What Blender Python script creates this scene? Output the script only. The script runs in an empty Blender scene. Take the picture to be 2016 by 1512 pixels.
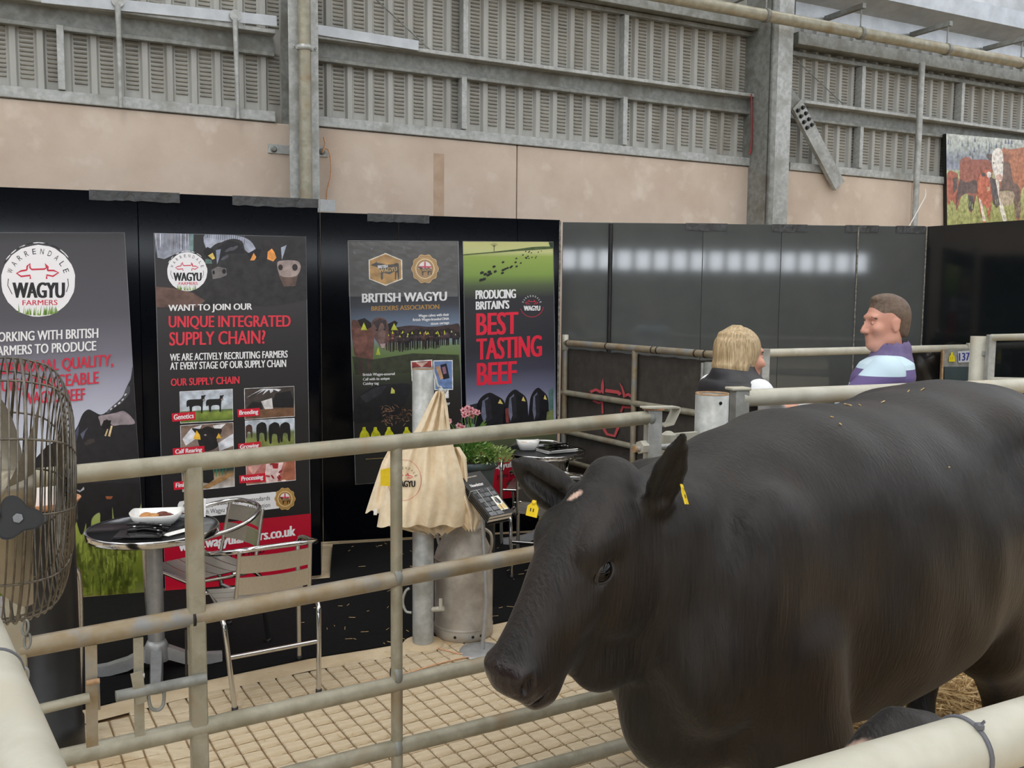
import bpy, math, random
import numpy as np
from mathutils import Vector, Matrix

sc = bpy.context.scene
col = sc.collection
random.seed(7)
# ------------------------------------------------------------------ camera
F, H, CX, CY = 1800.0, 1.78, 1008.0, 756.0
_p, _ph = math.atan(161 / F), math.radians(.5)
FWD = Vector((0, math.cos(_p), -math.sin(_p)))
_u0, _r0 = Vector((0, math.sin(_p), math.cos(_p))), Vector((1, 0, 0))
RGT = _r0 * math.cos(_ph) + _u0 * math.sin(_ph)
UPV = _u0 * math.cos(_ph) - _r0 * math.sin(_ph)
CAM = Vector((0, 0, H))
cd = bpy.data.cameras.new('camera')
cam = bpy.data.objects.new('camera', cd)
col.objects.link(cam)
M = Matrix((RGT, UPV, -FWD)).transposed().to_4x4()
M.translation = CAM
cam.matrix_world = M
cd.sensor_width = 36
cd.lens = F / 2016 * 36
cd.clip_start, cd.clip_end = .05, 200
sc.camera = cam

# ------------------------------------------------------------------ world, light, exposure
w = bpy.data.worlds.new('overcast_sky')
sc.world = w
w.use_nodes = True
nt = w.node_tree
bg = nt.nodes['Background']
tc = nt.nodes.new('ShaderNodeTexCoord')
sep = nt.nodes.new('ShaderNodeSeparateXYZ')
rmp = nt.nodes.new('ShaderNodeValToRGB')
rmp.color_ramp.elements[0].position = 0.0
rmp.color_ramp.elements[0].color = (.62, .68, .76, 1)
rmp.color_ramp.elements[1].position = .8
rmp.color_ramp.elements[1].color = (1, .99, .97, 1)
nt.links.new(tc.outputs['Generated'], sep.inputs[0])
nt.links.new(sep.outputs['Z'], rmp.inputs[0])
nt.links.new(rmp.outputs[0], bg.inputs[0])
bg.inputs[1].default_value = 3.3
sl = bpy.data.lights.new('hazy_sun', 'SUN')
sl.energy = 1.4
sl.angle = math.radians(50)
sl.color = (1, .97, .92)
so = bpy.data.objects.new('hazy_sun', sl)
col.objects.link(so)
so.rotation_euler = (math.radians(30), math.radians(-14), 0)
vs = sc.view_settings
vs.view_transform = 'Standard'
vs.look = 'None'
vs.gamma = 1
vs.use_curve_mapping = False
vs.exposure = 0.0

# ------------------------------------------------------------------ picture geometry -> places
def ray(u, v):
    return RGT * ((u - CX) / F) + UPV * ((CY - v) / F) + FWD
def P(u, v, y):
    r = ray(u, v)
    return CAM + r * (y / r.y)
def PZ(u, v, z):
    r = ray(u, v)
    return CAM + r * ((z - H) / r.z)
def PV(u, v, a, b, off=0.0):
    r = ray(u, v)
    n = Vector((-(b[1] - a[1]), b[0] - a[0], 0)).normalized()
    if n.y > 0:
        n = -n
    return CAM + r * ((n.dot(Vector((a[0], a[1], 0))) + off - n.dot(CAM)) / n.dot(r))

# ------------------------------------------------------------------ colours and materials
def lin(c):
    return tuple((x / 255 / 12.92) if x / 255 <= .04045 else ((x / 255 + .055) / 1.055) ** 2.4 for x in c)
MATS = {}
def mat(name, c1, c2=None, scale=6.0, rough=.5, metal=0.0, bump=0.0, bscale=None, stretch=(1, 1, 1), spec=.5, c3=None, s3=2.0, t3=.6,
        sheen=0.0, coords='Object', detail=5.0, rvar=0.0, coat=0.0, trans=0.0):
    m = bpy.data.materials.new(name)
    m.use_nodes = True
    t = m.node_tree
    b = t.nodes['Principled BSDF']
    b.inputs['Roughness'].default_value = rough
    b.inputs['Metallic'].default_value = metal
    b.inputs['Specular IOR Level'].default_value = spec
    if sheen:
        b.inputs['Sheen Weight'].default_value = sheen
        b.inputs['Sheen Roughness'].default_value = .4
    if coat:
        b.inputs['Coat Weight'].default_value = coat
        b.inputs['Coat Roughness'].default_value = .06
    if trans:
        b.inputs['Transmission Weight'].default_value = trans
    l1 = lin(c1)
    b.inputs['Base Color'].default_value = (*l1, 1)
    if c2 is not None or bump:
        tcn = t.nodes.new('ShaderNodeTexCoord')
        mp = t.nodes.new('ShaderNodeMapping')
        mp.inputs['Scale'].default_value = stretch
        t.links.new(tcn.outputs[coords], mp.inputs[0])
    if c2 is not None:
        n = t.nodes.new('ShaderNodeTexNoise')
        n.inputs['Scale'].default_value = scale
        n.inputs['Detail'].default_value = detail
        n.inputs['Roughness'].default_value = .6
        t.links.new(mp.outputs[0], n.inputs['Vector'])
        r = t.nodes.new('ShaderNodeValToRGB')
        r.color_ramp.elements[0].position = .36
        r.color_ramp.elements[1].position = .64
        r.color_ramp.elements[0].color = (*l1, 1)
        r.color_ramp.elements[1].color = (*lin(c2), 1)
        t.links.new(n.outputs[0], r.inputs[0])
        out = r.outputs[0]
        if c3 is not None:
            n3 = t.nodes.new('ShaderNodeTexNoise')
            n3.inputs['Scale'].default_value = s3
            n3.inputs['Detail'].default_value = 6
            t.links.new(mp.outputs[0], n3.inputs['Vector'])
            r3 = t.nodes.new('ShaderNodeValToRGB')
            r3.color_ramp.elements[0].position = t3 - .05
            r3.color_ramp.elements[1].position = t3 + .12
            r3.color_ramp.elements[1].color = (.8, .8, .8, 1)
            t.links.new(n3.outputs[0], r3.inputs[0])
            mx = t.nodes.new('ShaderNodeMixRGB')
            mx.inputs[2].default_value = (*lin(c3), 1)
            t.links.new(r3.outputs[0], mx.inputs[0])
            t.links.new(out, mx.inputs[1])
            out = mx.outputs[0]
        t.links.new(out, b.inputs['Base Color'])
        if rvar:
            mr = t.nodes.new('ShaderNodeMapRange')
            mr.inputs['To Min'].default_value = max(0, rough - rvar)
            mr.inputs['To Max'].default_value = min(1, rough + rvar)
            t.links.new(n.outputs[0], mr.inputs[0])
            t.links.new(mr.outputs[0], b.inputs['Roughness'])
    if bump:
        nb = t.nodes.new('ShaderNodeTexNoise')
        nb.inputs['Scale'].default_value = bscale or scale * 3
        nb.inputs['Detail'].default_value = 6
        t.links.new(mp.outputs[0], nb.inputs['Vector'])
        bp = t.nodes.new('ShaderNodeBump')
        bp.inputs['Strength'].default_value = min(1, bump)
        bp.inputs['Distance'].default_value = .01 * bump
        t.links.new(nb.outputs[0], bp.inputs['Height'])
        t.links.new(bp.outputs[0], b.inputs['Normal'])
    MATS[name] = m
    return m
def vcol_mat(name, rough=.4, noise=0.0, spec=.4, nscale=30):
    m = bpy.data.materials.new(name)
    m.use_nodes = True
    t = m.node_tree
    b = t.nodes['Principled BSDF']
    b.inputs['Roughness'].default_value = rough
    b.inputs['Specular IOR Level'].default_value = spec
    a = t.nodes.new('ShaderNodeVertexColor')
    a.layer_name = 'Col'
    out = a.outputs[0]
    if noise:
        tcn = t.nodes.new('ShaderNodeTexCoord')
        n = t.nodes.new('ShaderNodeTexNoise')
        n.inputs['Scale'].default_value = nscale
        n.inputs['Detail'].default_value = 6
        t.links.new(tcn.outputs['Object'], n.inputs['Vector'])
        mr = t.nodes.new('ShaderNodeMapRange')
        mr.inputs['From Min'].default_value = .3
        mr.inputs['From Max'].default_value = .7
        mr.inputs['To Min'].default_value = 1 - noise
        mr.inputs['To Max'].default_value = 1 + noise
        t.links.new(n.outputs[0], mr.inputs[0])
        mx = t.nodes.new('ShaderNodeMixRGB')
        mx.blend_type = 'MULTIPLY'
        mx.inputs[0].default_value = 1
        t.links.new(out, mx.inputs[1])
        t.links.new(mr.outputs[0], mx.inputs[2])
        out = mx.outputs[0]
    t.links.new(out, b.inputs['Base Color'])
    MATS[name] = m
    return m

mat('concrete_wall', (196, 178, 162), (208, 192, 177), 2.2, .9, bump=.25, bscale=60, c3=(220, 207, 194), s3=5, t3=.62, detail=8)
mat('cladding', (166, 166, 161), (178, 178, 173), 3, .55, c3=(128, 122, 108), s3=1.3, t3=.62, stretch=(3, 3, .5))
mat('slot', (132, 130, 121), (158, 154, 143), 9, .7)
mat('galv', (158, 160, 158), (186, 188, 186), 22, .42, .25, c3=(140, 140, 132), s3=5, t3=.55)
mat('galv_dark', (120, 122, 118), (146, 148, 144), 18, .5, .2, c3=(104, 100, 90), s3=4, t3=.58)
mat('rail', (142, 138, 120), (166, 162, 146), 14, .45, .25, c3=(132, 108, 74), s3=7, t3=.6, bump=.08, bscale=80)
mat('rail_rusty', (140, 122, 92), (158, 150, 134), 10, .45, .25, c3=(128, 138, 148), s3=9, t3=.56, bump=.08, bscale=80)
mat('rail_pale', (178, 176, 162), (196, 194, 182), 10, .5, .1, c3=(176, 164, 138), s3=5, t3=.62)
mat('rust', (150, 112, 78), (176, 150, 118), 30, .8)
mat('board_black', (6, 8, 14), (9, 11, 17), 3, .1, spec=.12)
mat('board_sheen', (76, 79, 79), (84, 87, 86), 2, .055, c3=(92, 94, 94), s3=3.5, t3=.7, spec=.5)  # black boards; grey hall reflection is put into the base colour
mat('board_dark', (18, 22, 25), (24, 28, 30), 2, .07, spec=.5)
mat('tape', (46, 48, 50), (72, 74, 76), 12, .3, bump=.6, bscale=40)
mat('edge_pale', (150, 146, 138), (90, 86, 80), 40, .8)
mat('mat_black', (9, 9, 10), (15, 15, 16), 30, .9, spec=.2, bump=.3, bscale=120)
mat('floor', (194, 174, 142), (210, 192, 162), 8, .85, bump=.5, bscale=70, c3=(168, 140, 100), s3=2.0, t3=.58)
mat('joint', (146, 118, 84), (168, 140, 104), 20, .95)
mat('chrome', (205, 205, 205), None, rough=.13, metal=1)
mat('alu', (190, 186, 178), (206, 202, 196), 60, .3, .9, stretch=(1, 12, 1))
mat('alu_grey', (160, 162, 164), (172, 174, 176), 30, .4, .5)
mat('table_steel', (84, 86, 90), (108, 110, 114), 40, .22, .9)
mat('black_plastic', (18, 18, 19), (26, 26, 27), 20, .4)
mat('black_gloss', (10, 10, 11), None, rough=.15)
mat('white_gloss', (240, 240, 238), None, rough=.15, coat=.3)
mat('white_paper', (232, 232, 230), (244, 244, 242), 30, .6)
mat('straw', (150, 112, 64), (228, 202, 150), 60, .8, coords='Generated', detail=2)
mat('cotton', (226, 206, 174), (236, 220, 192), 30, .9, bump=.15, bscale=200)
mat('churn', (158, 150, 140), (184, 178, 168), 12, .5, .45, c3=(206, 202, 194), s3=4, t3=.6, bump=.15, bscale=50)
mat('wire', (92, 88, 82), (120, 114, 104), 40, .35, .8)
mat('blade', (150, 142, 124), (176, 168, 150), 8, .35, .6)
mat('leaf', (78, 122, 52), (132, 168, 84), 18, .6)
mat('leaf_pale', (150, 172, 110), (186, 202, 140), 18, .6)
mat('petal', (186, 84, 100), (232, 190, 196), 60, .7)
mat('petal_dark', (150, 32, 50), None, rough=.7)
mat('pot', (62, 76, 80), (70, 84, 88), 10, .5)
mat('soil', (60, 44, 34), (84, 64, 48), 40, .95)
mat('terracotta', (176, 124, 88), (190, 140, 104), 20, .7)
mat('sauce_tan', (196, 146, 90), (176, 120, 70), 30, .5)
mat('sauce_brown', (108, 54, 38), (84, 40, 30), 30, .4)
mat('mesh_banner', (58, 54, 50), (70, 66, 61), 14, .75, bump=.35, bscale=9, c3=(84, 80, 74), s3=6, t3=.64)
mat('red_paint', (196, 66, 78), (176, 60, 70), 30, .7)
mat('tag_yellow', (232, 204, 30), (222, 190, 20), 30, .45)
mat('ink_black', (26, 24, 22), None, rough=.6)
mat('coat', (30, 26, 24), (40, 35, 32), 5, .48, bump=.5, bscale=34, c3=(58, 44, 34), s3=2.6, t3=.6, sheen=.25, stretch=(1, 1, .35), spec=.4)
mat('muzzle', (44, 34, 34), (62, 44, 42), 24, .22, bump=.35, bscale=120)
mat('eye', (6, 5, 6), None, rough=.08, spec=.3)
mat('skin', (206, 146, 122), (214, 158, 134), 14, .5)
mat('skin_red', (204, 146, 126), (214, 160, 140), 10, .5)
mat('hair_brown', (92, 74, 62), (116, 98, 84), 60, .6, bump=.5, bscale=150)
mat('hair_blonde', (150, 124, 88), (206, 184, 146), 22, .45, stretch=(6, 6, .5), bump=.5, bscale=40)
mat('gilet', (40, 40, 44), (50, 50, 55), 12, .5)
mat('sleeve_white', (226, 228, 232), (238, 240, 242), 8, .8)
mat('trousers', (44, 50, 66), (52, 58, 74), 20, .8)
mat('shoe', (40, 34, 30), None, rough=.5)
mat('pink_skin', (190, 148, 130), (206, 166, 146), 30, .6)
mat('red_cable', (150, 40, 44), None, rough=.5)
mat('twine', (206, 150, 110), (222, 176, 140), 40, .9)
mat('tie_black', (20, 20, 20), None, rough=.4)
mat('tie_grey', (96, 98, 106), None, rough=.4)
mat('purlin', (176, 180, 184), (196, 200, 204), 5, .35, .4)
mat('roof_sheet', (168, 172, 176), None, rough=.6)
mat('hall_wall', (70, 70, 68), (80, 80, 78), 2, .9)
vcol_mat('print', .32, 0)
vcol_mat('photo', .35, .35, nscale=22)
vcol_mat('cloth_print', .8, .06)

# ------------------------------------------------------------------ mesh builder
class MB:
    def __init__(s):
        s.v, s.f, s.sm = [], [], []
    def add(s, vs, fs, smooth=False):
        o = len(s.v)
        s.v += [tuple(x) for x in vs]
        s.f += [tuple(i + o for i in f) for f in fs]
        s.sm += [smooth] * len(fs)
        return s
    def box(s, c, size, R=None, bev=0.0):
        hx, hy, hz = size[0] / 2, size[1] / 2, size[2] / 2
        c = Vector(c)
        if bev <= 0:
            vs = [Vector((x, y, z)) for x in (-hx, hx) for y in (-hy, hy) for z in (-hz, hz)]
            fs = [(0, 1, 3, 2), (4, 6, 7, 5), (0, 4, 5, 1), (2, 3, 7, 6), (0, 2, 6, 4), (1, 5, 7, 3)]
        else:
            b = bev
            vs, idx = [], {}
            for sx in (-1, 1):
                for sy in (-1, 1):
                    for sz in (-1, 1):
                        for a in range(3):
                            q = [sx * (hx - b), sy * (hy - b), sz * (hz - b)]
                            q[a] = (sx * hx, sy * hy, sz * hz)[a]
                            idx[(sx, sy, sz, a)] = len(vs)
                            vs.append(Vector(q))
            fs = []
            I = idx
            for a in range(3):
                o = [k for k in range(3) if k != a]
                for sg in (-1, 1):
                    ring = []
                    for (p, q) in ((-1, -1), (1, -1), (1, 1), (-1, 1)):
                        k = [0, 0, 0]; k[a] = sg; k[o[0]] = p; k[o[1]] = q
                        ring.append(I[(*k, a)])
                    fs.append(tuple(ring))
            for a in range(3):
                o = [k for k in range(3) if k != a]
                for p in (-1, 1):
                    for q in (-1, 1):
                        k0 = [0, 0, 0]; k0[a] = -1; k0[o[0]] = p; k0[o[1]] = q
                        k1 = list(k0); k1[a] = 1
                        fs.append((I[(*k0, o[0])], I[(*k1, o[0])], I[(*k1, o[1])], I[(*k0, o[1])]))
            for sx in (-1, 1):
                for sy in (-1, 1):
                    for sz in (-1, 1):
                        fs.append(tuple(I[(sx, sy, sz, a)] for a in range(3)))
        if R is not None:
            vs = [R @ q for q in vs]
        return s.add([q + c for q in vs], fs)
    def bar(s, a, b, wid, thk, up=(0, 0, 1), bev=0.0):
        a, b = Vector(a), Vector(b)
        d = b - a
        L = d.length
        d.normalize()
        n = d.cross(Vector(up))
        if n.length < 1e-4:
            n = d.cross(Vector((1, 0, 0)))
        n.normalize()
        t = n.cross(d)
        R = Matrix((d, n, t)).transposed()
        return s.box((a + b) / 2, (L, wid, thk), R, bev)
    def tube(s, pts, r, n=14, cap=True, closed=False):
        pts = [Vector(p) for p in pts]
        rs = r if isinstance(r, (list, tuple)) else [r] * len(pts)
        m = len(pts)
        t0 = (pts[1] - pts[0]).normalized()
        ref = Vector((0, 0, 1)) if abs(t0.z) < .9 else Vector((1, 0, 0))
        nrm = t0.cross(ref).normalized()
        vs, fs = [], []
        for i in range(m):
            if closed:
                t = (pts[(i + 1) % m] - pts[i - 1]).normalized()
            elif i == 0:
                t = t0
            elif i == m - 1:
                t = (pts[-1] - pts[-2]).normalized()
            else:
                t = ((pts[i + 1] - pts[i]).normalized() + (pts[i] - pts[i - 1]).normalized())
                t = t.normalized() if t.length > 1e-6 else (pts[i + 1] - pts[i]).normalized()
            nrm = nrm - t * nrm.dot(t)
            nrm = nrm.normalized() if nrm.length > 1e-6 else t.orthogonal().normalized()
            bn = t.cross(nrm)
            for k in range(n):
                a = 2 * math.pi * k / n
                vs.append(pts[i] + (nrm * math.cos(a) + bn * math.sin(a)) * rs[i])
        for i in range(m if closed else m - 1):
            j = (i + 1) % m
            for k in range(n):
                fs.append((i * n + k, i * n + (k + 1) % n, j * n + (k + 1) % n, j * n + k))
        s.add(vs, fs, True)
        if cap and not closed:
            s.add(vs[:n], [tuple(range(n))[::-1]])
            s.add(vs[-n:], [tuple(range(n))])
        return s
    def lathe(s, prof, c, axis=(0, 0, 1), n=28, a0=0, a1=2 * math.pi, smooth=True):
        c = Vector(c)
        ax = Vector(axis).normalized()
        x = ax.orthogonal().normalized()
        y = ax.cross(x)
        full = abs(a1 - a0 - 2 * math.pi) < 1e-6
        k = n if full else n + 1
        vs = []
        for (r, z) in prof:
            for i in range(k):
                a = a0 + (a1 - a0) * i / n
                vs.append(c + ax * z + (x * math.cos(a) + y * math.sin(a)) * r)
        fs = []
        for j in range(len(prof) - 1):
            for i in range(n):
                i2 = (i + 1) % k
                fs.append((j * k + i, j * k + i2, (j + 1) * k + i2, (j + 1) * k + i))
        return s.add(vs, fs, smooth)
    def prism(s, poly, vec, smooth=False):
        vec = Vector(vec)
        p = [Vector(q) for q in poly]
        n = len(p)
        vs = p + [q + vec for q in p]
        fs = [tuple(range(n))[::-1], tuple(range(n, 2 * n))] + [(i, (i + 1) % n, n + (i + 1) % n, n + i) for i in range(n)]
        return s.add(vs, fs, smooth)
    def sphere(s, c, r, n=16, m=10, R=None):
        c = Vector(c)
        r = Vector((r, r, r)) if not hasattr(r, '__len__') else Vector(r)
        vs, fs = [], []
        for j in range(m + 1):
            t = math.pi * j / m
            for i in range(n):
                a = 2 * math.pi * i / n
                q = Vector((math.sin(t) * math.cos(a) * r.x, math.sin(t) * math.sin(a) * r.y, math.cos(t) * r.z))
                vs.append(c + (R @ q if R is not None else q))
        for j in range(m):
            for i in range(n):
                fs.append((j * n + i, (j + 1) * n + i, (j + 1) * n + (i + 1) % n, j * n + (i + 1) % n))
        return s.add(vs, fs, True)
    def mesh(s, name):
        me = bpy.data.meshes.new(name)
        me.from_pydata(s.v, [], s.f)
        me.polygons.foreach_set('use_smooth', s.sm)
        me.update()
        return me
    def build(s, name, m, parent=None, origin=None):
        me = s.mesh(name)
        me.materials.append(MATS[m] if isinstance(m, str) else m)
        o = bpy.data.objects.new(name, me)
        col.objects.link(o)
        if parent is not None:
            o.parent = parent
            o.matrix_parent_inverse = parent.matrix_basis.inverted()
        return o
def setorigin(o, c):
    c = Vector(c)
    o.data.transform(Matrix.Translation(-c))
    o.matrix_basis = Matrix.Translation(c) @ o.matrix_basis
def tag(o, label=None, cat=None, group=None, kind=None):
    if label: o['label'] = label
    if cat: o['category'] = cat
    if group: o['group'] = group
    if kind: o['kind'] = kind
    return o
def thing(name, label, cat, loc=(0, 0, 0), rz=0.0, group=None, kind=None):
    o = bpy.data.objects.new(name, None)
    o.empty_display_size = .1
    o.matrix_basis = Matrix.Translation(Vector(loc)) @ Matrix.Rotation(rz, 4, 'Z')
    col.objects.link(o)
    return tag(o, label, cat, group, kind)
def lpart(mb, name, m, parent):
    """a part whose mesh is given in its parent's own frame"""
    me = mb.mesh(name)
    me.materials.append(MATS[m] if isinstance(m, str) else m)
    o = bpy.data.objects.new(name, me)
    col.objects.link(o)
    o.parent = parent
    return o
def copy_tree(o, parent=None):
    c = o.copy()
    col.objects.link(c)
    c.parent = parent
    for ch in [k for k in bpy.data.objects if k.parent == o]:
        copy_tree(ch, c)
    return c
def bez(p0, p1, p2, p3, n=10):
    p0, p1, p2, p3 = map(Vector, (p0, p1, p2, p3))
    return [p0 * (1 - t) ** 3 + p1 * 3 * t * (1 - t) ** 2 + p2 * 3 * t * t * (1 - t) + p3 * t ** 3 for t in [i / n for i in range(n + 1)]]
def spline(pts, n=6):
    pts = [Vector(p) for p in pts]
    out = []
    for i in range(len(pts) - 1):
        a, b, c, d = pts[max(0, i - 1)], pts[i], pts[i + 1], pts[min(len(pts) - 1, i + 2)]
        for k in range(n):
            t = k / n
            out.append(.5 * ((2 * b) + (c - a) * t + (2 * a - 5 * b + 4 * c - d) * t * t + (3 * b - a - 3 * c + d) * t ** 3))
    out.append(pts[-1])
    return out

# ------------------------------------------------------------------ flat print on a vertical plane
class Print:
    """coloured flat shapes printed on a vertical sheet; shapes are measured on the sheet"""
    def __init__(s, a, b, off):
        s.a, s.b, s.off = a, b, off
        s.parts = {}
        s.clip = None
    def _p(s, part):
        return s.parts.setdefault(part, dict(v=[], f=[], c=[]))
    def pt(s, u, v, layer):
        return PV(u, v, s.a, s.b, s.off + .0006 * layer)
    def poly(s, pts, c, layer=1, part='picture'):
        if s.clip and part == 'picture':                    # nothing is printed past the edge of the sheet
            n_ = len(s.clip)
            for i in range(n_):
                (ax, ay), (bx, by) = s.clip[i], s.clip[(i + 1) % n_]
                side = lambda p: (bx - ax) * (p[1] - ay) - (by - ay) * (p[0] - ax)
                out = []
                for k in range(len(pts)):
                    p, q = pts[k - 1], pts[k]
                    sp, sq = side(p), side(q)
                    if (sp >= 0) != (sq >= 0):
                        t = sp / (sp - sq)
                        out.append((p[0] + (q[0] - p[0]) * t, p[1] + (q[1] - p[1]) * t))
                    if sq >= 0:
                        out.append(q)
                pts = out
                if len(pts) < 3:
                    return
        d = s._p(part)
        o = len(d['v'])
        d['v'] += [s.pt(u, v, layer) for (u, v) in pts]
        d['f'].append(tuple(range(o, o + len(pts))))
        d['c'].append([lin(c)] * len(pts))
    def grad(s, q, rows, layer=0, part='sheet', nx=2):
        """q = TL,TR,BR,BL ; rows = [(t, colour)...] top to bottom"""
        d = s._p(part)
        TL, TR, BR, BL = [Vector((*k, 0)) for k in q]
        o = len(d['v'])
        cols = []
        for t, c in rows:
            for i in range(nx):
                x = i / (nx - 1)
                k = (TL * (1 - t) + BL * t) * (1 - x) + (TR * (1 - t) + BR * t) * x
                d['v'].append(s.pt(k.x, k.y, layer))
                cols.append(lin(c))
        for j in range(len(rows) - 1):
            for i in range(nx - 1):
                f = (j * nx + i, j * nx + i + 1, (j + 1) * nx + i + 1, (j + 1) * nx + i)
                d['f'].append(tuple(o + k for k in f))
                d['c'].append([cols[k] for k in f])
    def ell(s, cx, cy, rx, ry, c, layer=1, part='picture', rot=0, n=20, jit=0.0, a0=0, a1=360):
        pts = []
        ca, sa = math.cos(math.radians(rot)), math.sin(math.radians(rot))
        for i in range(n):
            a = math.radians(a0 + (a1 - a0) * i / (n if a1 - a0 >= 360 else n - 1))
            k = 1 + random.uniform(-jit, jit)
            x, y = rx * k * math.cos(a), ry * k * math.sin(a)
            pts.append((cx + x * ca - y * sa, cy + x * sa + y * ca))
        s.poly(pts, c, layer, part)
    def line(s, pts, wd, c, layer=1, part='picture', closed=False):
        pts = [Vector((*p, 0)) for p in pts]
        m = len(pts)
        L, R = [], []
        for i in range(m):
            a = pts[(i - 1) % m] if (closed or i > 0) else pts[i]
            b = pts[(i + 1) % m] if (closed or i < m - 1) else pts[i]
            t = (b - a).normalized()
            n = Vector((-t.y, t.x, 0))
            L.append(pts[i] + n * wd / 2)
            R.append(pts[i] - n * wd / 2)
        for i in range(m if closed else m - 1):
            j = (i + 1) % m
            s.poly([(k.x, k.y) for k in (L[i], L[j], R[j], R[i])], c, layer, part)
    def text(s, body, tl, tr, bl, c, bold=.02, layer=9, part='lettering', italic=0.0):
        V, Fc = text_mesh(body, 0.0, italic)
        if part == 'lettering':
            part = 'lettering#%d' % len(s.parts)
        d = s._p(part)
        tl, tr, bl = [Vector((*k, 0)) for k in (tl, tr, bl)]
        sh = (tr - tl).normalized() * ((bl - tl).length * bold * .62)
        for e in ((-2, -1, 0, 1, 2) if bold > .015 else (0,)):      # heavier strokes: the same letters printed side by side
            o = len(d['v'])
            for (x, y) in V:
                k = tl + (tr - tl) * x + (bl - tl) * (1 - y) + sh * e
                d['v'].append(s.pt(k.x, k.y, layer + .05 * e))
            for f in Fc:
                d['f'].append(tuple(o + i for i in f))
                d['c'].append([lin(c)] * len(f))
    def build(s, parent, mats=None):
        out = {}
        for name, d in s.parts.items():
            name = name.split('#')[0]
            me = bpy.data.meshes.new(name)
            me.from_pydata([tuple(v) for v in d['v']], [], d['f'])
            at = me.color_attributes.new('Col', 'FLOAT_COLOR', 'CORNER')
            flat = []
            for c in d['c']:
                for k in c:
                    flat += [*k, 1.0]
            at.data.foreach_set('color', flat)
            me.materials.append(MATS[(mats or {}).get(name, 'photo' if name in ('picture', 'inset_photo') else 'print')])
            o = bpy.data.objects.new(name, me)
            col.objects.link(o)
            o.parent = parent
            o.matrix_parent_inverse = parent.matrix_basis.inverted()
            out[name] = o
        return out
_TX = {}
def text_mesh(body, bold=.02, italic=0.0):
    key = (body, bold, italic)
    if key in _TX:
        return _TX[key]
    cu = bpy.data.curves.new('lettering_source', 'FONT')
    cu.body = body
    cu.offset = bold
    cu.resolution_u = 3
    cu.shear = italic
    cu.align_x = 'LEFT'
    o = bpy.data.objects.new('lettering_source', cu)
    col.objects.link(o)
    me = bpy.data.meshes.new_from_object(o)
    V = [(v.co.x, v.co.y) for v in me.vertices]
    Fc = [tuple(p.vertices) for p in me.polygons]
    bpy.data.objects.remove(o)
    bpy.data.curves.remove(cu)
    bpy.data.meshes.remove(me)
    x0, x1 = min(v[0] for v in V), max(v[0] for v in V)
    y0, y1 = min(v[1] for v in V), max(v[1] for v in V)
    V = [((x - x0) / (x1 - x0), (y - y0) / (y1 - y0)) for x, y in V]
    _TX[key] = (V, Fc)
    return V, Fc

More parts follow.
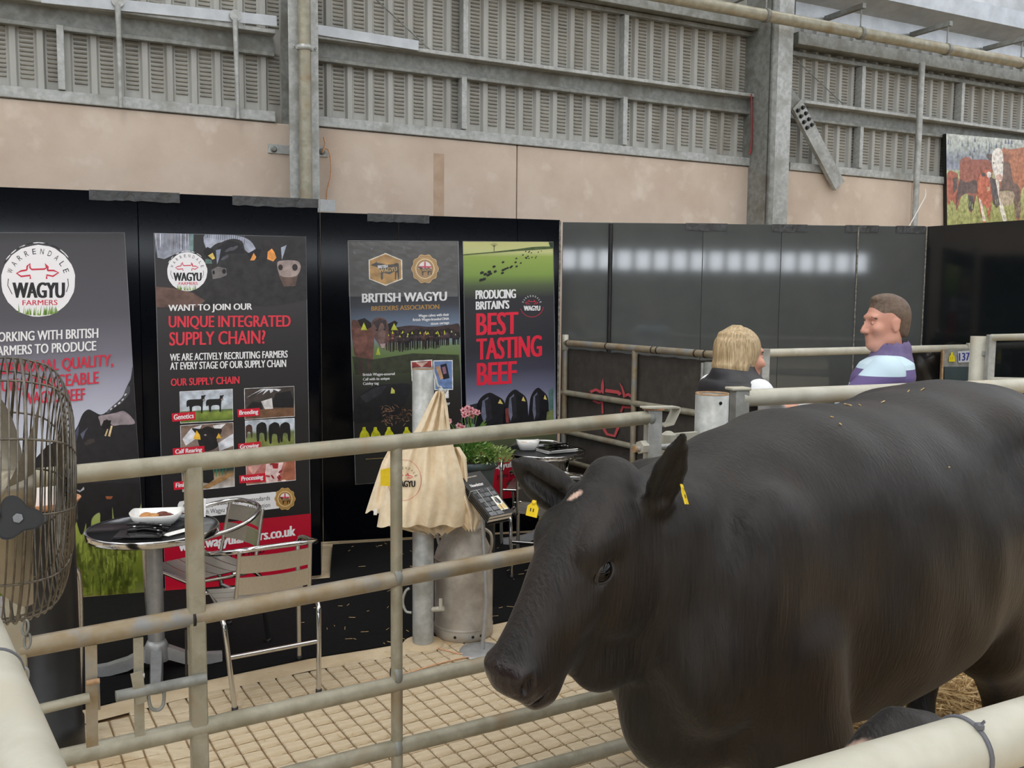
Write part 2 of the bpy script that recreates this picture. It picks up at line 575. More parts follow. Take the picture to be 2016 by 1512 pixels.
# ------------------------------------------------------------------ soft-blended solids
class Solid:
    def __init__(s, xs, ys, zs):
        s.x, s.y, s.z = [np.asarray(a, dtype=np.float32) for a in (xs, ys, zs)]
        s.F = np.full((len(xs), len(ys), len(zs)), 1.0, dtype=np.float32)
    def _sub(s, lo, hi):
        i = []
        for a, l, h in zip((s.x, s.y, s.z), lo, hi):
            i0, i1 = np.searchsorted(a, l), np.searchsorted(a, h)
            if i1 <= i0:
                return None
            i.append(slice(i0, i1))
        X, Y, Z = np.meshgrid(s.x[i[0]], s.y[i[1]], s.z[i[2]], indexing='ij', sparse=True)
        return tuple(i), X, Y, Z
    def _mix(s, sl, d, k, cut):
        a = s.F[sl]
        if cut:
            h = np.clip(.5 - .5 * (a + d) / k, 0, 1)
            s.F[sl] = a * (1 - h) - d * h + k * h * (1 - h)
        else:
            h = np.clip(.5 + .5 * (a - d) / k, 0, 1)
            s.F[sl] = a * (1 - h) + d * h - k * h * (1 - h)
    def ell(s, c, r, k=.03, R=None, cut=False):
        m = max(r) + k * 2 + .03
        q = s._sub([c[j] - m for j in range(3)], [c[j] + m for j in range(3)])
        if q is None: return s
        sl, X, Y, Z = q
        X, Y, Z = X - c[0], Y - c[1], Z - c[2]
        if R is not None:
            R = [list(row) for row in R]
            X, Y, Z = [R[j][0] * X + R[j][1] * Y + R[j][2] * Z for j in range(3)]
        k0 = np.sqrt((X / r[0]) ** 2 + (Y / r[1]) ** 2 + (Z / r[2]) ** 2)
        k1 = np.sqrt((X / r[0] ** 2) ** 2 + (Y / r[1] ** 2) ** 2 + (Z / r[2] ** 2) ** 2) + 1e-6
        s._mix(sl, k0 * (k0 - 1) / k1, k, cut)
        return s
    def cone(s, a, b, ra, rb, k=.03, cut=False, flat=None):
        m = max(ra, rb) + k * 2 + .03
        lo = [min(a[j], b[j]) - m for j in range(3)]
        hi = [max(a[j], b[j]) + m for j in range(3)]
        q = s._sub(lo, hi)
        if q is None: return s
        sl, X, Y, Z = q
        d = [b[j] - a[j] for j in range(3)]
        L = sum(t * t for t in d)
        px, py, pz = X - a[0], Y - a[1], Z - a[2]
        h = np.clip((px * d[0] + py * d[1] + pz * d[2]) / L, 0, 1)
        ex, ey, ez = px - h * d[0], py - h * d[1], pz - h * d[2]
        dist2 = ex ** 2 + ey ** 2 + ez ** 2
        if flat is not None:
            n, f = flat
            e = ex * n[0] + ey * n[1] + ez * n[2]
            dist2 = dist2 + e * e * (f * f - 1)
        s._mix(sl, np.sqrt(dist2) - (ra + (rb - ra) * h), k, cut)
        return s
    def loft(s, o, ax, st, k=.03, n=2.3):
        """st rows: t, cu (centre along U), w (half L), hu (half up), hd (half down); ax = (T, L, U)"""
        T, Lx, U = ax
        st = np.asarray(st, dtype=np.float32)
        pts = []
        for t, cu, wd, hu, hdn in st:
            for a in (-wd, wd):
                for b in (cu + hu, cu - hdn):
                    pts.append([o[j] + T[j] * t + Lx[j] * a + U[j] * b for j in range(3)])
        pts = np.array(pts)
        m = .06 + k
        q = s._sub(pts.min(0) - m, pts.max(0) + m)
        if q is None: return s
        sl, X, Y, Z = q
        X, Y, Z = X - o[0], Y - o[1], Z - o[2]
        t = X * T[0] + Y * T[1] + Z * T[2]
        l = X * Lx[0] + Y * Lx[1] + Z * Lx[2]
        u = X * U[0] + Y * U[1] + Z * U[2]
        tt = np.clip(t, st[0, 0], st[-1, 0])
        f = lambda c: np.interp(tt, st[:, 0], st[:, c]).astype(np.float32)
        cu, wd, hu, hdn = f(1), f(2), f(3), f(4)
        du = u - cu
        hh = np.where(du > 0, hu, hdn)
        g = (np.abs(l / wd) ** n + np.abs(du / hh) ** n) ** (1 / n)
        d = (g - 1) * np.minimum(wd, hh) * .85
        over = np.abs(t - tt)
        d = np.where(over > 0, np.sqrt(np.maximum(d, 0) ** 2 + over ** 2) + np.minimum(d, 0) * 0, d)
        s._mix(sl, d.astype(np.float32), k, False)
        return s
    def mesh(s, name, smooth_iter=0):
        Fv = s.F
        nx, ny, nz = Fv.shape
        S = Fv < 0
        c = np.zeros((nx - 1, ny - 1, nz - 1), dtype=np.int8)
        for a in (0, 1):
            for b in (0, 1):
                for e in (0, 1):
                    c += S[a:nx - 1 + a, b:ny - 1 + b, e:nz - 1 + e]
        act = (c > 0) & (c < 8)
        idx = np.full(act.shape, -1, dtype=np.int64)
        I = np.argwhere(act)
        idx[act] = np.arange(len(I))
        acc = np.zeros((len(I), 3))
        cnt = np.zeros(len(I))
        ax = (s.x, s.y, s.z)
        crn = [(a, b, e) for a in (0, 1) for b in (0, 1) for e in (0, 1)]
        for p in crn:
            for d in range(3):
                if p[d]: continue
                q = list(p); q[d] = 1
                ip, iq = I + np.array(p), I + np.array(q)
                f0 = Fv[ip[:, 0], ip[:, 1], ip[:, 2]]
                f1 = Fv[iq[:, 0], iq[:, 1], iq[:, 2]]
                m = (f0 < 0) != (f1 < 0)
                t = f0[m] / (f0[m] - f1[m])
                for j in range(3):
                    c0, c1 = ax[j][ip[m, j]], ax[j][iq[m, j]]
                    acc[m, j] += c0 + (c1 - c0) * t
                cnt[m] += 1
        V = acc / cnt[:, None]
        faces = []
        for d in range(3):
            o = [j for j in range(3) if j != d]
            sl0 = [slice(None)] * 3; sl1 = [slice(None)] * 3
            sl0[d] = slice(0, -1); sl1[d] = slice(1, None)
            a, b = S[tuple(sl0)], S[tuple(sl1)]
            E = np.argwhere(a != b)
            ok = (E[:, o[0]] > 0) & (E[:, o[1]] > 0) & (E[:, o[0]] < Fv.shape[o[0]] - 1) & (E[:, o[1]] < Fv.shape[o[1]] - 1)
            E = E[ok]
            inside = a[E[:, 0], E[:, 1], E[:, 2]]
            quad = []
            for (p, q) in ((-1, -1), (0, -1), (0, 0), (-1, 0)):
                k = E.copy()
                k[:, o[0]] += p; k[:, o[1]] += q
                quad.append(idx[k[:, 0], k[:, 1], k[:, 2]])
            Q = np.stack(quad, 1)
            flip = inside if d != 1 else ~inside
            Q = np.where(flip[:, None], Q, Q[:, ::-1])
            faces.append(Q)
        Q = np.concatenate(faces)
        Q = Q[(Q >= 0).all(1)]
        if smooth_iter:
            e = np.concatenate([Q[:, [0, 1]], Q[:, [1, 2]], Q[:, [2, 3]], Q[:, [3, 0]]])
            for it in range(smooth_iter):
                sm = np.zeros_like(V); n = np.zeros(len(V))
                for j in range(3):
                    sm[:, j] = np.bincount(e[:, 0], V[e[:, 1], j], len(V)) + np.bincount(e[:, 1], V[e[:, 0], j], len(V))
                n = np.bincount(e[:, 0], minlength=len(V)) + np.bincount(e[:, 1], minlength=len(V))
                V = V * .5 + .5 * sm / np.maximum(n, 1)[:, None]
        me = bpy.data.meshes.new(name)
        me.vertices.add(len(V)); me.vertices.foreach_set('co', V.astype(np.float32).ravel())
        me.loops.add(len(Q) * 4); me.loops.foreach_set('vertex_index', Q.astype(np.int32).ravel())
        me.polygons.add(len(Q)); me.polygons.foreach_set('loop_start', np.arange(len(Q), dtype=np.int32) * 4)
        me.polygons.foreach_set('use_smooth', np.ones(len(Q), dtype=bool))
        me.update(calc_edges=True)
        return me
# ================================================================== the setting
ROOF_PITCH = 3.6
# ------------------------------------------------------------------ floor
PI = math.pi
fl = MB()
fl.add([(-9, -18, -.02), (14, -18, -.02), (14, 18, -.02), (-9, 18, -.02)], [(0, 1, 2, 3)])
floor = fl.build('floor', 'floor')
tag(floor, kind='structure')
jb = MB(); jb.add([(-3, .6, -.015), (4.7, .6, -.015), (4.7, 5.6, -.015), (-3, 5.6, -.015)], [(0, 1, 2, 3)]); jb.build('joint_bed', 'joint', floor)
mat('floor_tile', (200, 182, 152), (216, 200, 172), 9, .85, bump=1.0, bscale=60, c3=(184, 160, 124), s3=3, t3=.58, stretch=(.5, 3, 1), coords='Object')
_g0 = Vector((-.912, 4.019, 0))
_ga = Vector((math.cos(math.radians(31)), math.sin(math.radians(31)), 0))
_gb = Vector((_ga.y, -_ga.x, 0))          # towards the camera
PITCH = .082
matfront = [PZ(*q, 0) for q in ((60, 1420), (192, 1392), (369, 1348), (606, 1298), (720, 1280), (809, 1265), (1003, 1223), (1300, 1165))]
def mat_dist(p):
    # signed distance in front of the mat edge
    best = None
    for a, b in zip(matfront[:-1], matfront[1:]):
        d = (b - a); L = d.length; d = d / L
        t = max(0, min(L, (p - a).dot(d)))
        q = a + d * t
        if best is None or (p - q).length < best[0]:
            best = ((p - q).length, d.x * (p - a).y - d.y * (p - a).x)
    return best[0] * (-1 if best[1] > 0 else 1)
def proj(p):
    d = Vector(p) - CAM
    z = d.dot(FWD)
    return CX + F * d.dot(RGT) / z, CY - F * d.dot(UPV) / z
cells = []
for i in range(-42, 70):
    for j in range(-8, 60):
        c = _g0 + _ga * (PITCH * (i + .5)) + _gb * (PITCH * (j + .5))
        if c.y < .6 or mat_dist(c) < .13:
            continue
        cells.append(c)
def seen(c):
    u, v = proj(c)
    return -20 < u < 1345 and 1180 < v < 1530
near = [c for c in cells if seen(c) and proj(c)[0] < 1330]
near.sort(key=lambda c: -c.z * 0 + abs(proj(c)[0] - 760) + (0 if proj(c)[1] < 1512 else 900))
tb = MB()
tb.box((0, 0, -.012), (PITCH - .007, PITCH - .007, .024), bev=.004)
tme = [tb.mesh('floor_tile')]
tme[0].materials.append(MATS['floor_tile'])
rest = MB()
RZ31 = Matrix.Rotation(math.radians(31), 4, 'Z')
ids = set(id(c) for c in near[:300])
for c in cells:
    tilt = Matrix.Rotation(random.uniform(-.03, .03), 4, 'X') @ Matrix.Rotation(random.uniform(-.03, .03), 4, 'Y')
    h = random.uniform(-.002, .0012)
    if id(c) in ids:
        o = bpy.data.objects.new('floor_tile', tme[0])
        col.objects.link(o)
        o.matrix_basis = Matrix.Translation((c.x, c.y, h)) @ RZ31 @ tilt
        o.parent = floor
    else:
        rest.box((c.x, c.y, h - .012), (PITCH - .007, PITCH - .007, .024), (RZ31 @ tilt).to_3x3(), .004)
tag(rest.build('floor_tiles', 'floor_tile', floor), kind='stuff')
# the plain brushed strip along the mat, and the plain floor under and behind the stand
strip = MB()
inner = [p + Vector((.2, .4, 0)) for p in matfront]
outer = [p + Vector((.06, -.13, 0)) for p in matfront]
n = len(matfront)
for k in range(n - 1):
    strip.add([(*outer[k].xy, 0), (*outer[k + 1].xy, 0), (*inner[k + 1].xy, 0), (*inner[k].xy, 0)], [(0, 1, 2, 3)])
strip.add([(-9, -18, -.004), (14, -18, -.004), (14, .6, -.004), (-9, .6, -.004)], [(0, 1, 2, 3)])
strip.add([(-9, .6, -.006), (-3, .6, -.006), (-3, 17, -.006), (-9, 17, -.006)], [(0, 1, 2, 3)])
strip.add([(1.4, 5.6, -.006), (14, 5.6, -.006), (14, 17, -.006), (1.4, 17, -.006)], [(0, 1, 2, 3)])
strip.build('brushed_strip', 'floor', floor)

# ------------------------------------------------------------------ back wall: concrete plinth, louvred cladding
_w = P(597, 400, 7.8)
W0 = Vector((_w.x, _w.y, 0))
WE = Vector((2.05, 1, 0)).normalized()
WN = Vector((WE.y, -WE.x, 0))
W1 = W0 + WE
def WP(s, z, d=0.0):
    return W0 + WE * s + WN * d + Vector((0, 0, z))
def WS(u, v, off=0.0):
    q = PV(u, v, W0, W1, off)
    return (q - W0).dot(WE), q.z
WR = Matrix((WE, WN, Vector((0, 0, 1)))).transposed()
def wbox(mb, s0, s1, z0, z1, d0, d1, bev=0.0):
    return mb.box(WP((s0 + s1) / 2, (z0 + z1) / 2, (d0 + d1) / 2), (s1 - s0, d1 - d0, z1 - z0), WR, bev)
wall = thing('wall_back', None, None, W0, kind='structure')
for s0, s1 in ((-6, -2.45), (-2.44, -.1), (-.02, 2.0), (2.01, 4.93), (5.25, 7.2), (7.21, 12.4), (12.41, 17.6)):
    wbox(MB(), s0, s1, 0, 3.235, -.18, 0, .008).build('concrete_panel', 'concrete_wall', wall)
# damp stain strips standing slightly proud of the panel face (old tape marks)
mat('damp', (176, 152, 130), (190, 166, 146), 6, .95)
_a = WS(864, 300)[0]
st_ = MB(); wbox(st_, _a - .05, _a + .05, 2.55, 3.1, 0, .002); st_.build('tape_mark', 'damp', wall)
RP = .182
bays = [(-5.6, .0), (.0, 5.0), (5.0, 17.5)]
slots = MB()
for b0, b1 in bays:
    k0 = math.ceil((b0 - .247) / RP)
    s = .247 + k0 * RP
    prof = [(b0, -.10)]
    while s < b1 - .06:
        prof += [(s - .034, -.10), (s - .02, -.065), (s + .02, -.065), (s + .034, -.10)]
        for z0, m in ((3.405, 13), (4.02, 20)):
            if b0 - .01 < s + .035 and s + .147 < b1:
                for r in range(m):
                    z = z0 + r * .0325
                    c0, c1 = s + .045, s + .137
                    slots.add([WP(c0, z, -.0995), WP(c1, z, -.0995), WP(c1 - .008, z + .007, -.087), WP(c0 + .008, z + .007, -.087),
                               WP(c0, z + .02, -.0995), WP(c1, z + .02, -.0995)],
                              [(0, 1, 2, 3), (3, 2, 5, 4), (0, 3, 4), (1, 5, 2)])
        s += RP
    prof.append((b1, -.10))
    cl = MB()
    vs = [WP(a, z, d) for (a, d) in prof for z in (3.2, 5.62)]
    cl.add(vs, [(2 * i, 2 * i + 2, 2 * i + 3, 2 * i + 1) for i in range(len(prof) - 1)])
    cl.build('cladding_sheet', 'cladding', wall)
tag(slots.build('louvre_slots', 'slot', wall), kind='stuff')

# horizontal steel rails of the wall, one thing each per bay
def girt(s0, s1, z, name, label, d=.0, h=.2):
    t = thing(name, label, 'steel rail', WP((s0 + s1) / 2, z), group='steel rails along the shed wall')
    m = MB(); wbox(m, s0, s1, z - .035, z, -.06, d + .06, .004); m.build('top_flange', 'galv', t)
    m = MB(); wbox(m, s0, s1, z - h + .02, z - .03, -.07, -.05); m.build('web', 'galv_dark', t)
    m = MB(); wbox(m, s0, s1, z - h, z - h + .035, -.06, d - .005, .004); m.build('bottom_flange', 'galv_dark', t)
    return t
girt(-5.6, -.22, 3.97, 'wall_rail', 'galvanised steel rail above the first louvred panel behind the posters')
girt(.12, 4.78, 3.98, 'wall_rail', 'long galvanised steel rail between the two steel columns')
girt(5.3, 17.4, 3.99, 'wall_rail', 'galvanised steel rail above the cattle picture beyond the brace')
def sill(s0, s1, label):
    m = MB(); wbox(m, s0, s1, 3.24, 3.325, -.07, .02, .005)
    o = m.build('sill_rail', 'galv'); setorigin(o, WP((s0 + s1) / 2, 3.24))
    return tag(o, label, 'steel rail', 'sill rails on the concrete wall')
sill(-5.6, -.22, 'grey steel sill along the concrete wall under the white poles')
sill(.0, 4.82, 'long grey steel sill on the concrete wall between the columns')
sill(5.3, 17.4, 'grey steel sill on the concrete wall beyond the bolted brace')
# second level rail / eaves beam
m = MB(); wbox(m, .12, 4.85, 4.63, 4.78, -.06, .1, .004); wbox(m, .12, 4.85, 4.58, 4.62, -.06, -.0)
o = m.build('eaves_rail', 'galv_dark'); setorigin(o, WP(2.4, 4.7)); tag(o, 'upper steel rail above the middle louvred panel', 'steel rail')
m = MB(); wbox(m, 5.28, 17.4, 4.55, 4.68, -.06, .1, .004); wbox(m, 5.28, 17.4, 4.46, 4.5, -.06, .0)
o = m.build('eaves_rail', 'galv_dark'); setorigin(o, WP(8, 4.6)); tag(o, 'upper steel rail below the long overhead pipe', 'steel rail')
m = MB()
sec = [(0, 4.86), (.0, 5.02), (.3, 5.1), (.33, 5.28), (.02, 5.26), (-.05, 5.6), (-.1, 5.6), (-.1, 4.86)]
m.prism([WP(5.32, z, d) for d, z in sec], WE * 12)
o = m.build('eaves_beam', 'purlin'); setorigin(o, WP(8, 4.9)); tag(o, 'deep folded steel eaves gutter beam above the overhead pipe', 'steel beam')

# light vertical rails of the cladding
def vrail(u, v, z0, z1, label, wdt=.05, d1=.03):
    s = WS(u, v)[0]
    m = MB(); wbox(m, s - wdt / 2, s + wdt / 2, z0, z1, -.07, d1, .003)
    o = m.build('cladding_post', 'galv'); setorigin(o, WP(s, z0))
    return tag(o, label, 'steel post', 'light posts of the louvred wall')
vrail(120, 120, 3.33, 3.8, 'short cladding post left of the first white pole')
vrail(912, 200, 3.33, 3.79, 'lower cladding post under the first joint of the long rail')
vrail(915, 60, 3.98, 4.57, 'upper cladding post above the first joint of the long rail')
vrail(1228, 240, 3.33, 3.79, 'lower cladding post under the second joint of the long rail')
vrail(1230, 100, 3.98, 4.57, 'upper cladding post above the second joint of the long rail')
vrail(1693, 270, 3.33, 3.79, 'lower cladding post between the brace and the thin pole')
vrail(1697, 150, 3.99, 4.455, 'upper cladding post between the column and the thin pole')
vrail(1893, 180, 3.99, 4.455, 'upper cladding post above the cattle picture')

# columns
def column(u, v, off, label, fw=.2, dep=.36):
    s = WS(u, v, off)[0]
    t = thing('steel_column', label, 'column', WP(s, 0, off), group='steel columns of the shed')
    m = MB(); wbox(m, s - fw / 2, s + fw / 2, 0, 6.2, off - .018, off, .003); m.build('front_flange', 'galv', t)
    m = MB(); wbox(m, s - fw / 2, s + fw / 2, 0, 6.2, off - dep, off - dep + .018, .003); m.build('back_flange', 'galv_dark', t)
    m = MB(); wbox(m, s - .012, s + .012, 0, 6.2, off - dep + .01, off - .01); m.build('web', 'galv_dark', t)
    return t, s
colL, sL = column(600, 300, .26, 'left steel column with a grey drainpipe clamped to its face', .24, .3)
colR, sR = column(1540, 300, .30, 'right steel column with a bolted diagonal brace', .2, .42)
m = MB(); wbox(m, sR - .19, sR - .16, 0, 6.2, -.1, .3); m.build('side_plate', 'galv_dark', colR)
m = MB(); wbox(m, sR - .19, sR - .1, 0, 6.2, .28, .3); m.build('side_flange', 'galv_dark', colR)
# drainpipe
t = thing('drainpipe', 'round grey drainpipe running down the left steel column', 'pipe', WP(sL, 0, .33))
dp = PV(602, 300, W0, W1, .33)
m = MB(); m.tube([(dp.x, dp.y, 0), (dp.x, dp.y, 6.2)], .05, 18); m.build('pipe', 'rail', t)
m = MB(); zc = PV(602, 95, W0, W1, .33).z
m.lathe([(.051, -.02), (.058, -.02), (.058, .02), (.051, .02)], (dp.x, dp.y, zc), n=20)
m.box((dp.x, dp.y, zc), (.19, .02, .03), WR); m.build('clamp', 'galv', t)
for k in (-1, 1):
    m = MB(); m.lathe([(0, .02), (.011, .02), (.011, -.0)], Vector((dp.x, dp.y, zc)) + WE * (.08 * k) + WN * .012, WN, 6, smooth=False)
    m.build('bolt', 'galv_dark', t)
# wall plates with bolts
def wall_plate(u0, u1, v0, v1, label, boltu, mt='galv'):
    s0, z1 = WS(u0, v0); s1, z0 = WS(u1, v1)
    t = thing('wall_bracket', label, 'bracket', WP(s0, z0), group='bolted wall brackets')
    m = MB(); wbox(m, s0, s1, z0, z1, .0, .012, .002); m.build('plate', mt, t)
    sb, zb = WS(boltu, (v0 + v1) / 2)
    m = MB(); m.lathe([(0, .03), (.018, .03), (.018, .012)], WP(sb, zb), WN, 6, smooth=False)
    m.lathe([(0, .016), (.028, .016), (.028, .01)], WP(sb, zb), WN, 16); m.build('bolt', 'galv_dark', t)
wall_plate(527, 574, 283, 305, 'white metal wall bracket beside the left column', 538)
wall_plate(622, 645, 288, 310, 'wall bracket with red twine tied to its bolt', 633)
wall_plate(1475, 1502, 355, 373, 'metal wall bracket beside the right column', 1482)
# twine hanging from the second bracket
m = MB()
pts = [(637, 270), (640, 285), (634, 300), (642, 292), (648, 300), (652, 325), (650, 350), (644, 375), (643, 396)]
m.tube(spline([PV(u, v, W0, W1, .045) for u, v in pts], 4), .006, 6)
o = m.build('twine', 'twine'); setorigin(o, WP(.2, 2.9)); tag(o, 'pinkish baler twine hanging from the bolted wall bracket', 'twine')
# white conduit poles with disc tops
for u, vt, vb, lab in ((232, 8, 212, 'white tubular pole nearest the frame edge with round disc on top'), (463, 36, 234, 'white tubular pole with round disc beside the left column')):
    a, b = PV(u, vt, W0, W1, .1), PV(u + 6, vb, W0, W1, .06)
    t = thing('wall_pole', lab, 'pole', b, group='white tubular poles on the wall')
    m = MB(); m.tube([a, b], [.022, .016], 12); m.build('pole', 'galv', t)
    m = MB(); m.lathe([(0, .012), (.045, .012), (.045, -.012), (0, -.012)], a + Vector((0, 0, .02)), WN, 20, smooth=False); m.build('disc', 'galv', t)
# flat strip laid on the first rail, with end at the middle bay
for u0, v0, u1, v1, lab in ((80, -6, 545, 42, 'pale steel strip on the wall rail left of the column'), (621, 58, 824, 90, 'pale steel strip ending in the middle of the long rail')):
    a, b = PV(u0, v0, W0, W1, .075), PV(u1, v1, W0, W1, .075)
    m = MB(); m.bar(a, b, .012, .085, bev=.002)
    o = m.build('steel_strip', 'purlin'); setorigin(o, (a + b) / 2); tag(o, lab, 'steel strip', 'pale strips on the wall rails')
# thin rods crossing the cladding
for a, b, lab in (((720, -20), (852, 103), 'thin dark tie rod crossing the upper middle louvres'), ((1559, 110), (1660, 205), 'thin dark tie rod beside the right column')):
    m = MB(); m.tube([PV(*a, W0, W1, -.03), PV(*b, W0, W1, -.03)], .006, 6)
    o = m.build('tie_rod', 'galv_dark'); setorigin(o, PV(*a, W0, W1, -.03)); tag(o, lab, 'rod')
# diagonal brace with bolts
a, b = PV(1566, 205, W0, W1, .16), PV(1640, 345, W0, W1, .08)
t = thing('diagonal_brace', 'diagonal steel brace with eight bolts at the right column', 'brace', b)
dz = (b - a).normalized()
m = MB(); m.bar(a, b + dz * .15, .16, .05, up=WN); m.build('brace_bar', 'galv', t)
m = MB(); m.bar(a - dz * .22 - WE * .06, a + dz * .1, .17, .02, up=WN); m.build('gusset_plate', 'galv_dark', t)
side = WN.cross(dz).normalized()
for i in range(4):
    for k in (-1, 1):
        q = a + dz * (.06 + .075 * i + (.02 if k > 0 else 0)) + side * (.038 * k) + WN * .025
        m = MB(); m.lathe([(0, .028), (.016, .028), (.018, .006), (.024, .006), (.024, 0)], q, WN, 6, smooth=False); m.build('bolt', 'black_plastic', t)
# red cable beside the right column and the loose white cable
m = MB(); m.tube(spline([PV(u, v, W0, W1, .06) for u, v in ((1479, 185), (1480, 240), (1479, 290), (1475, 305))], 3), .009, 6)
o = m.build('cable', 'red_cable'); setorigin(o, WP(4.8, 3.4)); tag(o, 'red cable running down beside the right column', 'cable')
m = MB(); m.tube(spline([PV(u, v, W0, W1, .21) for u, v in ((1821, 372), (1822, 385), (1812, 405), (1790, 445))], 4), .006, 6)
o = m.build('cable', 'white_paper'); setorigin(o, WP(7.3, 2.9)); tag(o, 'loose white cable beside the thin pole', 'cable')
# thin vertical pole
a = PV(1817, 90, W0, W1, .16)
m = MB(); m.tube([(a.x, a.y, 4.55), (a.x, a.y, 0)], .035, 12)
o = m.build('thin_pole', 'galv'); setorigin(o, (a.x, a.y, 0)); tag(o, 'thin steel pole left of the cattle picture', 'pole')
# overhead pipe on brackets
t = thing('overhead_pipe', 'long dusty overhead pipe slung under brackets near the roof', 'pipe', WP(6, 4.6, .5))
pa, pb = PV(1250, -12, W0, W1, .5), PV(2016, 124, W0, W1, .5)
zz = (PV(1400, 12, W0, W1, .5).z + pb.z) / 2
sa, sb = (pa - W0).dot(WE), (pb - W0).dot(WE)
m = MB(); m.tube([WP(sa - 1, zz, .5), WP(sb + 1.5, zz, .5)], .058, 18); m.build('pipe', 'rail', t)
for u, v in ((1508, 30), (1694, 62), (1864, 97), (2010, 124)):
    s = WS(u, v, .5)[0]
    m = MB(); m.lathe([(.06, -.02), (.068, -.02), (.068, .02), (.06, .02)], WP(s, zz, .5), WE, 18)
    m.tube([WP(s, zz + .06, .5), WP(s, zz + .26, .5)], .008, 6); hz = m.build('pipe_hanger', 'galv_dark', t)
    m = MB(); m.bar(WP(s, zz + .27, .54), WP(s - .02, zz + .27, .02), .05, .05); m.build('bracket_arm', 'galv_dark', t)
# eaves sheet at the top right and the far wall of the hall behind the camera
m = MB(); wbox(m, -6, 17.5, 5.6, 7.2, -.12, -.1); o = m.build('trim_1', 'roof_sheet'); tag(o, kind='structure')
wf = MB()
B0, B1 = Vector((-9, -15.5, 0)), Vector((14, -15.5, 0))
wf.box((2.5, -15.6, 1.45), (23, .2, 2.9)); wf.box((2.5, -15.6, 5.0), (23, .2, 3.0))
x = -8.9
lw = bpy.data.materials.new('daylit_window'); lw.use_nodes = True
lb = lw.node_tree.nodes['Principled BSDF']; lb.inputs['Base Color'].default_value = (.8, .85, .9, 1)
lb.inputs['Emission Color'].default_value = (.86, .92, 1, 1); lb.inputs['Emission Strength'].default_value = 15
MATS['daylit_window'] = lw
wn = MB()
while x < 14:
    wf.box((x, -15.6, 3.2), (.14, .2, .62))
    wn.box((x + .31, -15.6, 3.2), (.48, .04, .6)); x += .62
tag(wn.build('window_1', 'daylit_window'), kind='structure')
tag(wf.build('wall_front', 'hall_wall'), kind='structure')
wr_ = MB(); wr_.box((14.1, 0, 2.6), (.2, 32, 5.2)); tag(wr_.build('wall_right', 'hall_wall'), kind='structure')
rf = MB()
x = -9.0
while x < 14:
    rf.box((x + 1.1, -1.3, 7.3), (2.2, 28.6, .06)); x += ROOF_PITCH
tag(rf.build('roof', 'roof_sheet'), kind='structure')
wl = MB(); wl.box((-9.1, 0, 2.6), (.2, 34, 5.2)); tag(wl.build('wall_left', 'hall_wall'), kind='structure')

# ------------------------------------------------------------------ stand boards
HB = 2.41
A = [PZ(u, v, HB) for u, v in ((-330, 356), (270, 378), (625, 393))]
B = [PZ(630, 418, HB), None, None, PZ(1103, 433, HB)]
C = [PZ(1108, 437, HB), PZ(1825, 446, HB)]
D = [C[1], PZ(2016, 433, HB)]
D[1] = D[0] + (D[1] - D[0]) * 1.8
def on_top(u, a, b, z=HB):
    q = PV(u, 430, a, b); return Vector((q.x, q.y, z))
boards = []
def board(p, q, label, mt, name='display_board', gap=.001, z1=HB, th=.035):
    p, q = Vector((p.x, p.y, 0)), Vector((q.x, q.y, 0))
    d = (q - p).normalized()
    nn = Vector((d.y, -d.x, 0))
    m = MB()
    m.bar(p + d * gap - nn * th / 2 + Vector((0, 0, z1 / 2)), q - d * gap - nn * th / 2 + Vector((0, 0, z1 / 2)), th, z1, bev=.002)
    o = m.build(name, mt)
    setorigin(o, (p + q) / 2)
    tag(o, label, 'board', 'black boards round the stand')
    boards.append(o)
    return o
board(A[0], A[1], 'black display board behind the grass poster beside the fan', 'board_black')
board(A[1], A[2], 'black display board behind the supply chain poster', 'board_black')
board(A[2], B[0] , 'narrow black return board at the step between two posters', 'board_black', gap=.04)
bx = [B[0] + (A[2] - B[0]).normalized() * 0, on_top(785, B[0], B[3]), on_top(1019, B[0], B[3]), B[3]]
for k, lab in enumerate(('black display board left of the breeders poster', 'black display board behind the breeders and beef posters', 'narrow black display board right of the beef poster')):
    board(bx[k], bx[k + 1], lab, 'board_black')
us = [1108, 1203, 1385, 1540, 1691, 1825]
cx = [C[0]] + [on_top(u, C[0], C[1]) for u in us[1:-1]] + [C[1]]
for k, lab in enumerate(('narrow black board with painted sheen next to the beef poster', 'black board with painted sheen behind the dark mesh banner', 'black board with painted sheen behind the blonde woman', 'black board with painted sheen between the woman and the man', 'black board with painted sheen right behind the man')):
    board(cx[k], cx[k + 1], lab, 'board_sheen', gap=.001)
board(D[0], D[1], 'near-black board below the cattle picture', 'board_dark')
# pale raw edge strips on the seams
def seam(p, label, mt='edge_pale', r=.006, z0=.9):
    d = (CAM - Vector((p.x, p.y, H))).normalized()
    q = Vector((p.x, p.y, 0)) + Vector((d.x, d.y, 0)) * .006
    m = MB(); m.tube([(q.x, q.y, z0), (q.x, q.y, HB - .01)], r, 6)
    o = m.build('seam_strip', mt); setorigin(o, q); return tag(o, label, 'edge strip')
seam(B[3], 'chipped pale edge strip beside the beef poster', r=.008)
seam(cx[4], 'thin chipped pale seam behind the man')
seam(C[1], 'thin chipped pale seam at the corner left of the near-black board')
seam(cx[1], 'dark upright seam strip between the black sheen boards', 'black_plastic', r=.018)
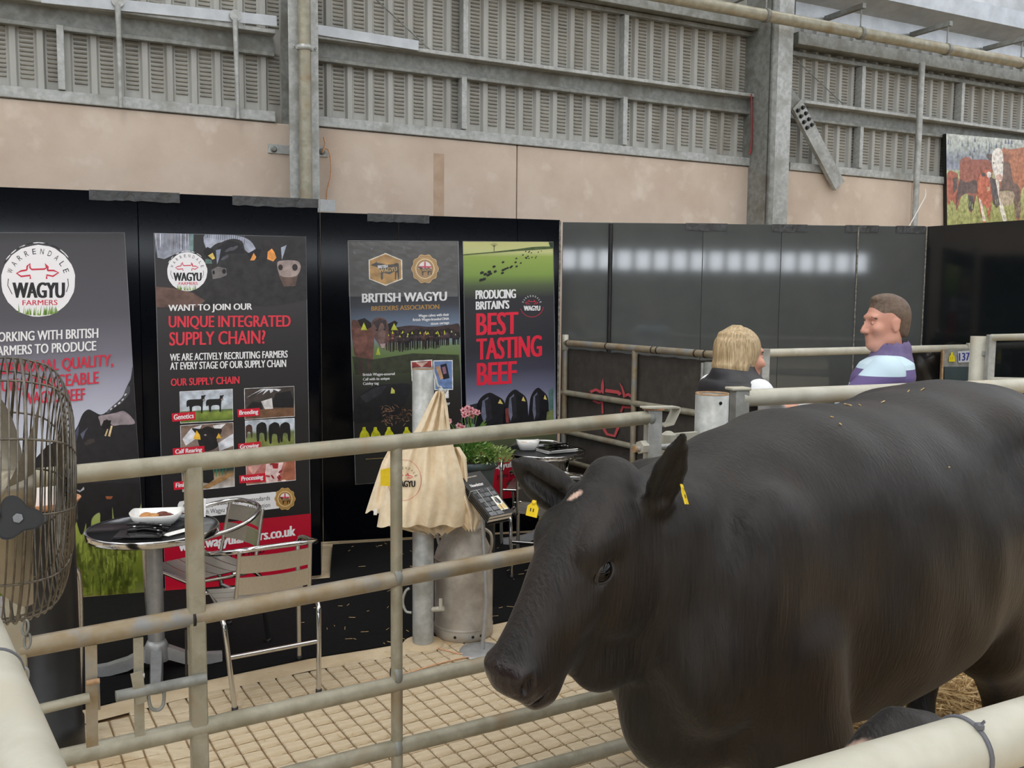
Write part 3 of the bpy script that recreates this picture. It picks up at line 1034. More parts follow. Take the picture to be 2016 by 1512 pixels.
# tape on the top edges
for u0, u1, a, b, lab in ((177, 355, A[0], A[1], 'crumpled dark tape over the board top above the first two posters'), (458, 627, A[1], A[2], 'dark tape over the board top next to the left column'),
                          (723, 845, B[0], B[3], 'grey tape over the board top above the breeders poster'), (1350, 1432, C[0], C[1], 'dark tape on the board top left of the right column'),
                          (1520, 1590, C[0], C[1], 'dark tape on the board top at the foot of the right column'), (1665, 1730, C[0], C[1], 'dark tape on the board top above the man'),
                          (1765, 1822, C[0], C[1], 'dark tape on the board top beside the thin pole')):
    p, q = on_top(u0, a, b), on_top(u1, a, b)
    d = (q - p).normalized(); nn = Vector((d.y, -d.x, 0))
    m = MB(); k = 14
    row = []
    for i in range(k + 1):
        c = p.lerp(q, i / k)
        j = random.uniform(-.004, .004)
        row += [c + nn * .0035 + Vector((0, 0, -.055 + j)), c + nn * (.005 + abs(j)) + Vector((0, 0, .003)), c - nn * .038 + Vector((0, 0, .004 + abs(j)))]
    m.add(row, [(3 * i + e, 3 * i + 3 + e, 3 * i + 4 + e, 3 * i + 1 + e) for i in range(k) for e in (0, 1)])
    o = m.build('tape_strip', 'tape'); setorigin(o, p); tag(o, lab, 'tape', 'tape over the board tops')
# small grey card standing on the return board
q = PV(645, 405, B[0], B[3], -.02)
m = MB(); m.bar(q - WE * .055 , q + WE * .055, .012, .085)
o = m.build('card', 'alu_grey'); setorigin(o, q); tag(o, 'small grey card standing on the board top beside the left column', 'card')
# black carpet of the stand
cm = MB()
back = [Vector((1.9, 6.2, 0)), Vector((.5, 7.1, 0)), Vector((.36, 7.0, 0)), Vector((-1.3, 6.55, 0)), Vector((-1.16, 5.74, 0)), Vector((-3.4, 5.05, 0)), Vector((-2.9, 3.4, 0))]
cm.prism([Vector((p.x, p.y, .001)) for p in matfront + back], (0, 0, .006))
o = cm.build('carpet', 'mat_black'); setorigin(o, (-.8, 5, 0)); tag(o, 'black carpet laid under the stand, littered with straw bits', 'carpet')
# straw bits on the carpet
def straw(m, c, L, r, tilt=.15, ang=None):
    a = random.uniform(0, PI * 2) if ang is None else ang
    d = Vector((math.cos(a), math.sin(a), random.uniform(-tilt, tilt))) * (L / 2)
    n = d.cross(Vector((0, 0, 1))).normalized() * r
    up = Vector((0, 0, r))
    p, q = c - d, c + d
    m.add([p - n, p + n, p + up, q - n, q + n, q + up], [(0, 3, 5, 2), (1, 2, 5, 4), (0, 1, 4, 3)])
sb_ = MB()
for k in range(170):
    c = Vector((random.uniform(-1.2, 1.0), random.uniform(4.6, 6.6), .0075))
    if mat_dist(c) < -.02:
        straw(sb_, c, random.uniform(.012, .05), .0016, 0)
o = sb_.build('straw_bits', 'straw'); setorigin(o, (0, 5.4, 0)); tag(o, 'loose straw bits scattered over the black carpet', 'straw', kind='stuff')
sb_ = MB()
for k in range(70):
    c = Vector((random.uniform(-1.3, .7), random.uniform(3.0, 4.9), .004))
    if mat_dist(c) > .02:
        straw(sb_, c, random.uniform(.015, .06), .0016, 0)
o = sb_.build('straw_bits', 'straw'); setorigin(o, (0, 4, 0)); tag(o, 'sparse straw bits on the tiled floor by the gate', 'straw', kind='stuff')
# deep straw bedding of the pen
bed = MB()
nx_, ny_ = 26, 22
grid = [[Vector((.75 + 4.0 * i / nx_, 1.2 + 4.2 * j / ny_, .03 + .03 * random.random())) for j in range(ny_ + 1)] for i in range(nx_ + 1)]
bed.add([p for r in grid for p in r], [(i * (ny_ + 1) + j, (i + 1) * (ny_ + 1) + j, (i + 1) * (ny_ + 1) + j + 1, i * (ny_ + 1) + j + 1) for i in range(nx_) for j in range(ny_)], True)
for k in range(9000):
    c = Vector((random.uniform(.8, 4.6), random.uniform(1.6, 5.3), random.uniform(.04, .1))) if k > 5000 else Vector((random.uniform(1.3, 2.9), random.uniform(2.3, 4.0), random.uniform(.04, .11)))
    straw(bed, c, random.uniform(.05, .22), random.uniform(.002, .0045), .35)
o = bed.build('straw_bedding', 'straw'); setorigin(o, (2, 3, 0)); tag(o, 'deep golden straw bedding under the black cow', 'straw', kind='stuff')
# ================================================================== posters and printed things
def zf(ox, oy, sc_):
    return lambda x, y: (ox + x / sc_, oy + y / sc_)
WHITE, RED, INK = (240, 240, 242), (206, 44, 70), (30, 30, 32)
def arc_text(pr, body, cx, cy, rx, ry, a0, a1, h, c, bold=.01, layer=4, part='logo', wfac=.62):
    n = len(body)
    for i, ch in enumerate(body):
        a = math.radians(a0 + (a1 - a0) * i / (n - 1))
        px, py = cx + rx * math.cos(a), cy - ry * math.sin(a)
        tx, ty = math.sin(a), math.cos(a)
        ux, uy = math.cos(a), -math.sin(a)
        hw = h * wfac / 2 * (1.25 if ch == 'W' else 1)
        tl = (px - tx * hw + ux * h / 2, py - ty * hw + uy * h / 2)
        tr = (px + tx * hw + ux * h / 2, py + ty * hw + uy * h / 2)
        bl = (px - tx * hw - ux * h / 2, py - ty * hw - uy * h / 2)
        pr.text(ch, tl, tr, bl, c, bold, layer, part)
def cow_icon(pr, f, wd, c, layer=4, part='logo'):
    L = lambda pts, cl=False: pr.line([f(*p) for p in pts], wd, c, layer, part, cl)
    L([(190, 402), (150, 408), (118, 425), (150, 447), (213, 440), (215, 465)])
    L([(190, 402), (193, 375), (212, 357), (212, 385), (225, 398), (315, 395), (330, 385), (320, 357), (340, 380), (336, 405)])
    L([(336, 405), (380, 405), (415, 420), (375, 446), (332, 437), (330, 465)])
def logo(pr, cx, cy, r, disc=True, ink=INK, name=INK, layer=3, ring=None, farmers=True, tilt=0.0):
    k = 73.0 / r
    f = lambda x, y: (cx + (x / 3.6 - 75) / k, cy + (y / 3.6 + 420 - 553) / k + tilt * (x / 3.6 - 75) / k)
    if disc:
        pr.ell(cx, cy, r, r * .97, (244, 243, 248), layer, 'logo', n=40, jit=.012)
        for a in range(40, 150, 9):       # rough brush rim at the top and bottom
            q = math.radians(a + random.uniform(-3, 3))
            pr.ell(cx + r * 1.03 * math.cos(q), cy - r * 1.03 * math.sin(q), r * .1, r * .016, random.choice([(235, 235, 238), INK]), layer, 'logo', rot=90 - a + 0, n=8)
        for i in range(34):               # grass at the foot of the disc
            x = cx + random.uniform(-.52, .55) * r
            b = cy + r * (.93 - .25 * ((x - cx) / r) ** 2)
            h = random.uniform(.12, .3) * r
            pr.poly([(x - r * .02, b), (x + r * .02, b), (x + random.uniform(-.05, .05) * r, b - h)], random.choice([(140, 176, 80), (170, 196, 120), (110, 150, 60)]), layer + 1, 'logo')
    arc_text(pr, 'WARRENDALE', cx, cy, r * .8, r * .8, 160, 20, r * .15, ink, layer=layer + 1)
    cow_icon(pr, f, r * .045, RED, layer + 1)
    t = tilt * 100 / k
    pr.text('WAGYU', (cx - .67 * r, cy + .04 * r - t / 2), (cx + .7 * r, cy + .04 * r + t / 2), (cx - .67 * r, cy + .46 * r - t / 2), name, .05, layer + 1, 'logo')
    if farmers:
        pr.text('FARMERS', (cx - .42 * r, cy + .52 * r), (cx + .52 * r, cy + .51 * r), (cx - .42 * r, cy + .66 * r), RED, .02, layer + 1, 'logo')
        pr.line([(cx - .8 * r, cy - .06 * r), (cx - .82 * r, cy + .12 * r), (cx - .7 * r, cy + .36 * r)], r * .02, INK, layer + 1, 'logo')
        pr.line([(cx + .8 * r, cy - .06 * r), (cx + .82 * r, cy + .12 * r), (cx + .76 * r, cy + .3 * r)], r * .02, INK, layer + 1, 'logo')
    if ring:
        pr.line([(cx + r * math.cos(math.radians(a)), cy - r * math.sin(math.radians(a))) for a in list(range(-8, -173, -11))], r * .04, ring, layer, 'logo')
def seal(pr, cx, cy, r, layer=4):
    out = []
    for i in range(80):
        a = 2 * PI * i / 80
        k = 1 + .05 * math.cos(10 * a)
        out.append((cx + r * k * math.cos(a), cy + r * k * 1.08 * math.sin(a)))
    pr.poly(out, (206, 168, 104), layer, 'seal')
    pr.poly([(cx + (x - cx) * .92, cy + (y - cy) * .92) for x, y in out], (150, 108, 56), layer + 1, 'seal')
    pr.poly([(cx + (x - cx) * .88, cy + (y - cy) * .88) for x, y in out], (186, 146, 82), layer + 2, 'seal')
    pr.ell(cx, cy, r * .72, r * .76, (240, 222, 180), layer + 3, 'seal', n=32)
    pr.ell(cx, cy, r * .66, r * .7, (172, 128, 66), layer + 4, 'seal', n=32)
    pr.ell(cx, cy, r * .5, r * .56, (238, 232, 232), layer + 5, 'seal', n=24, a0=180, a1=360)
    pr.poly([(cx - r * .48, cy - r * .2), (cx + r * .48, cy - r * .2), (cx + r * .48, cy - r * .08), (cx - r * .48, cy - r * .08)], (206, 50, 80), layer + 6, 'seal')
    pr.poly([(cx - r * .06, cy - r * .54), (cx + r * .06, cy - r * .54), (cx + r * .06, cy), (cx - r * .06, cy)], (206, 50, 80), layer + 6, 'seal')
    body = [(-.55, -.1), (-.4, -.18), (-.1, -.02), (.3, -.08), (.5, .0), (.5, .5), (.44, .5), (.42, .25), (.3, .25), (.28, .5), (.2, .5), (.2, .2), (-.1, .25), (-.12, .52), (-.22, .52), (-.25, .15), (-.35, .02)]
    pr.poly([(cx + x * r, cy + y * r) for x, y in body], (64, 46, 34), layer + 7, 'seal')
    pr.text('WAGYU', (cx - .25 * r, cy + .02 * r), (cx + .45 * r, cy - .02 * r), (cx - .25 * r, cy + .2 * r), (206, 168, 104), .03, layer + 8, 'seal')
def sheet_rim(pr, q, c=(120, 122, 128)):
    pr.line(list(q) + [q[0]], 1.1, c, 1, 'edge')
    pr.clip = list(q)
def poster(label, pr):
    o = thing('poster', label, 'poster', pr.a.lerp(pr.b, .5).xy.to_3d(), group='tall printed posters on the boards')
    pr.build(o)
    return o

# ---- first poster: grass and black cow
pr = Print(A[0], A[1], .004)
Q = [(-62, 458), (245, 458), (290, 1183), (-18, 1243)]
pr.grad(Q, [(0, (50, 48, 50)), (.03, (66, 64, 68)), (.22, (86, 84, 92)), (.33, (120, 118, 132)), (.42, (168, 168, 186)), (.5, (196, 200, 216)), (.58, (204, 212, 224)), (.66, (180, 190, 176)), (.73, (170, 180, 120)), (.78, (150, 162, 70)), (.86, (120, 132, 44)), (.94, (92, 104, 34)), (1, (124, 130, 80))])
sheet_rim(pr, Q)
logo(pr, 75, 553, 73)
pr.text('WORKING WITH BRITISH', (-24, 655), (193, 646), (-24, 674), WHITE, .028)
pr.text('FARMERS TO PRODUCE', (-14, 682), (189, 671), (-14, 701), WHITE, .028)
pr.text('EXCEPTIONAL QUALITY,', (-36, 718), (222, 697), (-36, 745), RED, .022)
pr.text('FULLY TRACEABLE', (-8, 748), (194, 731), (-8, 772), RED, .022)
pr.text('WAGYU BEEF', (44, 773), (167, 764), (44, 797), RED, .022)
z = zf(120, 760, 4.448)
PART = 'picture'
def rounded(pts, n=4):
    if len(pts) < 7: return pts
    out = []; m_ = len(pts)
    for i in range(m_):
        a, b, c, d = [Vector((*pts[(i + k) % m_], 0)) for k in (-1, 0, 1, 2)]
        for k in range(n):
            t = k / n
            q = .5 * ((2 * b) + (c - a) * t + (2 * a - 5 * b + 4 * c - d) * t * t + (3 * b - a - 3 * c + d) * t ** 3)
            out.append((q.x, q.y))
    return out
K = lambda pts, c, l=2: pr.poly(rounded([z(*p) for p in pts]), c, l, PART)
for i in range(420):      # blurred grass
    x = random.uniform(4, 268); y = random.uniform(1050, 1168)
    g = random.uniform(-16, 18); k_ = (y - 1050) / 130
    base = (142 - 48 * k_ + g, 152 - 46 * k_ + g, 66 - 34 * k_ + g * .6)
    h = random.uniform(8, 22); wd_ = random.uniform(2, 6); lean = random.uniform(-5, 5)
    pr.poly([(x - wd_, y + h), (x + wd_, y + h), (x + lean + wd_ * .3, y - h), (x + lean - wd_ * .3, y - h)], tuple(max(0, q_) for q_ in base), 1)
K([(-280, 700), (-120, 520), (0, 470), (40, 640), (45, 900), (-280, 900)], (26, 26, 30))
K([(20, 1000), (40, 640), (75, 560), (110, 420), (150, 340), (190, 245), (240, 205), (290, 225), (345, 250), (400, 225), (480, 150), (540, 90), (570, 20), (610, -60), (640, -110), (700, 1000), (400, 1040), (120, 1060)], (34, 33, 38), 3)
K([(60, 600), (110, 430), (160, 340), (150, 430), (110, 560), (80, 640)], (70, 74, 96), 4)
K([(170, 420), (240, 360), (215, 400), (190, 470)], (92, 96, 116), 4)
K([(330, 265), (400, 250), (480, 235), (560, 222), (650, 325), (520, 340), (450, 345), (400, 290), (355, 350), (340, 310)], (150, 138, 144), 4)
K([(400, 225), (480, 150), (540, 90), (570, 20), (600, 0), (600, 60), (540, 140), (470, 190), (420, 235)], (78, 78, 84), 4)
for p in ((440, 200), (475, 175), (510, 150), (540, 120), (565, 75)):
    pr.ell(*z(*p), 3.2, 1.6, (214, 210, 212), 5, rot=-45, n=8)
K([(375, 300), (440, 300), (430, 350), (380, 380), (350, 360)], (20, 18, 20), 5)
K([(380, 435), (405, 375), (415, 378), (395, 440)], (226, 200, 150), 6)
K([(412, 437), (438, 345), (452, 350), (430, 445)], (232, 206, 160), 6)
K([(30, 495), (50, 445), (75, 430), (60, 495)], (222, 216, 150), 6)
K([(230, 470), (290, 460), (300, 490), (220, 520), (200, 500)], (62, 54, 54), 4)
K([(50, 880), (690, 860), (705, 1000), (670, 1100), (600, 1120), (590, 1200), (480, 1200), (450, 1060), (440, 1215), (350, 1225), (340, 1110), (270, 1160), (260, 1280), (225, 1292), (220, 1200), (190, 1295), (160, 1270), (110, 1080)], (24, 23, 26), 4)
K([(105, 895), (170, 915), (200, 880), (205, 905), (165, 930)], (180, 178, 184), 5)
K([(390, 965), (455, 965), (440, 990), (400, 990)], (150, 84, 50), 5)
K([(65, 1020), (115, 1020), (100, 1085), (70, 1085)], (200, 160, 174), 5)
poster('tall poster of a black cow over blurred grass beside the fan', pr)

# ---- second poster: supply chain
pr = Print(A[1], A[2], .004)
Q = [(303, 459), (602, 466), (613, 1131), (326, 1177)]
pr.grad(Q, [(0, (44, 42, 44)), (.2, (58, 55, 56)), (.3, (46, 44, 46)), (.5, (36, 35, 37)), (1, (30, 29, 32))])
sheet_rim(pr, Q)
z = zf(260, 420, 3.78)
K([(165, 148), (435, 152), (440, 320), (330, 300), (240, 340), (190, 330)], (150, 156, 172))
for i in range(24):
    x = 175 + i * 11
    K([(x, 150), (x + 4, 150), (x + 4, random.uniform(190, 310)), (x, random.uniform(190, 310))], random.choice([(216, 220, 232), (84, 84, 96), (120, 112, 110)]), 3)
K([(430, 150), (458, 150), (456, 300), (432, 300)], (120, 150, 152), 3)
K([(545, 153), (760, 163), (880, 205), (930, 300), (860, 290), (780, 220), (640, 220), (560, 270)], (170, 176, 194))
for i in range(18):
    x = 560 + i * 16
    K([(x, 158), (x + 5, 158), (x + 5, 180 + i * 3), (x, 180 + i * 3)], (100, 104, 118), 3)
K([(545, 340), (930, 330), (980, 340), (980, 370), (545, 375)], (104, 130, 126), 3)
K([(165, 600), (560, 470), (590, 300), (640, 230), (740, 190), (820, 210), (850, 290), (960, 330), (1090, 280), (1110, 230), (1290, 175), (1300, 640), (170, 680)], (48, 46, 48), 4)
K([(640, 250), (720, 200), (800, 220), (840, 300), (700, 300), (650, 350)], (30, 29, 34), 5)
K([(625, 275), (660, 265), (650, 330), (632, 380)], (140, 148, 170), 6)
for cx_, cy_ in ((720, 270), (760, 260), (690, 330)):
    pr.ell(*z(cx_, cy_), 9, 3, (86, 84, 92), 6, rot=-30, n=10)
K([(590, 420), (640, 395), (700, 410), (705, 460), (660, 480), (600, 490)], (112, 108, 108), 6)
pr.ell(*z(685, 432), 4, 5, (26, 24, 26), 7, n=10); pr.ell(*z(607, 440), 2.4, 4, (26, 24, 26), 7, n=10)
K([(530, 280), (560, 250), (610, 270), (620, 330), (580, 345), (540, 310)], (26, 25, 28), 6)
K([(565, 315), (600, 293), (618, 335), (600, 345)], (236, 206, 110), 7)
K([(860, 300), (920, 265), (965, 270), (940, 340), (880, 350)], (28, 27, 30), 6)
K([(878, 350), (905, 295), (925, 325), (910, 350)], (232, 160, 84), 7)
K([(955, 220), (1000, 190), (1060, 210), (1080, 290), (1070, 350), (1000, 330)], (44, 40, 42), 6)
K([(1005, 340), (1010, 285), (1040, 262), (1060, 290), (1075, 330), (1050, 358)], (240, 160, 82), 7)
K([(1080, 370), (1130, 350), (1230, 355), (1255, 400), (1230, 460), (1170, 475), (1100, 460)], (158, 142, 138), 6)
K([(1090, 455), (1170, 470), (1235, 455), (1215, 540), (1130, 545)], (104, 84, 76), 5)
pr.ell(*z(1105, 402), 4.5, 6, (52, 42, 42), 7, n=10); pr.ell(*z(1212, 402), 5.5, 7, (52, 42, 42), 7, n=10)
K([(1108, 255), (1150, 235), (1130, 300), (1115, 345)], (170, 178, 196), 6)
K([(165, 545), (300, 555), (450, 590), (545, 650), (480, 700), (175, 700)], (104, 80, 72), 5)
logo(pr, 368.5, 535, 39.5, layer=7)
T = pr.text
T('WANT TO JOIN OUR', (332, 600), (496, 597), (332, 616.5), WHITE, .03)
T('UNIQUE INTEGRATED', (332.7, 622), (571.6, 620.5), (332.7, 649), (222, 56, 74), .024)
T('SUPPLY CHAIN?', (334, 654), (522, 650), (334, 680.5), (222, 56, 74), .024)
T('WE ARE ACTIVELY RECRUITING FARMERS', (335, 696.5), (566, 690), (335, 710.5), WHITE, .026)
T('AT EVERY STAGE OF OUR SUPPLY CHAIN', (335.4, 713.6), (563, 708), (335.4, 728), WHITE, .026)
T('OUR SUPPLY CHAIN', (336.7, 745.4), (471, 740.6), (336.7, 760), (222, 56, 74), .03)
z = zf(260, 740, 3.78)
def mini(q, rows, name, lab):
    global PART
    PART = 'inset_photo#' + name
    q = [z(*p) for p in q]
    pr.grad(q, rows, 2, PART)
    pr.line(q + [q[0]], 1.0, (236, 236, 236), 5, PART)
def minilab(name, q, pad):
    q = [z(*p) for p in q]
    pr.poly(q, (206, 26, 52), 6, 'photo_label#' + name)
    tl, tr, br, bl = [Vector((*p, 0)) for p in q]
    f = lambda x, y: tuple(((tl * (1 - y) + bl * y) * (1 - x) + (tr * (1 - y) + br * y) * x).xy)
    pr.text(name, f(.08, .16), f(.92, .16), f(.08, .9 if any(c in name for c in 'gpyq') else .78), WHITE, .03, 7, 'photo_label#' + name, italic=.12)
def cowsil(x, y, s, c=(26, 25, 27), flip=1, l=3):
    b = [(-1.2, -.55), (-.2, -.7), (.55, -.75), (.6, -1.15), (.85, -1.2), (1.2, -1.25), (1.05, -1.0), (1.0, -.6), (.85, -.4), (.8, .1), (.75, 1), (.55, 1), (.5, .2), (-.5, .25), (-.6, 1), (-.85, 1), (-.95, .2), (-1.25, .3)]
    K([(x + flip * p * s, y + q * s) for p, q in b], c, l)
    pr.ell(*z(x + flip * .95 * s, y - .62 * s), s * .05, s * .04, (150, 140, 138), l + 1, PART, n=8)
sky = [(0, (196, 204, 216)), (.45, (190, 198, 208)), (.62, (196, 204, 210)), (.64, (86, 110, 70)), (.72, (132, 150, 66)), (1, (96, 116, 46))]
mini([(355, 118), (748, 98), (752, 330), (360, 352)], sky, 'g', 0)
cowsil(480, 215, 58); cowsil(620, 210, 54)
mini([(836, 95), (1205, 77), (1210, 300), (840, 325)], [(0, (70, 60, 56)), (.5, (60, 54, 52)), (.7, (96, 78, 66)), (1, (110, 82, 64))], 'b', 0)
for i in range(5):
    K([(850 + i * 60, 165 - i * 12), (870 + i * 60, 150 - i * 12), (990 + i * 20, 95), (960 + i * 20, 98)], (214, 216, 222), 3)
K([(850, 240), (900, 190), (960, 200), (980, 270), (860, 290)], (30, 28, 30), 4); K([(960, 190), (1040, 165), (1050, 250), (1000, 275)], (220, 216, 216), 4)
K([(1040, 200), (1070, 130), (1180, 110), (1200, 180), (1200, 235), (1050, 235)], (26, 25, 28), 4); K([(950, 250), (1210, 235), (1210, 298), (960, 315)], (116, 84, 62), 5)
mini([(360, 370), (752, 347), (757, 600), (365, 622)], [(0, (120, 96, 84)), (.5, (150, 132, 122)), (1, (90, 72, 66))], 'c', 0)
K([(375, 470), (440, 390), (520, 365), (470, 470), (400, 520)], (226, 226, 232), 3); K([(640, 500), (752, 430), (755, 520), (650, 560)], (216, 218, 226), 3); K([(600, 370), (700, 355), (630, 420)], (230, 230, 234), 3)
K([(445, 390), (510, 395), (560, 375), (610, 390), (665, 395), (660, 430), (630, 470), (640, 520), (600, 550), (540, 560), (500, 520), (480, 440)], (32, 30, 32), 4)
K([(455, 470), (480, 405), (505, 440), (510, 475)], (236, 186, 60), 5); K([(625, 465), (645, 425), (667, 465)], (236, 186, 60), 5); pr.ell(*z(545, 440), 2.5, 1.6, (150, 140, 140), 5, PART, n=8)
mini([(842, 335), (1208, 315), (1213, 560), (848, 585)], [(0, (196, 206, 220)), (.3, (200, 208, 216)), (.4, (110, 124, 84)), (.6, (130, 138, 74)), (1, (120, 126, 70))], 'd', 0)
for x, y, s in ((870, 400, 34), (965, 400, 50), (1060, 405, 54), (1140, 400, 50)):
    K([(x - s * .7, y + s * 1.7), (x - s * .8, y - s * .4), (x - s * .3, y - s), (x + s * .2, y - s * 1.1), (x + s * .7, y - s * .6), (x + s * .75, y + s * 1.6), (x + s * .45, y + s * 1.6), (x + s * .3, y + s * .6), (x - s * .3, y + s * .6), (x - s * .4, y + s * 1.7)], (28, 26, 28) if s > 40 else (76, 50, 44), 3)
mini([(370, 632), (759, 610), (763, 822), (375, 862)], [(0, (60, 90, 80)), (.4, (40, 56, 52)), (.55, (150, 120, 84)), (1, (206, 200, 196))], 'e', 0)
for i in range(9):
    K([(510 + i * 24, 640), (516 + i * 24, 640), (520 + i * 22, 780 - i * 6), (514 + i * 22, 782 - i * 6)], (30, 120, 92), 3)
K([(505, 690), (600, 680), (610, 770), (570, 800), (510, 790)], (26, 26, 28), 4); K([(510, 830), (640, 760), (760, 720), (700, 770), (560, 842)], (168, 128, 84), 4)
mini([(848, 628), (1213, 602), (1217, 775), (852, 812)], [(0, (196, 140, 130)), (.5, (190, 116, 108)), (1, (170, 110, 90))], 'f', 0)
K([(1000, 640), (1130, 630), (1110, 700), (1080, 790), (1000, 800), (990, 720)], (236, 206, 202), 3); K([(1040, 650), (1090, 650), (1085, 690), (1050, 690)], (176, 40, 50), 4); K([(1150, 640), (1210, 630), (1212, 770), (1110, 780)], (164, 100, 76), 4); K([(860, 680), (980, 640), (900, 740)], (214, 160, 150), 3)
for i in range(7):
    pr.ell(*z(random.uniform(1000, 1130), random.uniform(640, 790)), 5, 2, random.choice([(190, 70, 76), (246, 226, 222), (150, 40, 48)]), 5, PART, rot=random.uniform(-60, 60), n=8)
PART = 'picture'
minilab('Genetics', [(295, 280), (470, 265), (472, 325), (300, 342)], 0)
minilab('Breeding', [(783, 250), (950, 238), (953, 295), (787, 308)], 0)
minilab('Calf Rearing', [(302, 540), (538, 520), (540, 578), (306, 598)], 0)
minilab('Growing', [(790, 505), (955, 488), (958, 545), (793, 560)], 0)
minilab('Finishing', [(308, 790), (490, 772), (492, 832), (312, 850)], 0)
minilab('Processing', [(797, 742), (990, 722), (992, 785), (800, 800)], 0)
pr.poly([z(*p) for p in ((340, 960), (352, 936), (380, 930), (1070, 862), (1095, 985), (355, 1072), (342, 1050))], (238, 238, 240), 2, 'note_strip')
T('All cattle are produced to the standards', z(372, 958), z(1027, 890), z(372, 1002), (52, 52, 58), .012, 3)
T('of the British Wagyu Breeders Association', z(372, 1014), z(1027, 942), z(372, 1058), (52, 52, 58), .012, 3)
seal(pr, *z(1138, 915), 20)
pr.poly([(322, 1041), (612, 1011), (613, 1131), (326, 1177)], (184, 14, 46), 2, 'red_foot')
T('www.wagyufarmers.co.uk', (353, 1065), (581, 1034), (353, 1092), WHITE, .035, 3)
T('JOIN THE HERD', (430, 1092), (520, 1080), (430, 1103), (40, 14, 20), .03, 3)
pr.ell(482, 1108, 6, 6, (40, 14, 20), 3, 'red_foot', n=16)
poster('tall black poster headed by cows, with supply chain photos and red foot', pr)

# ---- third poster: breeders association
pr = Print(B[0], B[3], .004)
Q = [(685, 474), (902, 475), (912, 938), (700, 954)]
pr.grad(Q, [(0, (52, 50, 48)), (.2, (44, 42, 42)), (.27, (66, 68, 76)), (.33, (104, 118, 140)), (.4, (140, 160, 186)), (.44, (120, 140, 100)), (.5, (96, 120, 56)), (.56, (60, 66, 46)), (.62, (44, 43, 42)), (.8, (38, 38, 38)), (1, (48, 48, 46))])
sheet_rim(pr, Q, (150, 152, 154))
z = zf(680, 460, 6.574)
hexa = [(520, 250), (735, 340), (740, 590), (520, 675), (305, 590), (300, 340)]
K(hexa, (240, 232, 214), 3); K([(520 + (x - 520) * .93, 462 + (y - 462) * .93) for x, y in hexa], (186, 140, 66), 4)
K([(335, 405), (395, 370), (400, 345), (412, 375), (470, 385), (520, 400), (620, 395), (660, 380), (690, 400), (695, 580), (680, 585), (675, 510), (660, 510), (655, 585), (640, 585), (640, 490), (600, 510), (560, 525), (490, 510), (485, 585), (460, 585), (455, 500), (420, 440), (350, 415)], (40, 34, 28), 5)
pr.text('BRITISH', z(420, 412), z(545, 402), z(424, 450), WHITE, .04, 6)
pr.text('WAGYU', z(432, 455), z(660, 428), z(440, 508), (206, 168, 100), .04, 6)
seal(pr, *z(1030, 455), 26)
T = pr.text
T('BRITISH WAGYU', (713.5, 578), (879, 574), (713.5, 596), WHITE, .045, 3)
T('BREEDERS ASSOCIATION', (731.4, 603), (864.5, 599.2), (731.4, 612), (190, 146, 76), .03, 3)
T('Wagyu calves with their', (824, 619), (884, 616.5), (824, 626), WHITE, .03, 5)
T('British Wagyu-branded DNA', (813, 627), (884, 624.6), (813, 634), WHITE, .03, 5)
T('tissue eartags', (848, 635), (884, 632.6), (848, 641.5), WHITE, .03, 5)
z = zf(660, 440, 3.287)
# calves in a row
K([(105, 640), (150, 630), (240, 650), (250, 720), (250, 800), (230, 960), (190, 980), (150, 900), (120, 830)], (118, 78, 68))
K([(145, 625), (190, 612), (230, 640), (235, 670), (190, 690), (160, 660)], (34, 28, 28), 3); K([(340, 650), (385, 628), (405, 640), (385, 680), (350, 700)], (34, 28, 28), 3)
K([(235, 640), (280, 607), (330, 625), (345, 690), (340, 740), (325, 800), (300, 805), (275, 770), (245, 720)], (112, 84, 78), 4)
K([(245, 640), (290, 612), (330, 630), (330, 680), (280, 700)], (70, 58, 60), 5); K([(290, 780), (325, 775), (320, 805), (300, 806)], (196, 172, 170), 6)
def calf(x, y, s, c_, l):
    dk = tuple(int(k * .55) for k in c_); lt = tuple(min(255, int(k * 1.35)) for k in c_)
    for lx in (-.75, -.45, .35, .65):
        K([(x + (lx - .1) * s, y + .4 * s), (x + (lx + .12) * s, y + .4 * s), (x + (lx + .08) * s, y + 1.9 * s), (x + (lx - .06) * s, y + 1.9 * s)], dk, l)
    pr.ell(*z(x, y), s * 1.0 / 3.287, s * .78 / 3.287, c_, l, n=18, jit=.04)
    pr.ell(*z(x - .1 * s, y - .35 * s), s * .75 / 3.287, s * .3 / 3.287, lt, l + .3, n=14, jit=.06)
    hx_ = x + random.choice((-.55, .5, .1)) * s; hy_ = y - .35 * s
    for e in (-1, 1):
        pr.ell(*z(hx_ + e * .52 * s, hy_ - .25 * s), s * .3 / 3.287, s * .15 / 3.287, dk, l + .5, n=10, rot=e * -18)
        K([(hx_ + e * .6 * s - .12 * s, hy_ + .12 * s), (hx_ + e * .6 * s, hy_ - .28 * s), (hx_ + e * .6 * s + .12 * s, hy_ + .12 * s)], (222, 222, 66), l + 1.2)
    pr.ell(*z(hx_, hy_), s * .34 / 3.287, s * .6 / 3.287, dk, l + .8, n=14)
    pr.ell(*z(hx_, hy_ - .12 * s), s * .2 / 3.287, s * .36 / 3.287, c_, l + 1.0, n=12)
    pr.ell(*z(hx_, hy_ + .45 * s), s * .2 / 3.287, s * .13 / 3.287, lt, l + 1.2, n=10)
K([(330, 690), (420, 668), (500, 660), (620, 668), (740, 655), (800, 650), (800, 720), (700, 735), (520, 745), (340, 760)], (70, 54, 52), 2)
for i in range(14):
    calf(372 + i * 31 + random.uniform(-8, 8), 738 - i * 1.2 + random.uniform(-12, 16), random.uniform(40, 58) * (1 - i * .022), random.choice([(58, 46, 48), (92, 62, 56), (124, 78, 66), (44, 37, 40), (72, 56, 58)]), 2.4 + (i % 3) * .5)
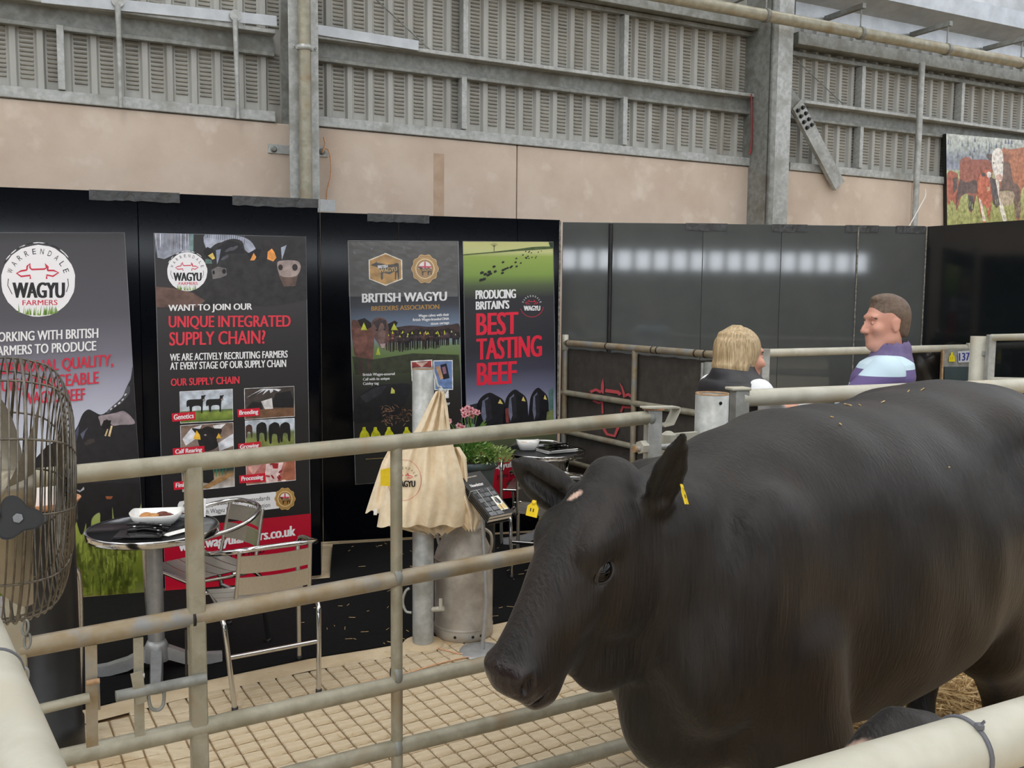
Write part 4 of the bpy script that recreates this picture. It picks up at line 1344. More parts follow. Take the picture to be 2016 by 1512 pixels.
K([(165, 690), (185, 640), (207, 690)], (206, 214, 70), 6); K([(360, 690), (380, 645), (405, 690)], (206, 214, 70), 6); K([(262, 850), (278, 800), (292, 850)], (196, 210, 70), 6)
pr.ell(*z(160, 760), 14, 26, (138, 92, 80), 2.6, n=16, jit=.05); pr.ell(*z(300, 720), 7, 24, (132, 104, 98), 5.5, n=14); pr.ell(*z(268, 690), 2.2, 1.6, (24, 20, 20), 7, n=8); pr.ell(*z(318, 686), 2.0, 1.5, (24, 20, 20), 7, n=8)
K([(150, 880), (175, 880), (185, 985), (165, 985)], (70, 50, 46), 5); K([(205, 880), (228, 880), (225, 960), (210, 960)], (80, 58, 52), 5)
K([(110, 860), (240, 880), (500, 840), (800, 850), (805, 960), (130, 980)], (58, 62, 44), 3)
T('British Wagyu-assured', (714.7, 735), (777, 733), (714.7, 742), WHITE, .03, 6)
T('Calf with its unique', (714.7, 744), (767, 742), (714.7, 751), WHITE, .03, 6)
T('Caisley tag', (714.7, 752.5), (745.5, 751.5), (714.7, 759.5), WHITE, .03, 6)
K([(125, 1180), (160, 1110), (260, 1050), (360, 1040), (460, 1035), (490, 1060), (460, 1150), (430, 1210), (330, 1260), (130, 1290)], (30, 30, 34), 5)
K([(160, 1120), (260, 1060), (330, 1050), (300, 1100), (200, 1160)], (50, 50, 56), 6); K([(358, 1100), (365, 1060), (385, 1080), (385, 1100)], (226, 226, 110), 7)
for i in range(60):
    x, y = random.uniform(300, 490), random.uniform(1170, 1300)
    a = random.uniform(0, PI)
    pr.line([z(x, y), z(x + 26 * math.cos(a), y + 20 * math.sin(a))], .7, random.choice([(160, 120, 90), (190, 150, 116), (120, 88, 66)]), 6)
for x in (185, 258, 345, 460):
    K([(x - 26, 1370), (x - 10, 1335), (x - 8, 1320), (x + 10, 1318), (x + 14, 1335), (x + 36, 1370), (x + 36, 1440), (x - 26, 1440)], (214, 214, 40), 7)
# insets
K([(488, 890), (628, 880), (632, 1010), (495, 1020)], (236, 234, 230), 5); K([(496, 898), (622, 888), (625, 1003), (502, 1012)], (150, 60, 56), 6); K([(520, 900), (600, 895), (560, 930)], (214, 180, 170), 7)
K([(634, 886), (760, 884), (763, 1076), (642, 1078)], (236, 236, 238), 5); K([(640, 892), (755, 890), (757, 1070), (648, 1072)], (112, 138, 186), 6)
K([(680, 915), (720, 905), (740, 1000), (700, 1010)], (32, 30, 40), 7); K([(650, 930), (675, 920), (700, 1000), (680, 1010)], (206, 160, 120), 7); K([(690, 930), (712, 925), (722, 970), (700, 975)], (150, 110, 130), 8)
K([(670, 1060), (732, 1058), (735, 1130), (672, 1134)], (240, 240, 240), 6)
T('Technology', (845, 794), (886, 791), (845, 800), WHITE, .03, 6)
pr.line([(720, 904), (768, 901)], 1.2, (150, 128, 80), 6)
T('www.britishwagyu.co.uk', (751, 923), (880, 916), (751, 931), WHITE, .03, 6)
# crumpled clear film glints are real folds: see film below
pp = poster('dark breeders poster with two gold emblems and a row of calves', pr)

# ---- fourth poster: best tasting beef
pr = Print(B[0], B[3], .006)
Q = [(911, 475), (1089, 476), (1097, 968), (922, 991)]
pr.grad(Q, [(0, (196, 196, 130)), (.04, (196, 200, 140)), (.06, (150, 172, 84)), (.13, (128, 156, 74)), (.17, (84, 96, 66)), (.22, (46, 46, 50)), (.42, (44, 43, 50)), (.5, (62, 62, 78)), (.58, (110, 112, 138)), (.64, (156, 160, 186)), (.7, (170, 176, 196)), (.73, (90, 100, 70)), (.85, (60, 60, 50)), (1, (60, 50, 46))])
sheet_rim(pr, Q, (110, 112, 116))
K([(830, 200), (1000, 185), (1180, 165), (1300, 150), (1412, 150), (1412, 162), (1180, 178), (1000, 192), (830, 206)], (74, 92, 50))
pr.line([z(1028, 180), z(1028, 145)], 1.2, (70, 60, 44), 3)
for a in (-50, -25, 0, 25, 50):
    pr.line([z(1028, 150), z(1028 + 30 * math.sin(math.radians(a)), 150 - 26 * math.cos(math.radians(a)))], .7, (80, 76, 56), 3)
K([(1380, 120), (1412, 120), (1412, 160), (1390, 150)], (40, 60, 40), 3)
for i in range(34):
    t_ = random.random()
    x, y = 950 + 370 * t_ + random.uniform(-40, 40), 350 - 165 * t_ + random.uniform(-30, 30)
    s = 1.0 + 2.6 * (1 - t_)
    pr.ell(*z(x, y), s * 1.2, s * .8, (34, 34, 34), 3, n=8, rot=-20)
    pr.poly([(z(x, y)[0] - s, z(x, y)[1]), (z(x, y)[0] - s * .5, z(x, y)[1]), (z(x, y)[0] - s * .6, z(x, y)[1] + s * 1.5)], (34, 34, 34), 3)
T = pr.text
T('PRODUCING', (937, 571.5), (1015, 569.3), (937, 589), WHITE, .04, 3)
T("BRITAIN'S", (937.5, 593), (1002, 590.6), (937.5, 610), WHITE, .04, 3)
T('BEST', (939.3, 616.5), (1019, 613.4), (939.3, 660.6), (224, 34, 62), .03, 3)
T('TASTING', (939.3, 666.6), (1065.5, 659.6), (939.3, 709), (224, 34, 62), .03, 3)
T('BEEF', (940.5, 715), (1016, 710.8), (940.5, 759), (224, 34, 62), .03, 3)
logo(pr, 1047, 601, 23, disc=False, ink=WHITE, name=WHITE, ring=RED, farmers=False)
def cowhead(x, y, rx, ry, c=(24, 24, 30)):
    K([(x - rx, y + ry * 1.4), (x - rx, y - ry * .1), (x - rx * .7, y - ry * .7), (x - rx * .15, y - ry), (x + rx * .3, y - ry * .85), (x + rx * .85, y - ry * .5), (x + rx, y + ry * .2), (x + rx * .9, y + ry * 1.4)], c, 3)
    K([(x - rx * .6, y - ry * .5), (x - rx * .2, y - ry * .75), (x - rx * .25, y + ry * .3), (x - rx * .5, y + ry * .9), (x - rx * .7, y + ry * .3)], (110, 114, 136), 4)
    K([(x - rx * .45, y - ry * .5), (x - rx * .05, y - ry * .7), (x + .05 * rx, y + ry * .6), (x - rx * .3, y + ry * .8)], (40, 40, 48), 5)
    K([(x + rx * .45, y - ry * .35), (x + rx * .6, y - ry * .6), (x + rx * .8, y - ry * .3)], (226, 206, 120), 6)
cowhead(1010, 1200, 95, 105); cowhead(1172, 1185, 75, 110); cowhead(1320, 1175, 62, 112)
K([(850, 1180), (930, 1160), (960, 1200), (950, 1300), (850, 1300)], (40, 44, 50), 3); K([(1100, 1200), (1120, 1190), (1125, 1290), (1105, 1290)], (130, 60, 60), 5)
K([(1380, 1080), (1412, 1060), (1412, 1250), (1385, 1240)], (84, 116, 112), 3); K([(1370, 1220), (1412, 1200), (1412, 1330), (1360, 1330)], (116, 126, 80), 4)
pr.poly([(918, 905), (1095, 888), (1097, 968), (922, 991)], (178, 12, 42), 2, 'red_foot')
T('www.wagyufarmers.co.uk', (930, 916), (1086, 899), (930, 932), WHITE, .035, 3)
T('JOIN THE HERD', (978, 935), (1050, 926), (978, 945), (50, 10, 20), .03, 3)
poster('narrow poster reading best tasting beef over three cow heads', pr)

# ---- clear film wrinkled over the breeders poster
m = MB()
nxf, nyf = 26, 14
vs = []
for j in range(nyf + 1):
    for i in range(nxf + 1):
        u, v = 686 + 216 * i / nxf, 476 + 108 * j / nyf
        w_ = .012 + .006 * math.sin(i * 1.3 + j * .7) * math.sin(j * 1.1) + random.uniform(0, .005)
        vs.append(PV(u, v, B[0], B[3], w_ if 0 < i < nxf and 0 < j else .01))
m.add(vs, [(j * (nxf + 1) + i, j * (nxf + 1) + i + 1, (j + 1) * (nxf + 1) + i + 1, (j + 1) * (nxf + 1) + i) for j in range(nyf) for i in range(nxf)])
fm = bpy.data.materials.new('clear_film'); fm.use_nodes = True
t_ = fm.node_tree; b_ = t_.nodes['Principled BSDF']
b_.inputs['Base Color'].default_value = (1, 1, 1, 1); b_.inputs['Roughness'].default_value = .08; b_.inputs['Alpha'].default_value = .1
MATS['clear_film'] = fm
m.build('plastic_film', 'clear_film', pp)

# ---- canvas picture of brown cattle on the shed wall
pr = Print(W0, W1, .06)
Q = [(1863, 263), (2140, 287), (2140, 428), (1865, 470)]
pr.grad(Q, [(0, (206, 212, 206)), (.12, (176, 186, 182)), (.25, (128, 138, 160)), (.34, (146, 152, 172)), (.36, (190, 206, 150)), (.5, (196, 206, 150)), (.62, (180, 184, 110)), (.85, (164, 168, 84)), (1, (150, 150, 80))])
pr.clip = list(Q)
z = zf(1820, 240, 6.87)
for i in range(60):
    x, y = random.uniform(310, 1700), random.uniform(230, 520)
    K([(x - 14, y + 40), (x, y - 46), (x + 14, y + 40)], random.choice([(120, 130, 150), (150, 158, 164), (136, 146, 140), (98, 108, 136)]), 1)
K([(480, 560), (520, 490), (600, 475), (650, 510), (830, 510), (905, 560), (905, 760), (720, 800), (715, 960), (690, 1040), (650, 1210), (600, 1190), (590, 980), (500, 1010), (470, 1100), (430, 1200), (425, 1000), (470, 900)], (158, 76, 48), 2)
K([(470, 800), (560, 820), (700, 790), (700, 960), (600, 960), (500, 1000), (450, 1080), (425, 1180)], (86, 56, 48), 3); K([(590, 990), (660, 1000), (670, 1150), (640, 1215), (600, 1190)], (50, 44, 46), 3)
K([(310, 690), (430, 690), (455, 740), (470, 960), (420, 1120), (380, 1060), (330, 1110), (310, 1100)], (178, 84, 48), 2); K([(385, 760), (440, 750), (440, 900), (390, 980)], (74, 56, 54), 3)
K([(1050, 380), (1160, 372), (1700, 390), (1700, 1300), (1580, 1300), (1540, 900), (1320, 900), (1300, 1310), (1230, 1290), (1200, 960), (1100, 930), (1010, 960), (1100, 1330), (1060, 1330), (1010, 1080), (950, 800)], (186, 110, 66), 3)
K([(1060, 560), (1150, 560), (1200, 800), (1290, 900), (1290, 1280), (1230, 1260), (1200, 970), (1090, 930), (1010, 960), (1040, 820)], (112, 82, 70), 4)
K([(960, 800), (1010, 820), (1010, 1000), (1060, 1120), (1110, 1330), (1060, 1330), (1000, 1080)], (240, 232, 222), 5); K([(1010, 940), (1200, 940), (1220, 1000), (1190, 1110), (1100, 1150), (1030, 1080)], (196, 176, 150), 5)
K([(835, 450), (860, 425), (910, 440), (915, 520), (880, 520)], (80, 58, 50), 5); K([(1070, 440), (1140, 425), (1155, 480), (1120, 540), (1075, 540)], (150, 84, 56), 5)
K([(910, 560), (920, 420), (980, 355), (1040, 375), (1065, 470), (1065, 600), (1050, 780), (1000, 800), (960, 760), (915, 620)], (246, 240, 234), 6); K([(965, 730), (1010, 700), (1055, 730), (1050, 780), (1000, 800), (970, 775)], (222, 180, 164), 7)
K([(930, 540), (945, 545), (940, 570), (928, 565)], (90, 60, 50), 7); K([(1050, 540), (1065, 535), (1065, 560), (1050, 565)], (90, 60, 50), 7)
K([(715, 850), (760, 690), (860, 640), (905, 700), (935, 900), (900, 1180), (880, 1340), (850, 1200), (810, 1120), (790, 1180), (830, 1340), (790, 1340), (730, 1050)], (196, 92, 50), 7)
K([(840, 690), (870, 670), (905, 690), (900, 740), (880, 760), (850, 740)], (246, 240, 236), 8); K([(765, 690), (820, 690), (825, 735), (780, 740)], (60, 44, 42), 8); K([(880, 740), (960, 780), (1020, 1120), (980, 1160), (930, 1100), (900, 900)], (70, 56, 56), 8); K([(840, 880), (885, 880), (880, 930), (845, 940)], (226, 186, 150), 8)
K([(735, 1030), (770, 1060), (830, 1340), (790, 1345)], (236, 220, 204), 8)
for i in range(160):
    x, y = random.uniform(310, 1700), random.uniform(1090, 1420)
    pr.line([z(x, y), z(x + random.uniform(-10, 10), y - random.uniform(30, 70))], .9, random.choice([(190, 194, 110), (214, 212, 150), (150, 152, 70), (170, 170, 90)]), 9)
for d_ in pr.parts.values():
    d_['c'] = [[tuple(.82 * k + .18 * .55 for k in q_) for q_ in f_] for f_ in d_['c']]
cv = thing('canvas_picture', 'large canvas picture of brown white-faced cattle on the wall', 'picture', PV(1990, 440, W0, W1, .06))
pr.build(cv, {'sheet': 'photo'})
q = [PV(u, v, W0, W1, .058) for u, v in Q]
m = MB(); m.prism([q[0], q[1], q[2], q[3]], -WN * .05); m.build('stretcher_frame', 'black_plastic', cv)
# ================================================================== pen gate, rails and posts
GR, GL = P(1286, 823, 3.45), P(25, 945, 2.35)
GD = (Vector((GR.x, GR.y, 0)) - Vector((GL.x, GL.y, 0))).normalized()
GN = Vector((GD.y, -GD.x, 0))
def G(u, v, off=0.0):
    return PV(u, v, GL, GR, off)
gate = thing('pen_gate', 'galvanised tubular pen gate in front of the black cow', 'gate', Vector((.3, 3.3, 0)))
for (a, b), r, mt in ((((20, 946), (1275, 822)), .026, 'rail'), (((38, 1277), (1286, 1046)), .027, 'rail_rusty'), (((30, 1513), (1286, 1233)), .026, 'rail'), (((25, 1660), (1286, 1345)), .026, 'rail'), (((25, 1800), (1286, 1450)), .026, 'rail')):
    m = MB(); p, q = G(*a), G(*b); m.tube([p, p.lerp(q, .5), q], r, 20); m.build('rail', mt, gate)
for u, v0, v1, r in ((380, 915, 1830, .0235), (780, 880, 1560, .0185)):
    p, q = G(u, v0, -.0), G(u + 1, 1500, -.0)
    m = MB()
    if u == 380:
        m.bar(p, (p.x, p.y, .12), .046, .046, up=GN, bev=.004)
    else:
        m.tube([p, (p.x, p.y, .12)], .0195, 16)
    m.build('upright', 'rail', gate)
# right stile: square tube set corner-on
p = G(1286, 806)
m = MB(); R45 = Matrix.Rotation(math.radians(12), 3, 'Z')
m.box((p.x, p.y, (p.z + .1) / 2), (.055, .055, p.z - .1), R45, .003); m.build('stile', 'galv', gate)
m = MB(); m.box((p.x, p.y, p.z + .003), (.065, .065, .008), R45); m.build('stile_cap', 'rust', gate)
# handle loop on the stile top
h = [G(1268, 802, .01), G(1330, 801, .01), G(1331, 806, .01), G(1318, 834, .01), G(1300, 838, .01)]
m = MB()
for a, b in zip(h[:-1], h[1:]):
    m.bar(a, b, .05, .006, up=GN.cross((b - a).normalized()))
m.build('handle_loop', 'rail_pale', gate)
# weld collars
for u, v in ((1278, 822), (780, 1136), (780, 1328), (780, 1470)):
    q = G(u, v); m = MB(); m.lathe([(.0265, -.012), (.0315, -.006), (.0315, .006), (.0265, .012)], q, GD, 18); m.build('weld', 'galv_dark', gate)
# hinge eye bolt through the stile
a, b = G(1252, 884), G(1345, 876)
m = MB(); m.tube([a, b], .011, 10); m.build('hinge_bolt', 'galv', gate)
m = MB(); m.lathe([(.0, -.018), (.026, -.018), (.026, .012), (.012, .012)], G(1266, 880), (b - a).normalized(), 6, smooth=False); m.build('nut', 'rail_pale', gate)
m = MB(); m.lathe([(0, -.002), (.013, -.002), (.013, .01), (.0, .01)], G(1252, 884), (a - b).normalized(), 12, smooth=False); m.build('bolt_end', 'rust', gate)
# left stile
p = G(27, 1180)
m = MB(); m.box((p.x, p.y, .72), (.05, .05, 1.3), Matrix.Rotation(.55, 3, 'Z'), .004); m.build('stile', 'rail', gate)
# spring latch: two flat straps, sliding bolt with loop, far bolt
for u, v0, v1 in ((181, 1270, 1488), (274, 1255, 1450)):
    a, b = G(u - 2, v0, .012), G(u + 1, v1, .012)
    m = MB(); m.bar(a, b, .03 if u < 200 else .026, .008, up=GN); m.build('latch_strap', 'rail_rusty' if u < 200 else 'rail', gate)
a, b = G(228, 1371, .03), G(406, 1335, .03)
m = MB(); m.tube([a, b], .0155, 14); lb = m.build('latch_bolt', 'galv_dark', gate)
m = MB(); m.tube(spline([G(292, 1358, .03), G(293, 1378, .03), G(298, 1394, .03), G(309, 1398, .03), G(319, 1392, .03), G(323, 1376, .03), G(322, 1352, .03)], 4), .005, 8); m.build('pull_loop', 'galv_dark', lb)
m = MB(); m.bar(G(268, 1324, .035), G(279, 1384, .035), .03, .007, up=GN); m.build('latch_keeper', 'rail', gate)
m = MB(); m.tube([G(262, 1332, .03), G(284, 1330, .03)], .008, 8); m.build('latch_pin', 'galv', gate)
a, b = G(60, 1401, .02), G(176, 1373, .02)
m = MB(); m.tube([a, b], .0145, 14); m.build('latch_bolt', 'rail', gate)
m = MB(); m.tube([G(170, 1345, .03), G(196, 1340, .03)], .008, 8); m.build('latch_pin', 'rust', gate)
m = MB(); m.bar(G(188, 1340, .0), G(190, 1398, .0), .02, .006, up=GN); m.build('latch_keeper', 'rail_rusty', gate)
# cable tie round the second rail
q = G(380, 1216); d = (G(500, 1194) - q).normalized()
m = MB(); m.lathe([(.0275, -.004), (.0295, -.004), (.0295, .004), (.0275, .004)], q, d, 20)
o = m.build('cable_tie', 'tie_black'); setorigin(o, q); tag(o, 'black cable tie round the rusty second gate rail', 'cable tie', 'cable ties on the pen rails')
m = MB(); a = G(366, 1240, .03); m.bar(a, G(367, 1330, .03), .006, .002, up=GN)
o = m.build('strap_end', 'tie_black'); setorigin(o, a); tag(o, 'thin black strap hanging beside the gate upright', 'strap')

# hinge post
q = P(1402, 780, 3.65)
t = thing('hinge_post', 'thick galvanised hinge post with rusty rim behind the cow head', 'post', (q.x, q.y, 0))
m = MB(); m.lathe([(.0665, 0), (.0665, 1.425), (.062, 1.425), (.062, 1.40), (0, 1.40)], (q.x, q.y, 0), n=32); m.build('tube', 'galv', t)
m = MB(); m.lathe([(.0668, 1.419), (.0668, 1.4255), (.061, 1.4255), (.061, 1.42)], (q.x, q.y, 0), n=32); m.build('rim', 'rust', t)
d = (CAM - q); d.z = 0; d.normalize(); sd = Vector((-d.y, d.x, 0))
hp = Vector((q.x, q.y, 0)) + (d * .86 + sd * (.5)).normalized() * .0665
m = MB(); m.lathe([(0, .0015), (.007, .0015), (.007, -.002)], (hp.x, hp.y, 1.39), (d * .86 + sd * .5), 12, smooth=False); m.build('drill_hole', 'tie_black', t)
m = MB(); a, b = P(1316, 862, 3.56), P(1372, 857, 3.6); m.bar(a, b, .025, .03); m.lathe([(0, .028), (.012, .026), (.03, .014), (.03, -.03), (0, -.03)], a, n=14, smooth=False); m.build('hinge_arm', 'rail_pale', t)
m = MB(); a, b = P(1316, 905, 3.56), P(1372, 902, 3.6); m.bar(a, b, .025, .03); m.lathe([(0, .024), (.028, .02), (.028, -.02), (0, -.02)], a, n=14, smooth=False); m.build('hinge_arm', 'rail_pale', t)

# hurdle to the right of the post, behind the cow
H0, H1 = P(1456, 784, 3.72), P(2016, 760, 4.42)
hd_ = (H1 - H0); hd_.z = 0; hd_.normalize()
t = thing('pen_hurdle', 'pale tubular hurdle behind the black cow back', 'hurdle', (H0.x, H0.y, 0))
zr = H0.z
m = MB(); m.tube([H0 + Vector((0, 0, 0)), H0 + hd_ * 3.2 + Vector((0, 0, -.0))], .036, 20); m.build('rail', 'rail_pale', t)
for dz_ in (.0, .24, .5, .78):
    m = MB(); m.tube([H0 + Vector((0, 0, -.15 - dz_)), H0 + hd_ * 3.2 + Vector((0, 0, -.075 - dz_))], .02, 12); m.build('rail', 'rail_rusty' if dz_ == 0 else 'rail', t)
m = MB(); m.box((H0.x, H0.y, (H0.z + .035 + .1) / 2), (.06, .06, H0.z + .035 - .1), Matrix.Rotation(.25, 3, 'Z'), .003); m.build('stile', 'galv', t)
m = MB(); m.box((H0.x - .008, H0.y - .004, H0.z + .04), (.085, .07, .012), Matrix.Rotation(.25, 3, 'Z'), .003); m.build('stile_cap', 'rail_pale', t)
m = MB(); e = H0 + hd_ * 3.2; m.box((e.x, e.y, .75), (.06, .06, 1.4), None, .003); m.build('stile', 'galv', t)
m = MB(); a = P(1440, 838, 3.68); m.tube([P(1425, 838, 3.66), P(1452, 838, 3.7)], .014, 10); m.sphere(a, .02, 10, 8); m.build('hinge_pin', 'galv', t)

# near rails of the pen
def near_rail(a, b, r, label, mt='rail_pale', ext=(0, 0)):
    d = (b - a).normalized()
    m = MB(); m.tube([a - d * ext[0], b + d * ext[1]], r, 32)
    o = m.build('pen_rail', mt); setorigin(o, (a + b) / 2); tag(o, label, 'rail', 'near rails of the cow pen')
    return o
NA, NB = PZ(1574, 1577, 1.34), PZ(2016, 1437, 1.34)
near_rail(NA, NB, .031, 'thick pale rail across the lower right corner with a grey cable tie', ext=(.3, 2.5))
LA, LB = PZ(57, 1530, 1.34), PZ(-50, 1230, 1.34)
near_rail(LA, LB, .031, 'thick pale rail in the lower left corner below the fan', 'rail_pale', ext=(.25, .9))
d = (NB - NA).normalized(); q = NA + d * ((PZ(1895, 1475, 1.34) - NA).dot(d))
m = MB(); m.lathe([(.0315, -.0022), (.0335, -.0022), (.0335, .0022), (.0315, .0022)], q, d, 28)
k = CAM - q; k = (k - d * k.dot(d)).normalized(); k = (k * .75 + Vector((0, 0, .66))); k = (k - d * k.dot(d)).normalized(); k = q + k * .035; m.box(k, (.0075, .0075, .006), None, .001); m.bar(k, k + (k - q).normalized() * .007 + d * .003, .004, .0016)
o = m.build('cable_tie', 'tie_grey'); setorigin(o, q); tag(o, 'grey cable tie with its head up on the lower right rail', 'cable tie', 'cable ties on the pen rails')
d = (LB - LA).normalized(); q = LA + d * ((PZ(15, 1325, 1.34) - LA).dot(d))
m = MB(); m.lathe([(.0315, -.002), (.0333, -.002), (.0333, .002), (.0315, .002)], q, d, 28)
o = m.build('cable_tie', 'tie_grey'); setorigin(o, q); tag(o, 'grey cable tie round the lower left rail', 'cable tie', 'cable ties on the pen rails')
# short chain links hanging by the left stile
for i, (u, v) in enumerate(((50, 1235), (54, 1262), (50, 1330), (62, 1400))):
    q = P(u, v, 2.2); m = MB()
    m.tube([q + Vector((.008 * math.cos(a), .004 * math.sin(a), .018 * math.sin(a))) for a in [2 * PI * k / 12 for k in range(12)]], .003, 6, closed=True)
    m.build('chain_link', 'galv_dark', gate)

# ------------------------------------------------------------------ back fence with mesh banner
ZF = 1.465
K0, K1 = PZ(1116, 676, ZF), PZ(1415, 699, ZF)
fd = (K1 - K0).normalized()
def KF(u, v, off=0.0): return PV(u, v, K0, K1, off)
t = thing('back_fence', 'brownish tubular fence carrying the dark mesh banner', 'fence', (K0.x, K0.y, 0))
for a, b, r, mt in (((1112, 675), (1440, 701), .024, 'rail_rusty'), ((1108, 772), (1440, 824), .022, 'rail'), ((1108, 848), (1440, 922), .021, 'rail'), ((1108, 905), (1440, 1000), .02, 'rail')):
    m = MB(); m.tube([KF(*a), KF(*b)], r, 16); m.build('rail', mt, t)
for u, v in ((1113, 672), (1250, 690)):
    q = KF(u, v); m = MB(); m.tube([(q.x, q.y, q.z), (q.x, q.y, .0)], .021, 12); m.build('upright', 'rail_rusty', t)
q = KF(1384, 705); m = MB(); m.tube([(q.x, q.y, q.z - .03), (q.x, q.y, .0)], .012, 10); m.build('upright', 'galv', t)
q = KF(1406, 725, .03); m = MB(); m.lathe([(.06, 0), (.06, 1.42), (0, 1.42)], (q.x, q.y, 0), n=20); o = m.build('fence_post', 'galv_dark'); setorigin(o, (q.x, q.y, 0)); tag(o, 'round grey fence post behind the woman hair', 'post')
m = MB(); q = KF(1113, 664); m.lathe([(0, .02), (.025, .02), (.025, -.1), (0, -.1)], q, n=12); m.build('post_cap', 'rail_pale', t)
for u in (1119, 1196, 1286, 1296, 1371, 1390):
    v = 675 + (u - 1112) * .0793; q = KF(u, v); m = MB()
    m.lathe([(.0245, -.005), (.027, -.005), (.027, .005), (.0245, .005)], q, fd, 14)
    o = m.build('banner_tie', 'tie_black'); o.parent = None; setorigin(o, q)
    tag(o, 'thin black tie holding the mesh banner to the fence rail', 'cable tie', 'ties of the mesh banner')
bn = thing('mesh_banner', 'dark mesh banner with a red painted cow outline on the fence', 'banner', (K0.x, K0.y, 0))
m = MB(); nxb, nyb = 30, 16; vs = []
for j in range(nyb + 1):
    for i in range(nxb + 1):
        u = 1112 + 308 * i / nxb; v0 = 684 + (u - 1112) * .086 + 2.5 * abs(math.sin(i * .9)); v1 = 935 + (u - 1112) * .3
        vs.append(KF(u, v0 + (v1 - v0) * j / nyb, -.028 + .006 * math.sin(i * 1.1 + j * .5) * math.sin(j * .7) - .004 * random.random()))
m.add(vs, [(j * (nxb + 1) + i, j * (nxb + 1) + i + 1, (j + 1) * (nxb + 1) + i + 1, (j + 1) * (nxb + 1) + i) for j in range(nyb) for i in range(nxb)], True)
m.build('mesh_sheet', 'mesh_banner', bn)
pr = Print(K0, K1, -.018)
z = zf(1080, 600, 5.04)
RP_ = (196, 84, 90)
LL = lambda pts, w_=4.0: pr.line([z(*p) for p in pts], w_ * 1.35, RP_, 1, 'painted_cow')
KK = lambda pts: pr.poly([z(*p) for p in pts], RP_, 1, 'painted_cow')
KK([(518, 862), (522, 790), (540, 728), (550, 800), (546, 888)]); KK([(700, 768), (735, 815), (768, 908), (742, 925), (726, 840)])
LL([(415, 865), (470, 842), (520, 868)], 4); LL([(562, 850), (690, 868), (712, 892)], 5); LL([(755, 905), (790, 888), (832, 918)], 4)
LL([(440, 950), (500, 975), (530, 962)], 3); LL([(533, 960), (536, 1080)], 3); LL([(740, 1000), (718, 1065)], 3); LL([(745, 1015), (830, 1020)], 3.5)
LL([(545, 1225), (580, 1285), (655, 1302), (690, 1215)], 4)
pr.build(bn)
# fence behind the people, with the numbered plate
M0, M1 = PZ(1512, 694, ZF), PZ(1900, 684.5, ZF)
md = (M1 - M0).normalized()
def MF(u, v, off=0.0): return PV(u, v, M0, M1, off)
t = thing('back_fence', 'pale tubular fence section behind the two people', 'fence', (M0.x, M0.y, 0))
m = MB(); m.tube([MF(1508, 695), MF(1900, 685)], .027, 16); m.build('rail', 'rail_pale', t)
for k in (.3, .6, .9):
    m = MB(); m.tube([MF(1508, 695) - Vector((0, 0, k)), MF(1900, 685) - Vector((0, 0, k))], .02, 12); m.build('rail', 'rail', t)
q = MF(1507, 690); m = MB(); m.box((q.x, q.y, .75), (.05, .05, 1.48), None, .003); m.build('stile', 'galv', t)
q = MF(1910, 684); m = MB(); m.box((q.x, q.y, .75), (.045, .045, 1.5), None, .003); m.build('stile', 'rail_pale', t)
m = MB(); c_ = [MF(1857, 689, .04), MF(1917, 687, .04), MF(1917, 722, .04), MF(1857, 722, .04)]
m.prism(c_, md.cross(Vector((0, 0, 1))) * -.006)
pl = thing('number_plate', 'grey metal plate with number 137 and a yellow tag on the fence', 'plate', c_[3])
m.build('plate', 'galv', pl)
pr = Print(M0, M1, .05)
pr.poly([(1886, 692), (1910, 690), (1911, 713), (1887, 714)], (214, 218, 226), 1, 'number_label')
pr.text('137', (1888.5, 695), (1909, 694), (1888.5, 710.5), (54, 64, 150), .03, 3, 'number_label')
pr.poly([(1868, 712), (1869, 702), (1872, 698), (1872.5, 693.5), (1876, 693.5), (1876, 698), (1879.5, 702), (1880.5, 712)], (238, 222, 40), 2, 'ear_tag')
pr.text('17', (1871.5, 703), (1877, 703), (1871.5, 708), (176, 160, 40), .02, 3, 'ear_tag')
pr.build(pl)
m = MB(); c_ = [MF(1860, 722, .045), MF(1911, 722, .045), MF(1911, 760, .045), MF(1860, 760, .045)]
m.prism(c_, md.cross(Vector((0, 0, 1))) * -.02); m.build('slate', 'pot', pl)
m = MB(); q = MF(1856, 690, .03); m.box((q.x, q.y, q.z - .22), (.012, .03, .45)); m.build('plate_edge', 'rust', pl)
q = P(1929, 662, 6.5)
t = thing('fence_post', 'round pale fence post right of the numbered plate', 'post', (q.x, q.y, 0))
m = MB(); m.lathe([(.06, 0), (.06, q.z), (.0, q.z)], (q.x, q.y, 0), n=24); m.build('tube', 'rail_pale', t)
m = MB(); a = P(1944, 695, 6.45); m.box(a, (.09, .04, .03)); m.lathe([(.0, .02), (.014, .02), (.014, -.02)], a + Vector((.02, -.02, .03)), n=8); m.build('hinge_lug', 'galv', t)
t = thing('back_fence', 'tubular gate right of the fence post at the frame edge', 'gate', (q.x + .1, q.y, 0))
a = P(1952, 659, 6.4); m = MB(); m.box((a.x, a.y, a.z / 2), (.05, .05, a.z), None, .004); m.build('stile', 'galv', t)
b = P(2080, 662, 6.0); a = P(1952, 664.5, 6.4)
for dz_ in (0, .3, .62):
    m = MB(); m.tube([a - Vector((0, 0, dz_)), b - Vector((0, 0, dz_))], .024, 14); m.build('rail', 'rail_pale', t)

